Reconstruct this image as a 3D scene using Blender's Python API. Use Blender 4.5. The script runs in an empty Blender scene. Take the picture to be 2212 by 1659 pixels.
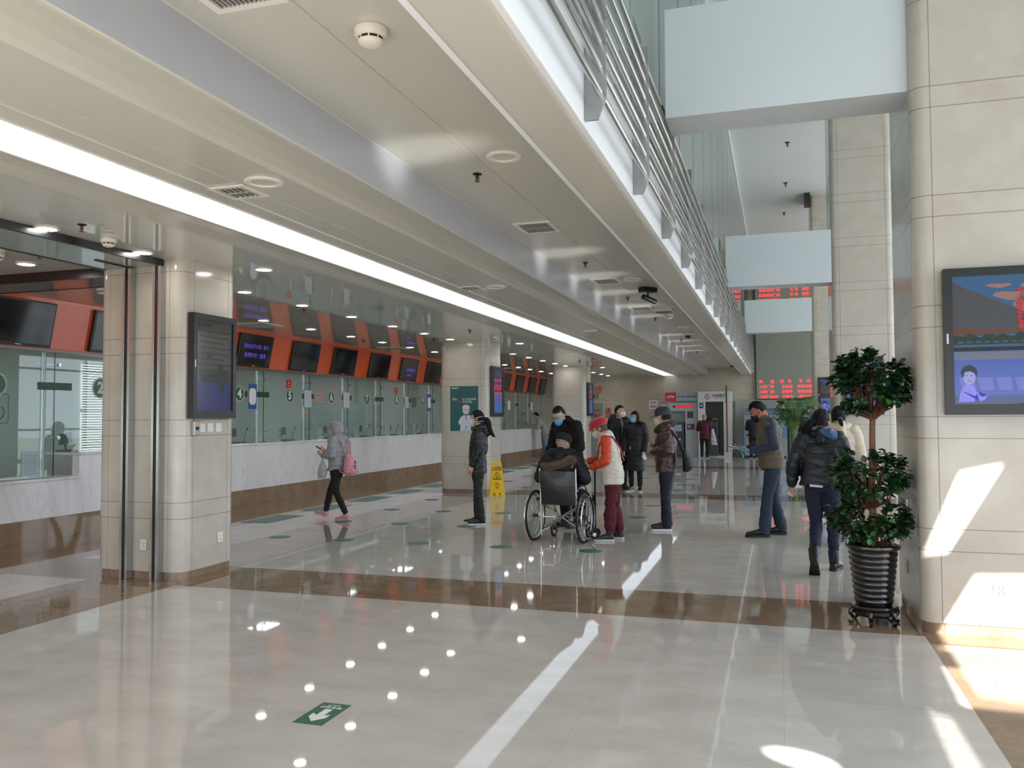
import bpy, bmesh, math, random
import numpy as np
from mathutils import Vector, Matrix, noise
random.seed(7)
SC = bpy.context.scene
COL = SC.collection
# ------------------------------------------------------------------ camera
FPX, YAW, PITCH, ROLL, EYE = 1805.0, 0.308375, 0.038833, -0.005119, 1.55
IW, IH = 2212, 1659
_f = Vector((-math.sin(YAW)*math.cos(PITCH), math.cos(YAW)*math.cos(PITCH), math.sin(PITCH)))
_r0 = Vector((math.cos(YAW), math.sin(YAW), 0)); _u0 = _r0.cross(_f)
CR = _r0*math.cos(ROLL) + _u0*math.sin(ROLL); CU = -_r0*math.sin(ROLL) + _u0*math.cos(ROLL); CF = _f
cam_d = bpy.data.cameras.new('camera'); cam = bpy.data.objects.new('camera', cam_d); COL.objects.link(cam)
cam_d.sensor_width = 36; cam_d.lens = FPX/IW*36; cam_d.clip_end = 200; cam_d.clip_start = 0.05
M = Matrix((CR, CU, -CF)).transposed().to_4x4(); M.translation = Vector((0, 0, EYE)); cam.matrix_world = M
SC.camera = cam
# ------------------------------------------------------------------ world, sun, daylight, exposure
vs = SC.view_settings; vs.view_transform = 'Standard'; vs.look = 'None'; vs.gamma = 1; vs.use_curve_mapping = False
vs.exposure = -0.2
W = bpy.data.worlds.new('world'); SC.world = W; W.use_nodes = True
W.node_tree.nodes['Background'].inputs[0].default_value = (0.80, 0.90, 1.0, 1)
W.node_tree.nodes['Background'].inputs[1].default_value = 4.0
SUN_DIR = Vector((-0.25, 0.85, -0.46)).normalized()
sd = bpy.data.lights.new('sun', 'SUN'); sd.energy = 30; sd.angle = math.radians(0.3); sd.color = (1, 0.97, 0.93)
so = bpy.data.objects.new('sun', sd); COL.objects.link(so)
so.rotation_euler = SUN_DIR.to_track_quat('-Z', 'Y').to_euler(); so.location = (6, -12, 14)
def add_patch_spot(y):
    # added spot near the floor, imitating sun mirrored onto the low ceiling
    l = bpy.data.lights.new('ceiling_patch_spot', 'SPOT'); l.energy = 2300; l.spot_size = math.radians(5.6); l.spot_blend = 0.75; l.use_square = True; l.shadow_soft_size = 0.12; l.color = (1, .98, .95)
    o = bpy.data.objects.new('ceiling_patch_spot', l); COL.objects.link(o); o.location = (3.3, y-1.2, 0.04)
    o.rotation_euler = (Vector((-2.32, y, 3.33))-o.location).to_track_quat('-Z', 'Y').to_euler()
for y in (5.15, 8.9, 10.5, 12.0, 13.6, 15.1, 18.8, 20.4, 22.0, 23.6): add_patch_spot(y)
def portal(name, loc, rot, sx, sy):
    l = bpy.data.lights.new(name, 'AREA'); l.shape = 'RECTANGLE'; l.size = sx; l.size_y = sy; l.cycles.is_portal = True
    o = bpy.data.objects.new(name, l); COL.objects.link(o); o.location = loc; o.rotation_euler = rot
portal('daylight_side_window', (8.2, 15, 4.0), (0, math.radians(90), 0), 7.6, 40)
portal('daylight_rear_window', (-0.5, -3.1, 1.5), (math.radians(90), 0, math.radians(0)), 17, 2.8)
cy = SC.cycles
cy.max_bounces = 10; cy.diffuse_bounces = 5; cy.glossy_bounces = 5; cy.transparent_max_bounces = 16; cy.transmission_bounces = 6
cy.sample_clamp_indirect = 6; cy.caustics_reflective = False; cy.caustics_refractive = False; cy.blur_glossy = 0.5
# ------------------------------------------------------------------ pixel of the photo -> point on a plane of the hall
def _ray(x, y): return CF + CR*((x-IW/2)/FPX) - CU*((y-IH/2)/FPX)
def onZ(x, y, z=0.0):
    d = _ray(x, y); return Vector((0, 0, EYE)) + d*((z-EYE)/d.z)
def onY(x, y, Y):
    d = _ray(x, y); return Vector((0, 0, EYE)) + d*(Y/d.y)
def onX(x, y, X):
    d = _ray(x, y); return Vector((0, 0, EYE)) + d*(X/d.x)
# ------------------------------------------------------------------ materials
MATS = {}
def lin(c):
    return tuple(((v/255)/12.92 if v/255 <= 0.04045 else ((v/255+0.055)/1.055)**2.4) for v in c)
def mat(name, rgb, rough=0.5, metal=0.0, spec=0.5, var=0.0, vscale=6.0, bump=0.0, bscale=60.0, emit=0.0, ecol=None, coat=0.0, sheen=0.0, rough_var=0.0, srgb=True):
    if name in MATS: return MATS[name]
    m = bpy.data.materials.new(name); m.use_nodes = True; nt = m.node_tree; b = nt.nodes['Principled BSDF']
    c = lin(rgb) if srgb else rgb
    b.inputs['Base Color'].default_value = (*c, 1); b.inputs['Roughness'].default_value = rough
    b.inputs['Metallic'].default_value = metal; b.inputs['Specular IOR Level'].default_value = spec
    b.inputs['Coat Weight'].default_value = coat; b.inputs['Coat Roughness'].default_value = 0.05
    b.inputs['Sheen Weight'].default_value = sheen
    tc = nt.nodes.new('ShaderNodeTexCoord')
    if var > 0:
        n = nt.nodes.new('ShaderNodeTexNoise'); n.inputs['Scale'].default_value = vscale; n.inputs['Detail'].default_value = 5
        nt.links.new(tc.outputs['Object'], n.inputs['Vector'])
        mx = nt.nodes.new('ShaderNodeMix'); mx.data_type = 'RGBA'
        mx.inputs[6].default_value = (*[v*(1-var) for v in c], 1); mx.inputs[7].default_value = (*[min(1, v*(1+var)) for v in c], 1)
        nt.links.new(n.outputs['Fac'], mx.inputs[0]); nt.links.new(mx.outputs[2], b.inputs['Base Color'])
    if bump > 0:
        n2 = nt.nodes.new('ShaderNodeTexNoise'); n2.inputs['Scale'].default_value = bscale; n2.inputs['Detail'].default_value = 4
        nt.links.new(tc.outputs['Object'], n2.inputs['Vector'])
        bp = nt.nodes.new('ShaderNodeBump'); bp.inputs['Strength'].default_value = bump; bp.inputs['Distance'].default_value = 0.01
        nt.links.new(n2.outputs['Fac'], bp.inputs['Height']); nt.links.new(bp.outputs['Normal'], b.inputs['Normal'])
    if emit > 0:
        b.inputs['Emission Color'].default_value = (*(lin(ecol) if ecol else c), 1); b.inputs['Emission Strength'].default_value = emit
    MATS[name] = m
    return m
def _math(nt, op, a, b=None, c=None):
    n = nt.nodes.new('ShaderNodeMath'); n.operation = op
    for i, v in enumerate((a, b, c)):
        if v is None: continue
        if isinstance(v, (int, float)): n.inputs[i].default_value = v
        else: nt.links.new(v, n.inputs[i])
    return n.outputs[0]
def marble(name, c1, c2, vein, rough=0.08, scale=1.3, vscale=2.2, vamt=0.5, joints=None, tile=None, spec=0.5, jcol=(0.16, 0.13, 0.10), stretch=(1, 1, 1), cscale=None):
    """polished stone: cloudy mix of two tones, thin veins, optional joint lines."""
    m = bpy.data.materials.new(name); m.use_nodes = True; nt = m.node_tree; b = nt.nodes['Principled BSDF']; L = nt.links
    b.inputs['Roughness'].default_value = rough; b.inputs['Specular IOR Level'].default_value = spec
    tc = nt.nodes.new('ShaderNodeTexCoord'); mp = nt.nodes.new('ShaderNodeMapping'); mp.inputs['Scale'].default_value = stretch
    L.new(tc.outputs['Object'], mp.inputs['Vector'])
    n1 = nt.nodes.new('ShaderNodeTexNoise'); n1.inputs['Scale'].default_value = cscale or scale; n1.inputs['Detail'].default_value = 6; n1.inputs['Roughness'].default_value = 0.6
    L.new(mp.outputs[0], n1.inputs['Vector'])
    r1 = nt.nodes.new('ShaderNodeValToRGB'); r1.color_ramp.elements[0].position = 0.35; r1.color_ramp.elements[1].position = 0.65
    r1.color_ramp.elements[0].color = (*lin(c1), 1); r1.color_ramp.elements[1].color = (*lin(c2), 1)
    L.new(n1.outputs['Fac'], r1.inputs[0])
    n2 = nt.nodes.new('ShaderNodeTexNoise'); n2.inputs['Scale'].default_value = vscale; n2.inputs['Detail'].default_value = 8; n2.inputs['Distortion'].default_value = 1.2
    L.new(mp.outputs[0], n2.inputs['Vector'])
    d = _math(nt, 'ABSOLUTE', _math(nt, 'SUBTRACT', n2.outputs['Fac'], 0.5))
    r2 = nt.nodes.new('ShaderNodeMapRange'); r2.inputs[1].default_value = 0.0; r2.inputs[2].default_value = 0.022; r2.inputs[3].default_value = vamt; r2.inputs[4].default_value = 0
    L.new(d, r2.inputs[0])
    mx = nt.nodes.new('ShaderNodeMix'); mx.data_type = 'RGBA'; L.new(r2.outputs[0], mx.inputs[0]); L.new(r1.outputs[0], mx.inputs[6]); mx.inputs[7].default_value = (*lin(vein), 1)
    out = mx.outputs[2]
    if tile:
        sep = nt.nodes.new('ShaderNodeSeparateXYZ'); L.new(tc.outputs['Object'], sep.inputs[0])
        tx, ty, ox, oy = tile
        vx = _math(nt, 'DIVIDE', _math(nt, 'ADD', sep.outputs['X'], ox), tx); vy = _math(nt, 'DIVIDE', _math(nt, 'ADD', sep.outputs['Y'], oy), ty)
        cx = _math(nt, 'FLOOR', vx); cyy = _math(nt, 'FLOOR', vy)
        cmb = nt.nodes.new('ShaderNodeCombineXYZ'); L.new(cx, cmb.inputs[0]); L.new(cyy, cmb.inputs[1])
        wn = nt.nodes.new('ShaderNodeTexWhiteNoise'); wn.noise_dimensions = '2D'; L.new(cmb.outputs[0], wn.inputs['Vector'])
        fx = _math(nt, 'FRACT', vx); fy = _math(nt, 'FRACT', vy)
        ex = _math(nt, 'LESS_THAN', fx, 0.0018/tx*2); ey = _math(nt, 'LESS_THAN', fy, 0.0018/ty*2)
        e = _math(nt, 'MULTIPLY', _math(nt, 'MAXIMUM', ex, ey), 0.22)
        hv = nt.nodes.new('ShaderNodeHueSaturation'); L.new(out, hv.inputs['Color']); L.new(_math(nt, 'MULTIPLY_ADD', wn.outputs['Value'], 0.06, 0.97), hv.inputs['Value'])
        mj = nt.nodes.new('ShaderNodeMix'); mj.data_type = 'RGBA'; L.new(e, mj.inputs[0]); L.new(hv.outputs[0], mj.inputs[6]); mj.inputs[7].default_value = (*jcol, 1)
        out = mj.outputs[2]
    if joints:
        sep = nt.nodes.new('ShaderNodeSeparateXYZ'); L.new(tc.outputs['Object'], sep.inputs[0])
        per, offs, wd = joints
        e = None
        for of in offs:
            fz = _math(nt, 'FRACT', _math(nt, 'DIVIDE', _math(nt, 'SUBTRACT', sep.outputs['Z'], of-20*per), per))
            le = _math(nt, 'LESS_THAN', fz, wd/per)
            e = le if e is None else _math(nt, 'MAXIMUM', e, le)
        e = _math(nt, 'MULTIPLY', e, 0.75)
        mj = nt.nodes.new('ShaderNodeMix'); mj.data_type = 'RGBA'; L.new(e, mj.inputs[0]); L.new(out, mj.inputs[6]); mj.inputs[7].default_value = (*jcol, 1)
        out = mj.outputs[2]
    L.new(out, b.inputs['Base Color'])
    MATS[name] = m
    return m
def thin_glass(name, tint, refl=1.0, rough=0.0, milk=0.0, milkcol=(0.7, 0.8, 0.78)):
    m = bpy.data.materials.new(name); m.use_nodes = True; nt = m.node_tree; L = nt.links
    nt.nodes.remove(nt.nodes['Principled BSDF']); out = nt.nodes['Material Output']
    t = nt.nodes.new('ShaderNodeBsdfTransparent'); t.inputs[0].default_value = (*tint, 1)
    g = nt.nodes.new('ShaderNodeBsdfGlossy'); g.inputs['Roughness'].default_value = rough; g.inputs[0].default_value = (refl, refl, refl, 1)
    lw = nt.nodes.new('ShaderNodeLayerWeight'); lw.inputs[0].default_value = 0.5
    fac = _math(nt, 'MULTIPLY_ADD', _math(nt, 'POWER', lw.outputs['Facing'], 4.5), 0.9, 0.04)
    mx = nt.nodes.new('ShaderNodeMixShader'); L.new(fac, mx.inputs[0]); L.new(g.outputs[0], mx.inputs[2])
    if milk > 0:
        df = nt.nodes.new('ShaderNodeBsdfDiffuse'); df.inputs[0].default_value = (*milkcol, 1)
        m2 = nt.nodes.new('ShaderNodeMixShader'); m2.inputs[0].default_value = milk; L.new(t.outputs[0], m2.inputs[1]); L.new(df.outputs[0], m2.inputs[2]); L.new(m2.outputs[0], mx.inputs[1])
    else: L.new(t.outputs[0], mx.inputs[1])
    L.new(mx.outputs[0], out.inputs['Surface']); MATS[name] = m
    return m
# ------------------------------------------------------------------ mesh helpers
class MB:
    def __init__(s): s.v = []; s.f = []; s.mi = []; s.cur = 0
    def add(s, vs, fs):
        k = len(s.v); s.v += [tuple(v) for v in vs]; s.f += [tuple(i+k for i in f) for f in fs]; s.mi += [s.cur]*len(fs); return s
    def box(s, a, b):
        x0, y0, z0 = [min(a[i], b[i]) for i in range(3)]; x1, y1, z1 = [max(a[i], b[i]) for i in range(3)]
        return s.add([(x0,y0,z0),(x1,y0,z0),(x1,y1,z0),(x0,y1,z0),(x0,y0,z1),(x1,y0,z1),(x1,y1,z1),(x0,y1,z1)],
              [(0,3,2,1),(4,5,6,7),(0,1,5,4),(1,2,6,5),(2,3,7,6),(3,0,4,7)])
    def rings(s, rings, cap=True, closed=False):
        n = len(rings[0]); vs = [p for r in rings for p in r]; fs = []
        for i in range(len(rings)-1 + (1 if closed else 0)):
            j = (i+1) % len(rings)
            for k in range(n): fs.append((i*n+k, i*n+(k+1) % n, j*n+(k+1) % n, j*n+k))
        if cap and not closed: fs.append(tuple(range(n-1, -1, -1))); fs.append(tuple((len(rings)-1)*n+k for k in range(n)))
        return s.add(vs, fs)
    def tube(s, pts, rad, n=8, cap=True, closed=False):
        pts = [Vector(p) for p in pts]; rr = rad if isinstance(rad, (list, tuple)) else [rad]*len(pts)
        rings = []; up = None; N = len(pts)
        for i, p in enumerate(pts):
            if closed: t = pts[(i+1) % N]-pts[i-1]
            else: t = pts[min(i+1, N-1)]-pts[max(i-1, 0)]
            t = t.normalized() if t.length > 1e-9 else Vector((0, 0, 1))
            if up is None: up = Vector((0, 0, 1)) if abs(t.z) < 0.9 else Vector((1, 0, 0))
            a = up - t*up.dot(t)
            if a.length < 1e-5: a = t.orthogonal()
            a.normalize(); b = t.cross(a); up = a
            rings.append([p+(a*math.cos(2*math.pi*k/n)+b*math.sin(2*math.pi*k/n))*rr[i] for k in range(n)])
        return s.rings(rings, cap, closed)
    def lathe(s, prof, c=(0, 0, 0), n=24, cap=True):
        c = Vector(c); return s.rings([[c+Vector((r*math.cos(2*math.pi*k/n), r*math.sin(2*math.pi*k/n), z)) for k in range(n)] for r, z in prof], cap)
    def prism(s, poly, axis, a, b):
        """extrude a 2D polygon along axis 'x','y','z' from a to b; poly in the other two axes (cyclic order yz / xz / xy)"""
        def P(u, v, w): return {'x': (w, u, v), 'y': (u, w, v), 'z': (u, v, w)}[axis]
        return s.rings([[P(u, v, a) for u, v in poly], [P(u, v, b) for u, v in poly]])
    def sphere(s, c, r, n=12, m=8, sc=(1, 1, 1)):
        c = Vector(c); return s.rings([[c+Vector((r*sc[0]*math.sin(math.pi*max(.02, min(m-.02, j))/m)*math.cos(2*math.pi*k/n), r*sc[1]*math.sin(math.pi*max(.02, min(m-.02, j))/m)*math.sin(2*math.pi*k/n), -r*sc[2]*math.cos(math.pi*j/m))) for k in range(n)] for j in range(m+1)])
    def disc(s, c, r, nrm='z', n=24, t=0.002):
        c = Vector(c); prof = []
        def P(u, v, w): return c+Vector({'z': (u, v, w), 'x': (w, u, v), 'y': (u, w, v)}[nrm])
        return s.rings([[P(r*math.cos(2*math.pi*k/n), r*math.sin(2*math.pi*k/n), h) for k in range(n)] for h in (0, t)])
    def ring(s, c, r0, r1, nrm='z', n=28, t=0.002):
        c = Vector(c)
        def P(u, v, w): return c+Vector({'z': (u, v, w), 'x': (w, u, v), 'y': (u, w, v)}[nrm])
        def R(r, h): return [P(r*math.cos(2*math.pi*k/n), r*math.sin(2*math.pi*k/n), h) for k in range(n)]
        return s.rings([R(r0, 0), R(r1, 0), R(r1, t), R(r0, t)], closed=True)
    def xf(s, M, k=0):
        for i in range(k, len(s.v)): s.v[i] = tuple(M @ Vector(s.v[i]))
        return s
    def mesh(s, name):
        me = bpy.data.meshes.new(name); me.from_pydata(s.v, [], s.f)
        bm = bmesh.new(); bm.from_mesh(me); bmesh.ops.recalc_face_normals(bm, faces=bm.faces); bm.to_mesh(me); bm.free()
        return me
    def build(s, name, m, parent=None, smooth=False, bevel=0, seg=2):
        me = s.mesh(name); ms = m if isinstance(m, (list, tuple)) else [m]
        for x in ms: me.materials.append(x)
        if len(ms) > 1: me.polygons.foreach_set('material_index', s.mi)
        o = bpy.data.objects.new(name, me); COL.objects.link(o)
        if smooth:
            me.polygons.foreach_set('use_smooth', [True]*len(me.polygons)); me.set_sharp_from_angle(angle=math.radians(40))
        if bevel:
            md = o.modifiers.new('bevel', 'BEVEL'); md.width = bevel; md.segments = seg; md.limit_method = 'ANGLE'; md.angle_limit = math.radians(35)
        if parent: o.parent = parent
        return o
_NUM = ['zero','one','two','three','four','five','six','seven','eight','nine']
def tag(o, label=None, cat=None, group=None, kind=None):
    if label: label = ''.join(_NUM[int(c)] if c.isdigit() else c for c in label)
    if label: o['label'] = label
    if cat: o['category'] = cat
    if group: o['group'] = group
    if kind: o['kind'] = kind
    return o
def empty(name, loc=(0, 0, 0), rz=0, **k):
    o = bpy.data.objects.new(name, None); COL.objects.link(o); o.location = loc; o.rotation_euler = (0, 0, rz); o.empty_display_size = 0.1
    return tag(o, **k)
def struct(mb, name, m, **k): return tag(mb.build(name, m, **k), kind='structure')
def copy_tree(o, parent=None):
    c = o.copy(); COL.objects.link(c)
    if parent: c.parent = parent
    for ch in list(o.children): copy_tree(ch, c)
    return c
def text_mb(body, size, align='CENTER', bold=0.0, thick=0.002):
    """text as flat solid mesh in local XY, centred; returns MB"""
    cu = bpy.data.curves.new('t', 'FONT'); cu.body = body; cu.size = size; cu.align_x = align; cu.align_y = 'CENTER'; cu.extrude = thick/2; cu.resolution_u = 2; cu.offset = bold
    o = bpy.data.objects.new('t', cu); COL.objects.link(o)
    bpy.context.view_layer.update()
    me = bpy.data.meshes.new_from_object(o.evaluated_get(bpy.context.evaluated_depsgraph_get()))
    mb = MB(); mb.add([v.co[:] for v in me.vertices], [tuple(p.vertices) for p in me.polygons])
    bpy.data.objects.remove(o); bpy.data.curves.remove(cu); bpy.data.meshes.remove(me)
    return mb
def face_frame(origin, right, up):
    """matrix placing local XY text with +X=right, +Y=up at origin"""
    r = Vector(right).normalized(); u = Vector(up).normalized(); n = r.cross(u)
    M = Matrix((r, u, n)).transposed().to_4x4(); M.translation = Vector(origin); return M
def text(body, size, origin, right, up, m, name='lettering', parent=None, bold=0.0, thick=0.002):
    mb = text_mb(body, size, bold=bold, thick=thick).xf(face_frame(origin, right, up)); me = bpy.data.meshes.new(name)
    me.from_pydata(mb.v, [], mb.f); me.materials.append(m)
    o = bpy.data.objects.new(name, me); COL.objects.link(o)
    if parent: o.parent = parent
    return o
XP, YP, ZP = Vector((1, 0, 0)), Vector((0, 1, 0)), Vector((0, 0, 1))
# common materials
M_cream = marble('cream_stone', (196, 190, 179), (187, 179, 167), (172, 161, 145), rough=0.14, scale=2.2, vscale=1.3, vamt=0.10, cscale=3.5, joints=(0.797, (0.578, 0.733), 0.006))
M_wall = marble('wall_stone', (186, 176, 158), (176, 166, 148), (160, 148, 128), rough=0.2, scale=2.0, vscale=1.0, vamt=0.08, joints=(0.797, (0.578, 0.733), 0.006))
M_brown = marble('brown_marble', (134, 110, 88), (150, 126, 103), (178, 154, 130), rough=0.04, scale=2.6, vscale=2.4, vamt=0.25, cscale=4, tile=(1.0, 1.0, 0.1, 0.5))
M_floor = marble('floor_cream_marble', (208, 201, 194), (196, 188, 180), (184, 174, 165), rough=0.028, scale=0.9, vscale=1.1, vamt=0.12, cscale=2.2, stretch=(1, 1.8, 1), tile=(1.0, 1.0, 0.0, 0.1))
M_floor2 = marble('floor_beige_marble', (176, 161, 147), (164, 149, 135), (152, 138, 124), rough=0.035, scale=1.2, vscale=1.1, vamt=0.15, tile=(1.0, 1.0, 0.4, 0.3))
M_floor3 = marble('floor_tan_marble', (150, 128, 106), (164, 143, 120), (180, 160, 138), rough=0.04, scale=1.6, vscale=1.6, vamt=0.2, tile=(1.6, 0.8, 0.4, 0.3))
M_white_marble = marble('white_marble', (238, 236, 238), (228, 226, 230), (176, 172, 178), rough=0.12, scale=1.4, vscale=1.2, vamt=0.22, stretch=(1, 1.3, 0.5))
M_panel = mat('ceiling_panel', (202, 202, 192), 0.22, spec=0.5, var=0.02, vscale=1.0)
M_panel_sky = mat('ceiling_panel_sky_tint', (178, 182, 192), 0.25, spec=0.5)  # bluish sky light on the drop face, put into the panel colour
M_gloss = mat('mirror_gloss_panel', (212, 214, 209), 0.03, spec=0.65)
M_white = mat('white_paint', (206, 215, 220), 0.6, var=0.015, vscale=1.5)
M_fascia = mat('fascia_white', (236, 240, 244), 0.4)
M_steel = mat('brushed_steel', (168, 168, 166), 0.28, metal=0.9, var=0.06, vscale=20)
M_steel_l = mat('steel_pipe', (186, 186, 184), 0.22, metal=0.95)
M_dsteel = mat('dark_steel', (60, 60, 62), 0.35, metal=0.8)
M_black = mat('black_plastic', (16, 16, 17), 0.3)
M_blackm = mat('black_matte', (20, 20, 22), 0.6)
M_wplast = mat('white_plastic', (232, 230, 222), 0.35)
M_oplast = mat('offwhite_plastic', (222, 217, 204), 0.4)
M_orange = mat('orange_panel', (226, 92, 38), 0.12, coat=0.5)
M_screen = mat('dark_screen', (8, 8, 8), 0.08, coat=0.5)
M_green = mat('sign_green', (10, 92, 62), 0.35)
M_dgreen = mat('dark_green_band', (22, 62, 50), 0.4)
M_dot = mat('dot_sticker_green', (30, 112, 88), 0.3)
M_wpaper = mat('white_paper', (232, 232, 230), 0.6)
M_red = mat('sign_red', (190, 26, 34), 0.4)
M_lamp = mat('lamp_white', (255, 255, 255), 0.5, emit=55, ecol=(255, 252, 246))
M_led = mat('led_strip_diffuser', (255, 255, 255), 0.5, emit=1.7, ecol=(226, 240, 255))
M_glass_c = thin_glass('counter_glass', (0.88, 0.94, 0.93), 1.0, milk=0.06, milkcol=(0.62, 0.76, 0.73))
M_glass_b = thin_glass('balcony_glass', (0.82, 0.92, 0.90), 0.9, milk=0.12, milkcol=(0.7, 0.78, 0.76))
M_gedge = mat('glass_edge_green', (24, 58, 52), 0.15)
# ================================================================== SETTING
Y0, Y1, ZC, XF = -3.2, 32.6, 7.85, -0.95
def floor_build():
    mats = [M_floor, M_brown, M_floor2, M_floor3]
    xs = [-14, -7.4, -6.4, -5.36, 0.95, 2.02, 8.2]; ys = [Y0, 6.5, 7.48, 15.85, 16.85, 25.1, 26.1, Y1]
    mb = MB()
    for i in range(len(xs)-1):
        for j in range(len(ys)-1):
            x, y = (xs[i]+xs[i+1])/2, (ys[j]+ys[j+1])/2
            if j in (1, 3, 5): k = 1
            elif 0.95 < x < 2.02: k = 1
            elif x < -7.4: k = 3
            elif -6.4 < x < -5.36: k = 1 if y < 6.5 else 2
            else: k = 0
            mb.cur = k
            a, b, c, d = xs[i], xs[i+1], ys[j], ys[j+1]
            mb.add([(a, c, 0), (b, c, 0), (b, d, 0), (a, d, 0)], [(0, 1, 2, 3)])
    struct(mb, 'floor', mats)
floor_build()
M_ground = mat('outside_paving', (150, 148, 142), 0.8)
mb = MB(); mb.box((8.3, -40, -0.3), (60, 60, -0.2)); mb.box((-20, -40, -0.3), (8.3, -3.3, -0.2)); struct(mb, 'ground', M_ground)
# under-balcony ceiling, one profile run along the hall
prof = [(-0.952, 3.09), (-1.0, 3.075), (-1.26, 3.075), (-1.31, 3.09), (-1.315, 3.345), (-1.965, 3.35), (-1.968, 3.358), (-1.974, 3.358), (-1.977, 3.35),
        (-2.49, 3.35), (-2.50, 3.345), (-2.505, 3.065), (-2.515, 3.06), (-2.535, 3.06), (-2.545, 3.075), (-2.62, 3.105), (-2.72, 3.122), (-2.84, 3.118), (-2.93, 3.098), (-2.965, 3.078), (-2.975, 3.083),
        (-3.34, 3.083), (-3.342, 3.088), (-3.348, 3.088), (-3.35, 3.083), (-3.57, 3.083), (-3.573, 3.075), (-3.715, 3.07), (-3.72, 3.12), (-4.155, 3.12), (-4.16, 3.07), (-4.19, 3.066), (-4.24, 3.075), (-4.36, 3.08), (-4.54, 3.066), (-4.60, 3.066), (-4.61, 3.092)]
mb = MB()
for i in range(len(prof)-1):
    (xa, za), (xb, zb) = prof[i], prof[i+1]
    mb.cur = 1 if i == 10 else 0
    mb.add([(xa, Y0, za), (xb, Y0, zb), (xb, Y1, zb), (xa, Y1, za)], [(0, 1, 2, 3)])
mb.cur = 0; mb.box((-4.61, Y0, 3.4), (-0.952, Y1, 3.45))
struct(mb, 'ceiling', [M_panel, M_panel_sky])
mb = MB(); mb.box((-9.0, Y0, 3.092), (-4.61, Y1, 3.2)); struct(mb, 'ceiling_gloss', M_gloss)
mb = MB(); mb.box((-14, Y0, 3.092), (-9.0, Y1, 3.2)); struct(mb, 'ceiling_office', M_white)
# shutter bulkhead with black guide slots between the first columns
mb = MB(); mb.box((-6.36, Y0, 3.03), (-5.70, 6.66, 3.0905)); struct(mb, 'trim_1', mat('bulkhead_gloss', (150, 152, 150), 0.06, spec=0.6))
mb = MB(); mb.box((-5.70, Y0, 3.025), (-5.665, 6.66, 3.0905)); mb.box((-6.395, Y0, 3.025), (-6.36, 6.66, 3.0905)); mb.box((-6.06, 6.2, 3.02), (-6.03, 6.66, 3.03)); struct(mb, 'trim_2', M_black)
mb = MB(); mb.box((-9.0, 6.85, 3.0), (-6.47, 7.35, 3.0905)); struct(mb, 'trim_3', mat('bulkhead_gloss', (120, 122, 120), 0.06))
mb = MB(); mb.box((-9.0, 6.82, 2.995), (-6.47, 6.85, 3.0905)); mb.box((-9.0, 7.35, 2.995), (-6.47, 7.38, 3.0905)); struct(mb, 'trim_4', M_black)
# balcony slab: white fascia, upper floor, wall behind
mb = MB(); mb.box((-1.312, Y0, 3.08), (XF, Y1, 3.62)); struct(mb, 'trim_5', M_fascia, bevel=0.006)
mb = MB(); mb.box((-2.75, Y0, 3.5), (-1.312, Y1, 3.6)); struct(mb, 'floor_upper', M_floor2)
mb = MB(); mb.box((-2.85, Y0, 3.5), (-2.75, Y1, ZC)); struct(mb, 'wall_upper', mat('upper_wall', (206, 208, 200), 0.5))
mb = MB(); mb.box((-2.85, Y0, ZC), (8.4, Y1, ZC+0.1)); struct(mb, 'ceiling_atrium', M_white)
mb = MB(); mb.box((-1.20, Y0, ZC-0.14), (-0.93, Y1, ZC-0.001)); struct(mb, 'trim_6', M_white)
# far wall, office walls, unseen rear wall cut for sun patches
mb = MB(); mb.box((-14, Y1, 0), (8.4, Y1+0.2, ZC+0.1)); struct(mb, 'wall_far', M_wall)
mb = MB(); mb.box((-9.0, Y1-0.035, 0.09), (8.2, Y1-0.001, 0.12)); mb.box((-9.0, Y1-0.02, 0), (8.2, Y1-0.001, 0.09)); struct(mb, 'baseboard_far', mat('baseboard_tan', (140, 124, 104), 0.3))
M_office = mat('office_wall', (196, 206, 200), 0.6)
mb = MB(); mb.box((-13.1, Y0, 0), (-13.0, 13.0, 3.1)); mb.box((-13.1, 13.0, 0), (-13.0, 16.1, 0.75)); mb.box((-13.1, 13.0, 2.65), (-13.0, 16.1, 3.1)); mb.box((-13.1, 16.1, 0), (-13.0, Y1, 3.1)); mb.box((-13.1, 14.5, .75), (-13.0, 14.6, 2.65)); struct(mb, 'wall_office', M_office)
mb = MB()
for y0, y1 in ((13.0, 14.5), (14.6, 16.1)):
    mb.box((-13.08, y0, 1.68), (-13.02, y1, 1.74)); mb.box((-13.08, y0, .75), (-13.02, y0+.06, 2.65)); mb.box((-13.08, y1-.06, .75), (-13.02, y1, 2.65)); mb.box((-13.08, (y0+y1)/2-.03, .75), (-13.02, (y0+y1)/2+.03, 2.65))
struct(mb, 'window_1', M_wplast)
from mathutils.geometry import tessellate_polygon
def rear_sun_mask():  # unseen wall; its holes are shaped to throw the sun patches
    outer = [(-14, 2.3), (8.4, 2.3), (8.4, ZC+.1), (-14, ZC+.1)]
    holes = [[(3.57, 4.84), (3.32, 4.44), (5.3, 4.44), (5.3, 4.90), (4.4, 4.89)],
             [(3.72, 5.05), (3.86, 5.16), (4.18, 5.72), (4.6, 5.74), (5.3, 5.5), (5.3, 5.06)],
             [(3.86, 5.86), (4.10, 6.44), (4.36, 6.50), (4.00, 5.88)],
             [(2.2+.145*math.cos(a)+.04*math.sin(a), 3.92+.05*math.sin(a)-.03*math.cos(a)) for a in [2*math.pi*k/20 for k in range(20)]]]
    loops = [[Vector((x, Y0, z)) for x, z in l] for l in [outer]+holes]
    tris = tessellate_polygon(loops); pts = [p for l in loops for p in l]
    mb = MB(); mb.add(pts, [tuple(t) for t in tris])
    struct(mb, 'wall_rear_sun_mask', M_white)
rear_sun_mask()
mb = MB()
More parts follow.
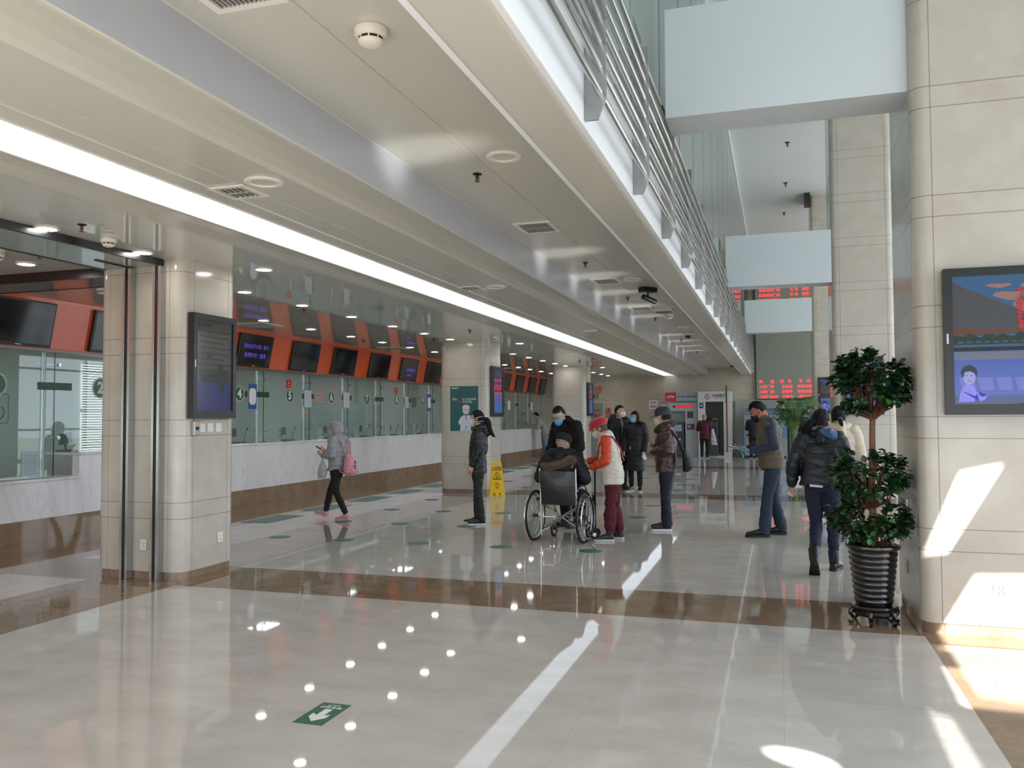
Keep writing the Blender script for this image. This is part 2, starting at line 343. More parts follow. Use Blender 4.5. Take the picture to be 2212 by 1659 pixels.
for k in range(12): mb.box((-14+2*k-.04, Y0-.05, 0), (-14+2*k+.04, Y0+.05, 2.3))
mb.box((-14, Y0-.05, 1.0), (8.2, Y0+.05, 1.08)); struct(mb, 'window_2', M_dsteel)
mb = MB()
for k in range(19): mb.box((8.2, -3.2+2*k-.05, 0), (8.36, -3.2+2*k+.05, ZC))
for z in (0, 1.1, 3.4, 5.6, ZC-.1): mb.box((8.22, Y0, z), (8.34, Y1, z+.08))
struct(mb, 'window_3', M_steel)
# columns
def col_profile(x0, x1, y0, y1, r, gx=0.075, gy=0.075, n=8):
    p = []
    for cx, cy, a0 in ((x1-r, y0+r, -90), (x1-r, y1-r, 0), (x0+r, y1-r, 90), (x0+r, y0+r, 180)):
        for k in range(n+1):
            a = math.radians(a0+90*k/n); p.append((cx+r*math.cos(a), cy+r*math.sin(a)))
    # notch the vertical joints into each flat face
    q = []; N = len(p)
    for i in range(N):
        q.append(p[i]); a = Vector(p[i]); b = Vector(p[(i+1) % N])
        if (b-a).length > 0.3:
            d = (b-a).normalized(); nrm = Vector((-d.y, d.x))
            for t in (0.03, (b-a).length-0.03):
                c = a+d*t
                q += [tuple(c-d*0.004), tuple(c-d*0.002+nrm*0.006), tuple(c+d*0.002+nrm*0.006), tuple(c+d*0.004)]
    return q
def column(x0, x1, y0, y1, z1, r=0.10):
    mb = MB(); mb.prism(col_profile(x0, x1, y0, y1, r), 'z', 0.075, z1); c = struct(mb, 'column', M_cream, smooth=True)
    mb = MB(); mb.prism(col_profile(x0+.012, x1-.012, y0+.012, y1-.012, r), 'z', 0, 0.0755); mb.build('plinth', M_brown, c)
    return c
column(-6.47, -5.44, 6.67, 7.52, 3.0915, 0.13)
column(-6.66, -5.60, 15.98, 16.88, 3.0915, 0.13)
column(-6.72, -5.66, 25.2, 26.1, 3.0915, 0.13)
for y in (6.6, 16.0, 25.2): column(0.95, 1.99, y, y+1.25, ZC, 0.10)
# cross beams from the balcony edge to the right-hand columns
for y in (6.7, 16.02, 25.22):
    mb = MB(); mb.box((-0.83 if y < 10 else -0.9, y, 3.94), (0.955, y+0.45, 4.83 if y < 10 else 4.9)); struct(mb, 'beam', M_white, bevel=0.006)
mb = MB()
for y in (6.9, 16.2, 25.4): mb.box((1.99, y, 3.94), (8.2, y+.4, 4.85))
struct(mb, 'beam_side', M_white)
mb = MB(); mb.box((0.8, 24.9, ZC-.32), (0.95, 25.4, ZC-.001)); struct(mb, 'trim_7', M_dsteel)
# door on the far wall at left
d = tag(empty('door_1', (-6.5, Y1, 0)), kind='structure')
mb = MB(); mb.box((-8.2, Y1-.03, 0), (-6.62, Y1-.002, 2.06)); mb.build('door_leaf', mat('door_grey', (140, 146, 142), 0.35), d).matrix_parent_inverse = d.matrix_world.inverted() if False else Matrix.Translation((6.5, -Y1, 0))
mb = MB(); mb.box((-6.62, Y1-.05, 0), (-6.52, Y1-.002, 2.16)); mb.box((-8.3, Y1-.05, 2.06), (-6.62, Y1-.002, 2.16)); mb.build('door_frame', mat('door_frame_pale', (190, 188, 178), 0.4), d).matrix_parent_inverse = Matrix.Translation((6.5, -Y1, 0))

M_office_fill = mat('office_fill_glow', (255, 255, 255), 0.5, emit=13, ecol=(246, 252, 255))  # added glow that lifts the dark office behind the glass
# ------------------------------------------------------------------ balcony rail: fins + pipes + glass
rail = empty('balcony_railing', (0, 0, 0), label='long steel railing of seven horizontal pipes on plate fins along the white balcony edge', cat='railing')
fy = [4.27+1.545*k for k in range(-3, 19)]
for i, y in enumerate(fy):
    mb = MB()
    poly = [(XF+.001, 3.105), (XF+.075, 3.105), (XF+.118, 3.215), (XF+.118, 4.15), (XF+.001, 4.15)]
    mb.rings([[(u, y-.006, v) for u, v in poly], [(u, y+.006, v) for u, v in poly]])
    mb.build('fin', M_steel, rail)
for k in range(7):
    mb = MB(); z = 3.24+.1335*k; mb.tube([(XF+.088, -2.6, z), (XF+.088, 32.3, z)], 0.019, 10); mb.build('pipe', M_steel_l, rail, smooth=True)
CLAMPS = []
for i, y in enumerate(fy):
    mb = MB(); mb.box((XF-.045, y-.05, 4.14), (XF-.0005, y+.05, 4.19)); CLAMPS.append(mb)
def glass_wall():
    g = empty('balcony_glazing', (0, 0, 0), label='tall pale green glass wall with vertical steel posts rising behind the balcony railing', cat='glass wall')
    for i in range(len(fy)-1):
        mb = MB(); mb.box((XF-.018, fy[i]+.03, 3.63), (XF-.006, fy[i+1]-.03, ZC-.14)); mb.build('glass_pane', M_glass_b, g)
        mb = MB(); mb.box((XF-.02, fy[i]+.03, 4.155), (XF-.002, fy[i+1]-.03, 4.18)); mb.build('transom', M_gedge, g)
    for mb in CLAMPS: mb.build('glass_clamp', M_dsteel, g)
    for y in fy:
        mb = MB(); mb.box((XF-.22, y-.03, 3.62), (XF-.04, y+.03, ZC-.14)); mb.build('post', mat('post_grey', (120, 124, 124), .4, metal=.3), g, bevel=.004)
glass_wall()

# ------------------------------------------------------------------ LED light strip in the ceiling
ls = empty('strip_light', (-3.935, 15, 3.1), label='continuous white light strip recessed along the low ceiling', cat='ceiling light')
def child(mb, name, m, parent, **k):
    """build in world coordinates under a placed parent"""
    o = mb.build(name, m, parent, **k)
    T = Matrix.Translation(parent.location) @ parent.rotation_euler.to_matrix().to_4x4()
    o.matrix_parent_inverse = T.inverted(); return o
def ctext(parent, body, size, origin, right, up, m, name='lettering', **k):
    o = text(body, size, origin, right, up, m, name, parent, **k)
    T = Matrix.Translation(parent.location) @ parent.rotation_euler.to_matrix().to_4x4()
    o.matrix_parent_inverse = T.inverted(); return o
mb = MB(); mb.box((-4.15, Y0+.1, 3.095), (-3.725, Y1-.05, 3.105)); child(mb, 'diffuser', M_led, ls)
mb = MB(); mb.box((-4.158, Y0+.1, 3.062), (-4.15, Y1-.05, 3.119)); mb.box((-3.725, Y0+.1, 3.062), (-3.717, Y1-.05, 3.119)); child(mb, 'frame', M_wplast, ls)

# glowing panels added to brighten the office, and blinds
for k, y in enumerate((5, 8.4, 12.6, 16.2, 19.8, 23.4, 27, 30.6)):
    t = empty('office_fill_panel', (-10.9, y, 3.09), label=f'square glowing panel added to brighten the office, {["first","second","third","fourth","fifth","sixth","seventh","eighth"][k]} from the near end', cat='ceiling light', group='added office glow panels')
    mb = MB(); mb.box((-.3, -.3, -.012), (.3, .3, -.004)); mb.build('diffuser', M_office_fill, t)
    mb = MB(); mb.box((-.32, -.32, -.014), (-.3, .32, 0)); mb.box((.3, -.32, -.014), (.32, .32, 0)); mb.box((-.3, -.32, -.014), (.3, -.3, 0)); mb.box((-.3, .3, -.014), (.3, .32, 0)); mb.build('frame', M_wplast, t)
for k, (a, b) in enumerate(((13.0, 14.5), (14.6, 16.1))):
    mb = MB()
    for i in range(38): mb.box((-12.96, a, .76+.05*i), (-12.955, b, .801+.05*i))
    t = empty('window_blind', (-12.95, a, .7), label=('left' if k == 0 else 'right')+' pale horizontal blind on the office window', cat='blind'); child(mb, 'slat', M_wplast, t)
# ================================================================== CEILING FITTINGS
ORD = ['first', 'second', 'third', 'fourth', 'fifth', 'sixth', 'seventh', 'eighth', 'ninth', 'tenth', 'eleventh', 'twelfth', 'thirteenth', 'fourteenth', 'fifteenth', 'sixteenth', 'seventeenth', 'eighteenth', 'nineteenth', 'twentieth']
def proto_parts(parts):
    """parts: list of (name, MB, material, smooth). returns list of (name, mesh)"""
    out = []
    for n, mb, m, sm in parts:
        me = mb.mesh(n); me.materials.append(m)
        if sm: me.polygons.foreach_set('use_smooth', [True]*len(me.polygons)); me.set_sharp_from_angle(angle=math.radians(40))
        out.append((n, me))
    return out
def place(name, parts, loc, rz=0, label=None, cat=None, group=None, sc=1):
    r = empty(name, loc, rz, label=label, cat=cat, group=group)
    for n, me in parts:
        o = bpy.data.objects.new(n, me); COL.objects.link(o); o.parent = r
    if sc != 1: r.scale = (sc, sc, sc)
    return r
# downlight
a, b = MB(), MB(); a.lathe([(0.073, -0.001), (0.096, -0.001), (0.096, -0.009), (0.089, -0.013), (0.075, -0.010)], cap=False, n=28); b.lathe([(0.076, -0.003), (0.076, -0.008)], n=28)
DL = proto_parts([('trim_ring', a, M_wplast, True), ('lens', b, M_lamp, False)])
rowA = [8.7, 10.0, 11.39, 12.82, 14.15, 15.42, 19.55, 20.92, 22.27, 23.6, 24.85, 27.6, 28.95, 30.3, 31.6]
rowB = [11.36, 12.77, 14.2, 15.52, 16.88, 18.27, 23.6, 24.96, 26.25, 27.6, 28.94, 30.3]
for i, y in enumerate(rowA): place('downlight', DL, (-6.2, y, 3.092), 0, f'lit round downlight, {ORD[i]} from the near end of the row nearer the columns', 'downlight', 'downlights in the row nearer the columns')
for i, y in enumerate(rowB): place('downlight', DL, (-7.74, y, 3.092), 0, f'lit round downlight, {ORD[i]} from the near end of the row nearer the counter', 'downlight', 'downlights in the row nearer the counter')
for x, y, z, l in ((-5.07, 7.44, 3.092, 'lit round downlight beside the top of the nearest column at left'), (-5.18, 16.8, 3.092, 'lit round downlight beside the top of the column with the green poster'),
                ((-5.62), 5.25, 3.092, 'lit round downlight at the far left edge, in front of the shutter track'), (-5.60, 6.3, 3.092, 'lit round downlight just in front of the nearest column at left'),
                (-7.1, 6.4, 3.092, 'lit round downlight at the far left behind the shutter track'), (-5.3, 26.1, 3.092, 'lit round downlight beside the top of the farthest left column')):
    place('downlight', DL, (x, y, z), 0, l, 'downlight', 'downlights beside the columns')
# recessed round speaker / unlit lamp
a, b = MB(), MB(); a.lathe([(0.085, 0.0), (0.125, -0.001), (0.125, -0.010), (0.112, -0.016), (0.088, -0.012), (0.085, -0.002)], cap=False, n=32); b.lathe([(0.087, -0.002), (0.086, -0.006), (0.05, -0.004), (0.001, -0.003)], n=32)
SP = proto_parts([('rim', a, M_wplast, True), ('lens', b, mat('unlit_lens', (206, 206, 200), 0.15), True)])
for x, y, z, l in ((-1.78, 5.43, 3.35, 'unlit round ceiling lamp with white rim, nearest one beside the balcony beam'), (-1.81, 10.92, 3.35, 'unlit round ceiling lamp between the square vent and the black camera'), (-1.8, 17.16, 3.35, 'unlit round ceiling lamp just before the white dome camera'),
                   (-3.16, 4.63, 3.083, 'unlit round ceiling lamp right of the light strip, nearest one'), (-3.16, 9.3, 3.083, 'unlit round ceiling lamp right of the light strip, second one'), (-3.19, 14.63, 3.083, 'unlit round ceiling lamp right of the light strip, third one'),
                   (-1.8, 22.6, 3.35, 'unlit round ceiling lamp beyond the white dome camera')):
    place('ceiling_lamp', SP, (x, y, z), 0, l, 'ceiling lamp', 'unlit round ceiling lamps')
# smoke detector
a, b, c = MB(), MB(), MB()
a.lathe([(0.072, 0), (0.078, -0.006), (0.078, -0.03), (0.068, -0.042), (0.062, -0.046)], n=28); b.lathe([(0.056, -0.046), (0.056, -0.062)], n=28)
c.lathe([(0.060, -0.060), (0.058, -0.068), (0.045, -0.082), (0.02, -0.088), (0.001, -0.089)], n=28)
for k in range(8): an = math.pi*k/4; c.box((0.054*math.cos(an)-.004, 0.054*math.sin(an)-.004, -0.064), (0.054*math.cos(an)+.004, 0.054*math.sin(an)+.004, -0.045))
SMK = proto_parts([('base', a, M_oplast, True), ('vent_gap', b, M_blackm, True), ('cap', c, M_oplast, True)])
for x, y, z, l, s in ((-1.77, 3.43, 3.35, 'cream round smoke detector, the large near one on the recessed ceiling', 1.0), (-1.81, 14.88, 3.35, 'cream round smoke detector beyond the square vent on the recessed ceiling', 1.0),
                   (-5.45, 5.73, 3.092, 'cream round smoke detector on the gloss ceiling in front of the left column', .85), (-6.9, 5.9, 3.092, 'cream round smoke detector at the far left edge of the ceiling', .85), (-7.6, 7.9, 3.092, 'cream round smoke detector behind the dark ceiling beam at left', .85),
                   (-5.22, 15.27, 3.092, 'cream round smoke detector in front of the column with the green poster', 1.0), (-5.3, 24.1, 3.092, 'cream round smoke detector in front of the farthest left column', 1.0), (-1.82, 24.5, 3.35, 'small cream smoke detector far along the recessed ceiling', 1.0)):
    place('smoke_detector', SMK, (x, y, z), 0.3, l, 'smoke detector', 'smoke detectors', s)
# sprinkler
a, b = MB(), MB(); a.lathe([(0.034, 0), (0.036, -0.005), (0.018, -0.011), (0.011, -0.014)], n=16); b.lathe([(0.009, -0.012), (0.009, -0.03), (0.006, -0.045)], n=8)
b.tube([(0.007, 0, -.012), (0.016, 0, -.03), (0.005, 0, -.055)], .0025, 6); b.tube([(-0.007, 0, -.012), (-0.016, 0, -.03), (-0.005, 0, -.055)], .0025, 6); b.lathe([(0.02, -0.055), (0.021, -0.058)], n=12)
SPR = proto_parts([('escutcheon', a, M_dsteel, True), ('nozzle', b, mat('bronze', (92, 60, 44), 0.35, metal=0.8), True)])
sprs = [(-2.10, 5.77, 3.35), (-2.13, 9.54, 3.35), (-2.15, 12.56, 3.35), (-2.14, 15.43, 3.35), (-2.16, 19.97, 3.35), (-2.16, 24.0, 3.35)]
for i, p in enumerate(sprs): place('sprinkler', SPR, p, 0.4, f'small bronze sprinkler head, {ORD[i]} from the near end of the recessed ceiling', 'sprinkler', 'sprinklers on the recessed ceiling')
for p, l in (((-5.25, 5.24, 3.092), 'sprinkler head on the gloss ceiling beside the leftmost downlight'), ((-6.42, 10.4, 3.092), 'sprinkler head above the window marked 6 on the gloss ceiling'), ((-6.45, 15.2, 3.092), 'sprinkler head above the window marked 8 on the gloss ceiling'), ((-7.9, 15.0, 3.092), 'sprinkler head close to the orange band above the window marked 5'),
             ((-5.23, 13.95, 3.092), 'cross-shaped sprinkler head in front of the green poster column'), ((-5.3, 22.9, 3.092), 'cross-shaped sprinkler head in front of the farthest left column'),
             ((0.3, 20.13, 7.85), 'sprinkler head on the high ceiling, nearest of the middle row'), ((0.29, 23.66, 7.85), 'sprinkler head on the high ceiling, second of the middle row'), ((0.27, 27.17, 7.85), 'sprinkler head on the high ceiling, third of the middle row'), ((-6.5, 6.0, 3.092), 'sprinkler head at far left between the shutter track and the counter')):
    place('sprinkler', SPR, p, 0.2, l, 'sprinkler', 'other sprinklers', 1.6 if p[2] > 5 else 1)
# square louvred vent
def vent_parts(w=.26, h=.34, n=12):
    a, b, c = MB(), MB(), MB()
    a.box((-w/2-.04, -h/2-.04, -.010), (-w/2, h/2+.04, 0)); a.box((w/2, -h/2-.04, -.010), (w/2+.04, h/2+.04, 0)); a.box((-w/2, -h/2-.04, -.010), (w/2, -h/2, 0)); a.box((-w/2, h/2, -.010), (w/2, h/2+.04, 0))
    b.box((-w/2, -h/2, -.003), (w/2, h/2, -.001))
    for k in range(n):
        x = -w/2+w*(k+.5)/n; c.box((x-.0028, -h/2, -.012), (x+.0028, h/2, -.0035))
    c.box((-w/2, -.006, -.013), (w/2, .006, -.004))
    return proto_parts([('frame', a, M_wplast, False), ('backing', b, M_dsteel, False), ('louvre', c, mat('louvre_grey', (180, 180, 176), 0.4), False)])
VT = vent_parts(.28, .36, 13)
for y, l in ((2.86, 'square louvred air vent cut by the top edge of the photo'), (7.6, 'square louvred air vent, second along the recessed ceiling, the clearest one'), (10.95, 'square louvred air vent, third along the recessed ceiling'), (13.88, 'square louvred air vent just before the flat access box'), (21.2, 'square louvred air vent beyond the dome camera'), (26.0, 'square louvred air vent near the far wall')):
    place('ceiling_vent', VT, (-2.16, y, 3.35), 0, l, 'vent', 'air vents on the recessed ceiling')
VT2 = vent_parts(.2, .22, 5)
for y, l in ((4.78, 'small slotted vent beside the light strip, nearest one'), (9.29, 'small slotted vent beside the light strip, second one')):
    place('ceiling_vent', VT2, (-3.46, y, 3.081), 0, l, 'vent', 'small vents beside the light strip')
VT3 = vent_parts(.5, .5, 8)
for p, l in (((-8.2, 11.9, 3.09), 'large square air diffuser above the orange band by window 4'), ((-8.2, 17.0, 3.09), 'large square air diffuser above the orange band by window 6'), ((-8.2, 25.6, 3.09), 'large square air diffuser over the far counter')):
    place('ceiling_vent', VT3, p, 0, l, 'vent', 'diffusers over the counter')
# flat access box, cameras
t = empty('access_box', (-1.82, 14.19, 3.35), label='flat cream box fixed to the ceiling beside the fourth vent', cat='ceiling box')
mb = MB(); mb.box((-.16, -.15, -.05), (.16, .15, 0)); mb.build('box_body', M_oplast, t, bevel=.006); mb = MB(); mb.box((-.13, -.12, -.053), (.13, .12, -.05)); mb.build('panel', M_dsteel, t)
t = empty('security_camera', (-1.72, 11.7, 3.35), 0.9, label='black bullet security camera hanging from a black ceiling box', cat='camera')
mb = MB(); mb.box((-.12, -.07, -.07), (.12, .07, 0)); mb.build('mount_box', M_black, t, bevel=.008)
mb = MB(); mb.tube([(0, 0, -.06), (0.0, 0, -.12), (.03, 0, -.15)], .014, 8); mb.build('bracket', M_black, t, smooth=True)
mb = MB(); mb.tube([(-.09, 0, -.135), (.13, 0, -.19)], .036, 14); mb.build('housing', M_dsteel, t, smooth=True)
mb = MB(); mb.tube([(.125, 0, -.189), (.145, 0, -.194)], .033, 14); mb.build('lens', M_screen, t)
def dome(loc, l, s=1):
    t = empty('dome_camera', loc, label=l, cat='camera')
    mb = MB(); mb.lathe([(.085*s, 0), (.09*s, -.01*s), (.085*s, -.05*s), (.06*s, -.065*s)], n=24); mb.build('base', M_oplast, t, smooth=True)
    mb = MB(); mb.lathe([(.058*s, -.06*s), (.055*s, -.08*s), (.04*s, -.10*s), (.015*s, -.113*s), (.001, -.115*s)], n=20); mb.build('dome', M_screen, t, smooth=True)
dome((-1.82, 18.2, 3.35), 'cream dome camera with black bubble on the recessed ceiling', 1.3)
dome((-1.5, 29.8, 3.35), 'small dome camera close to the far wall at the end of the recess', 1.3)
dome((-7.9, 9.0, 3.09), 'cream dome camera with black bubble above the counter at far left', 1.2)

# ================================================================== SERVICE COUNTER
CX = -9.05
ct = empty('service_counter', (CX, 12, 0), label='long white marble service counter on a brown marble plinth under the glass windows', cat='counter')
mb = MB(); mb.box((CX-.12, Y0, .27), (CX, 7.05, 1.05)); mb.box((CX-.12, 7.05, .27), (CX, 9.07, .74)); mb.box((CX-.12, 9.07, .27), (CX, Y1-.002, 1.05)); child(mb, 'front_panel', M_white_marble, ct)
mb = MB(); mb.box((CX-.12, Y0, 0), (CX+.0, Y1-.002, .27)); child(mb, 'plinth', M_brown, ct)
mb = MB(); mb.box((CX-.75, Y0, 1.05), (CX+.025, 7.05, 1.09)); mb.box((CX-.75, 9.07, 1.05), (CX+.025, Y1-.002, 1.09)); child(mb, 'worktop', M_white_marble, ct, bevel=.012)
mb = MB(); mb.box((CX-.75, 7.05, .74), (CX+.025, 9.07, .78)); child(mb, 'low_worktop', M_white_marble, ct, bevel=.012)
mb = MB(); mb.box((CX-.12, 9.05, .78), (CX-.0, 9.07, 1.05)); mb.box((CX-.12, 7.05, .78), (CX-.0, 7.07, 1.05)); child(mb, 'side_cheek', M_white_marble, ct)
mb = MB(); mb.box((CX-.13, Y0, 0), (CX-.12, Y1-.002, .74)); child(mb, 'back_board', M_office, ct)
GX = CX-.10
gp = empty('glass_partition', (GX, 12, 1.1), label='row of tall clear glass service windows with steel posts on the counter', cat='glass partition')
posts = [8.59+.03] + [10.15, 11.75] + [13.35+1.6*k for k in range(12)]
edges = [Y0] + [p+.10 for p in ([5.4, 7.0]+posts)] + [Y1]
for i in range(len(edges)-1):
    a, b = edges[i]+.006, edges[i+1]-.006
    z0 = .79 if 7.0 < a < 8.7 else 1.10
    if b-a > .1:
        mb = MB(); mb.box((GX-.008, a, z0), (GX, b, 2.44)); child(mb, 'glass_pane', M_glass_c, gp)
        mb = MB(); mb.box((GX-.0085, b, z0), (GX+.0005, b+.012, 2.44)); child(mb, 'glass_edge', M_gedge, gp)
for i, y in enumerate([5.4, 7.0]+posts):
    mb = MB(); mb.lathe([(.035, .79 if abs(y-8.62) < .1 else 1.09), (.035, 2.44)], (GX-.09, y, 0), 14); p = child(mb, 'post', M_steel, gp, smooth=True)
    for z in (1.30, 2.27):
        mb = MB(); mb.tube([(GX-.09, y-.08, z), (GX-.09, y+.02, z), (GX-.03, y+.17, z)], .008, 6); mb.tube([(GX-.012, y+.17, z), (GX+.012, y+.17, z)], .026, 12); mb.sphere((GX-.09, y-.08, z), .018, 8, 6); s = child(mb, 'spider_fitting', M_steel_l, gp, smooth=True)
# dark green strips across the posts
def thing_mb(mb, name, m, label, cat, group=None, **k):
    return tag(mb.build(name, m, **k), label, cat, group)
win = {4: 12.71, 5: 14.32, 6: 15.92, 7: 17.54, 8: 19.14, 9: 20.76}
for i, (y0, y1, w) in enumerate([(8.45, 9.0, 'window 1')]+[(13.35+1.6*k-.18, 13.35+1.6*k+.27, f'window {4+k}') for k in range(6)]):
    mb = MB(); mb.box((GX+.001, y0, 1.93), (GX+.003, y1, 2.03)); thing_mb(mb, 'glass_strip', M_dgreen, f'dark green strip on the glass at the post right of {w}', 'glass strip', 'dark green strips on the glass')
for k in range(4):
    mb = MB(); y = 26.0+1.6*k; mb.box((GX+.001, y, 1.93), (GX+.003, y+.3, 2.03)); thing_mb(mb, 'glass_strip', M_dgreen, f'dark green strip on the far counter glass, {ORD[k]} beyond the poster column', 'glass strip', 'dark green strips on the far glass')
mb = MB(); mb.box((GX+.001, 12.25, 1.93), (GX+.003, 12.95, 2.03)); thing_mb(mb, 'glass_strip', M_dgreen, 'dark green strip running behind the number 4 sticker', 'glass strip')
def number_sticker(y, s, r=.135):
    t = empty('number_sticker', (GX+.003, y, 1.98), label=f'round green sticker with white number {s} on the counter glass', cat='number sticker', group='window number stickers')
    mb = MB(); mb.disc((0, 0, 0), r, 'x', 32); mb.build('disc', M_green, t)
    mb = MB(); mb.ring((0.0022, 0, 0), r*.90, r*.94, 'x', 32); mb.ring((0.0, 0, 0), r*1.0, r*1.05, 'x', 32); mb.build('ring', M_wpaper, t)
    text(s, .225, (0.0045, 0, 0.0), YP, ZP, M_wpaper, 'digit', t, bold=.009)
number_sticker(7.85, '1', .14); number_sticker(9.50, '2', .14); number_sticker(11.1, '3')
for n, y in win.items(): number_sticker(y, str(n))
# wheelchair access sign under number 1
t = empty('access_sign', (GX+.003, 7.87, 1.68), label='green outlined wheelchair symbol sticker below the number 1', cat='sticker')
mb = MB()
def rrect(w, h, r, n=6):
    p = []
    for cx, cz, a0 in ((w-r, h-r, 0), (-w+r, h-r, 90), (-w+r, -h+r, 180), (w-r, -h+r, 270)):
        for k in range(n+1): a = math.radians(a0+90*k/n); p.append((cx+r*math.cos(a), cz+r*math.sin(a)))
    return p
o_, i_ = rrect(.155, .185, .03), rrect(.147, .177, .025)
mb.rings([[(0, u, v) for u, v in o_], [(0, u, v) for u, v in i_], [(.002, u, v) for u, v in i_], [(.002, u, v) for u, v in o_]], closed=True); mb.build('border', M_green, t)
mb = MB(); mb.disc((0, -.01, .115), .028, 'x', 16)
mb.add([(.0, -.05, .07), (0, .02, .07), (0, .03, -.04), (0, -.05, -.04), (.002, -.05, .07), (.002, .02, .07), (.002, .03, -.04), (.002, -.05, -.04)], [(0, 1, 2, 3), (7, 6, 5, 4), (0, 4, 5, 1), (1, 5, 6, 2), (2, 6, 7, 3), (3, 7, 4, 0)])
mb.tube([(.001, .04*0+.09*math.cos(a)+.0, -.05+.09*math.sin(a)) for a in [math.radians(50-11*k) for k in range(22)]], .007, 6); mb.build('symbol', M_green, t)
# notices on the glass
def notice(y, z, w, h, m, label, name='notice', lines=6, lm=None, cat='notice'):
    t = empty(name, (GX+.004, y, z), label=label, cat=cat)
    mb = MB(); mb.box((0, -w/2, -h/2), (.002, w/2, h/2)); mb.build('sheet', m, t)
    if lines:
        mb = MB()
        for k in range(lines): zz = h/2-.05-k*(h-.08)/max(1, lines-1)*.95; mb.box((.002, -w/2+.025, zz-.004), (.0028, w/2-.025-(.02 if k % 3 == 2 else 0), zz+.004))
        mb.build('printed_lines', lm or mat('print_grey', (150, 160, 172), 0.6), t)
    return t
M_npaper = mat('notice_pale', (206, 214, 226), 0.6)
for n in (5, 6): notice(win[n]+.66, 1.93, .27, .34, M_npaper, f'pale printed notice taped over the post right of window {n}', lines=8)
notice(win[8]+.60, 1.93, .23, .28, M_npaper, 'pale printed notice taped over the post right of window 8', lines=7)
notice(8.36, .97, .26, .33, mat('notice_blue', (176, 200, 204), 0.5), 'printed notice sheet standing on the low counter at window 1', lines=10)
notice(20.2, 1.93, .28, .24, mat('notice_teal', (24, 92, 90), 0.5), 'dark teal notice between the windows marked 8 and 9', lines=4)
M_blue = mat('notice_blue_deep', (34, 84, 160), 0.4)
for y, l in ((13.1, 'blue and white framed licence sheet right of the number 4'), (21.2, 'blue and white framed licence sheet right of the number 9')):
    t = notice(y, 1.94, .25, .46, M_blue, l, lines=0)
    mb = MB(); mb.prism([(-.105, -.10), (-.06, -.15), (.06, -.15), (.105, -.10), (.105, .10), (.06, .15), (-.06, .15), (-.105, .10)], 'x', .002, .003); mb.build('white_panel', M_wpaper, t)
for y, l in ((14.28, 'small red flag-shaped sticker above the number 5'), (19.12, 'small red square sticker above the number 8')):
    t = notice(y, 2.19+.02, .17, .16, M_red, l, 'red_sticker', 0, cat='sticker')
    mb = MB(); mb.disc((.002, 0.0, .02), .03, 'x', 5, .001); mb.box((.002, -.05, -.05), (.003, .05, -.035)); mb.build('emblem', mat('gold_yellow', (226, 170, 60), 0.4), t)
# red ring emblem partly behind the near column
t = empty('round_emblem', (GX+.002, 12.18, 1.93), label='large dark red ring emblem on the glass beside the number 4', cat='emblem')
mb = MB(); mb.ring((0, 0, 0), .15, .24, 'x', 36, .002); mb.build('ring', mat('dark_red', (140, 28, 34), 0.4), t)
notice(27.62, 1.93, .13, .30, M_wpaper, 'white sheet on the far counter glass, left one of three', lines=0); notice(28.35, 1.95, .30, .32, M_wpaper, 'white sheet on the far counter glass, middle one of three', lines=0); notice(31.2, 1.93, .25, .32, M_wpaper, 'white sheet on the far counter glass, right one of three', lines=0)
# small devices on the worktop behind the glass
M_dev = mat('device_grey', (196, 204, 200), 0.45); M_devd = mat('device_dark', (26, 30, 34), 0.35)
def ticket_box(): 
    a, b = MB(), MB(); a.box((-.05, -.055, 0), (.05, .055, .28))
    for z in (.08, .17): 
        for s in (-1, 1): b.box((.05, s*.026-.014, z), (.052, s*.026+.014, z+.055))
    return proto_parts([('body', a, M_dev, False), ('slot', b, mat('slot_grey', (90, 110, 112), 0.5), False)])
TB = ticket_box()
def term():
    a, b, c = MB(), MB(), MB(); a.box((-.1, -.14, 0), (.08, .12, .03)); a.tube([(-.03, .0, .03), (-.05, 0, .14)], .014, 8); b.rings([[(-.02+.05*s, y, z) for y, z in ((-.15, .10), (.13, .12), (.13, .27), (-.15, .25))] for s in (0, -.7)]); c.rings([[(-.0185+.0*s, y, z) for y, z in ((-.135, .12), (.115, .135), (.115, .255), (-.135, .24))] for s in (0,)]+[[(-.0165, y, z) for y, z in ((-.135, .12), (.115, .135), (.115, .255), (-.135, .24))]])
    return proto_parts([('stand', a, M_devd, True), ('housing', b, M_devd, False), ('screen', c, mat('pos_screen', (60, 72, 84), 0.15), False)])
TM = term()
def cardsign():
    a, b = MB(), MB(); a.box((-.01, -.05, 0), (.01, .05, .012)); a.tube([(0, 0, .01), (0, 0, .10)], .004, 6); b.box((-.003, -.055, .10), (.003, .055, .20)); c = MB()
    for k in range(2): c.box((.003, -.04, .115+.035*k), (.0036, .04, .13+.035*k))
    return proto_parts([('foot', a, M_devd, False), ('card', b, M_wpaper, False), ('print', c, mat('print_grey', (150, 160, 172), 0.6), False)])
CS = cardsign()
def mic():
    a = MB(); a.lathe([(.045, 0), (.045, .02), (.02, .03)], n=14); a.tube([(0, 0, .02), (0, 0, .12), (.03, 0, .2), (.05, 0, .25)], .006, 6); b = MB(); b.sphere((.055, 0, .26), .02, 8, 6)
    return proto_parts([('base', a, M_devd, True), ('head', b, M_devd, True)])
MC = mic()
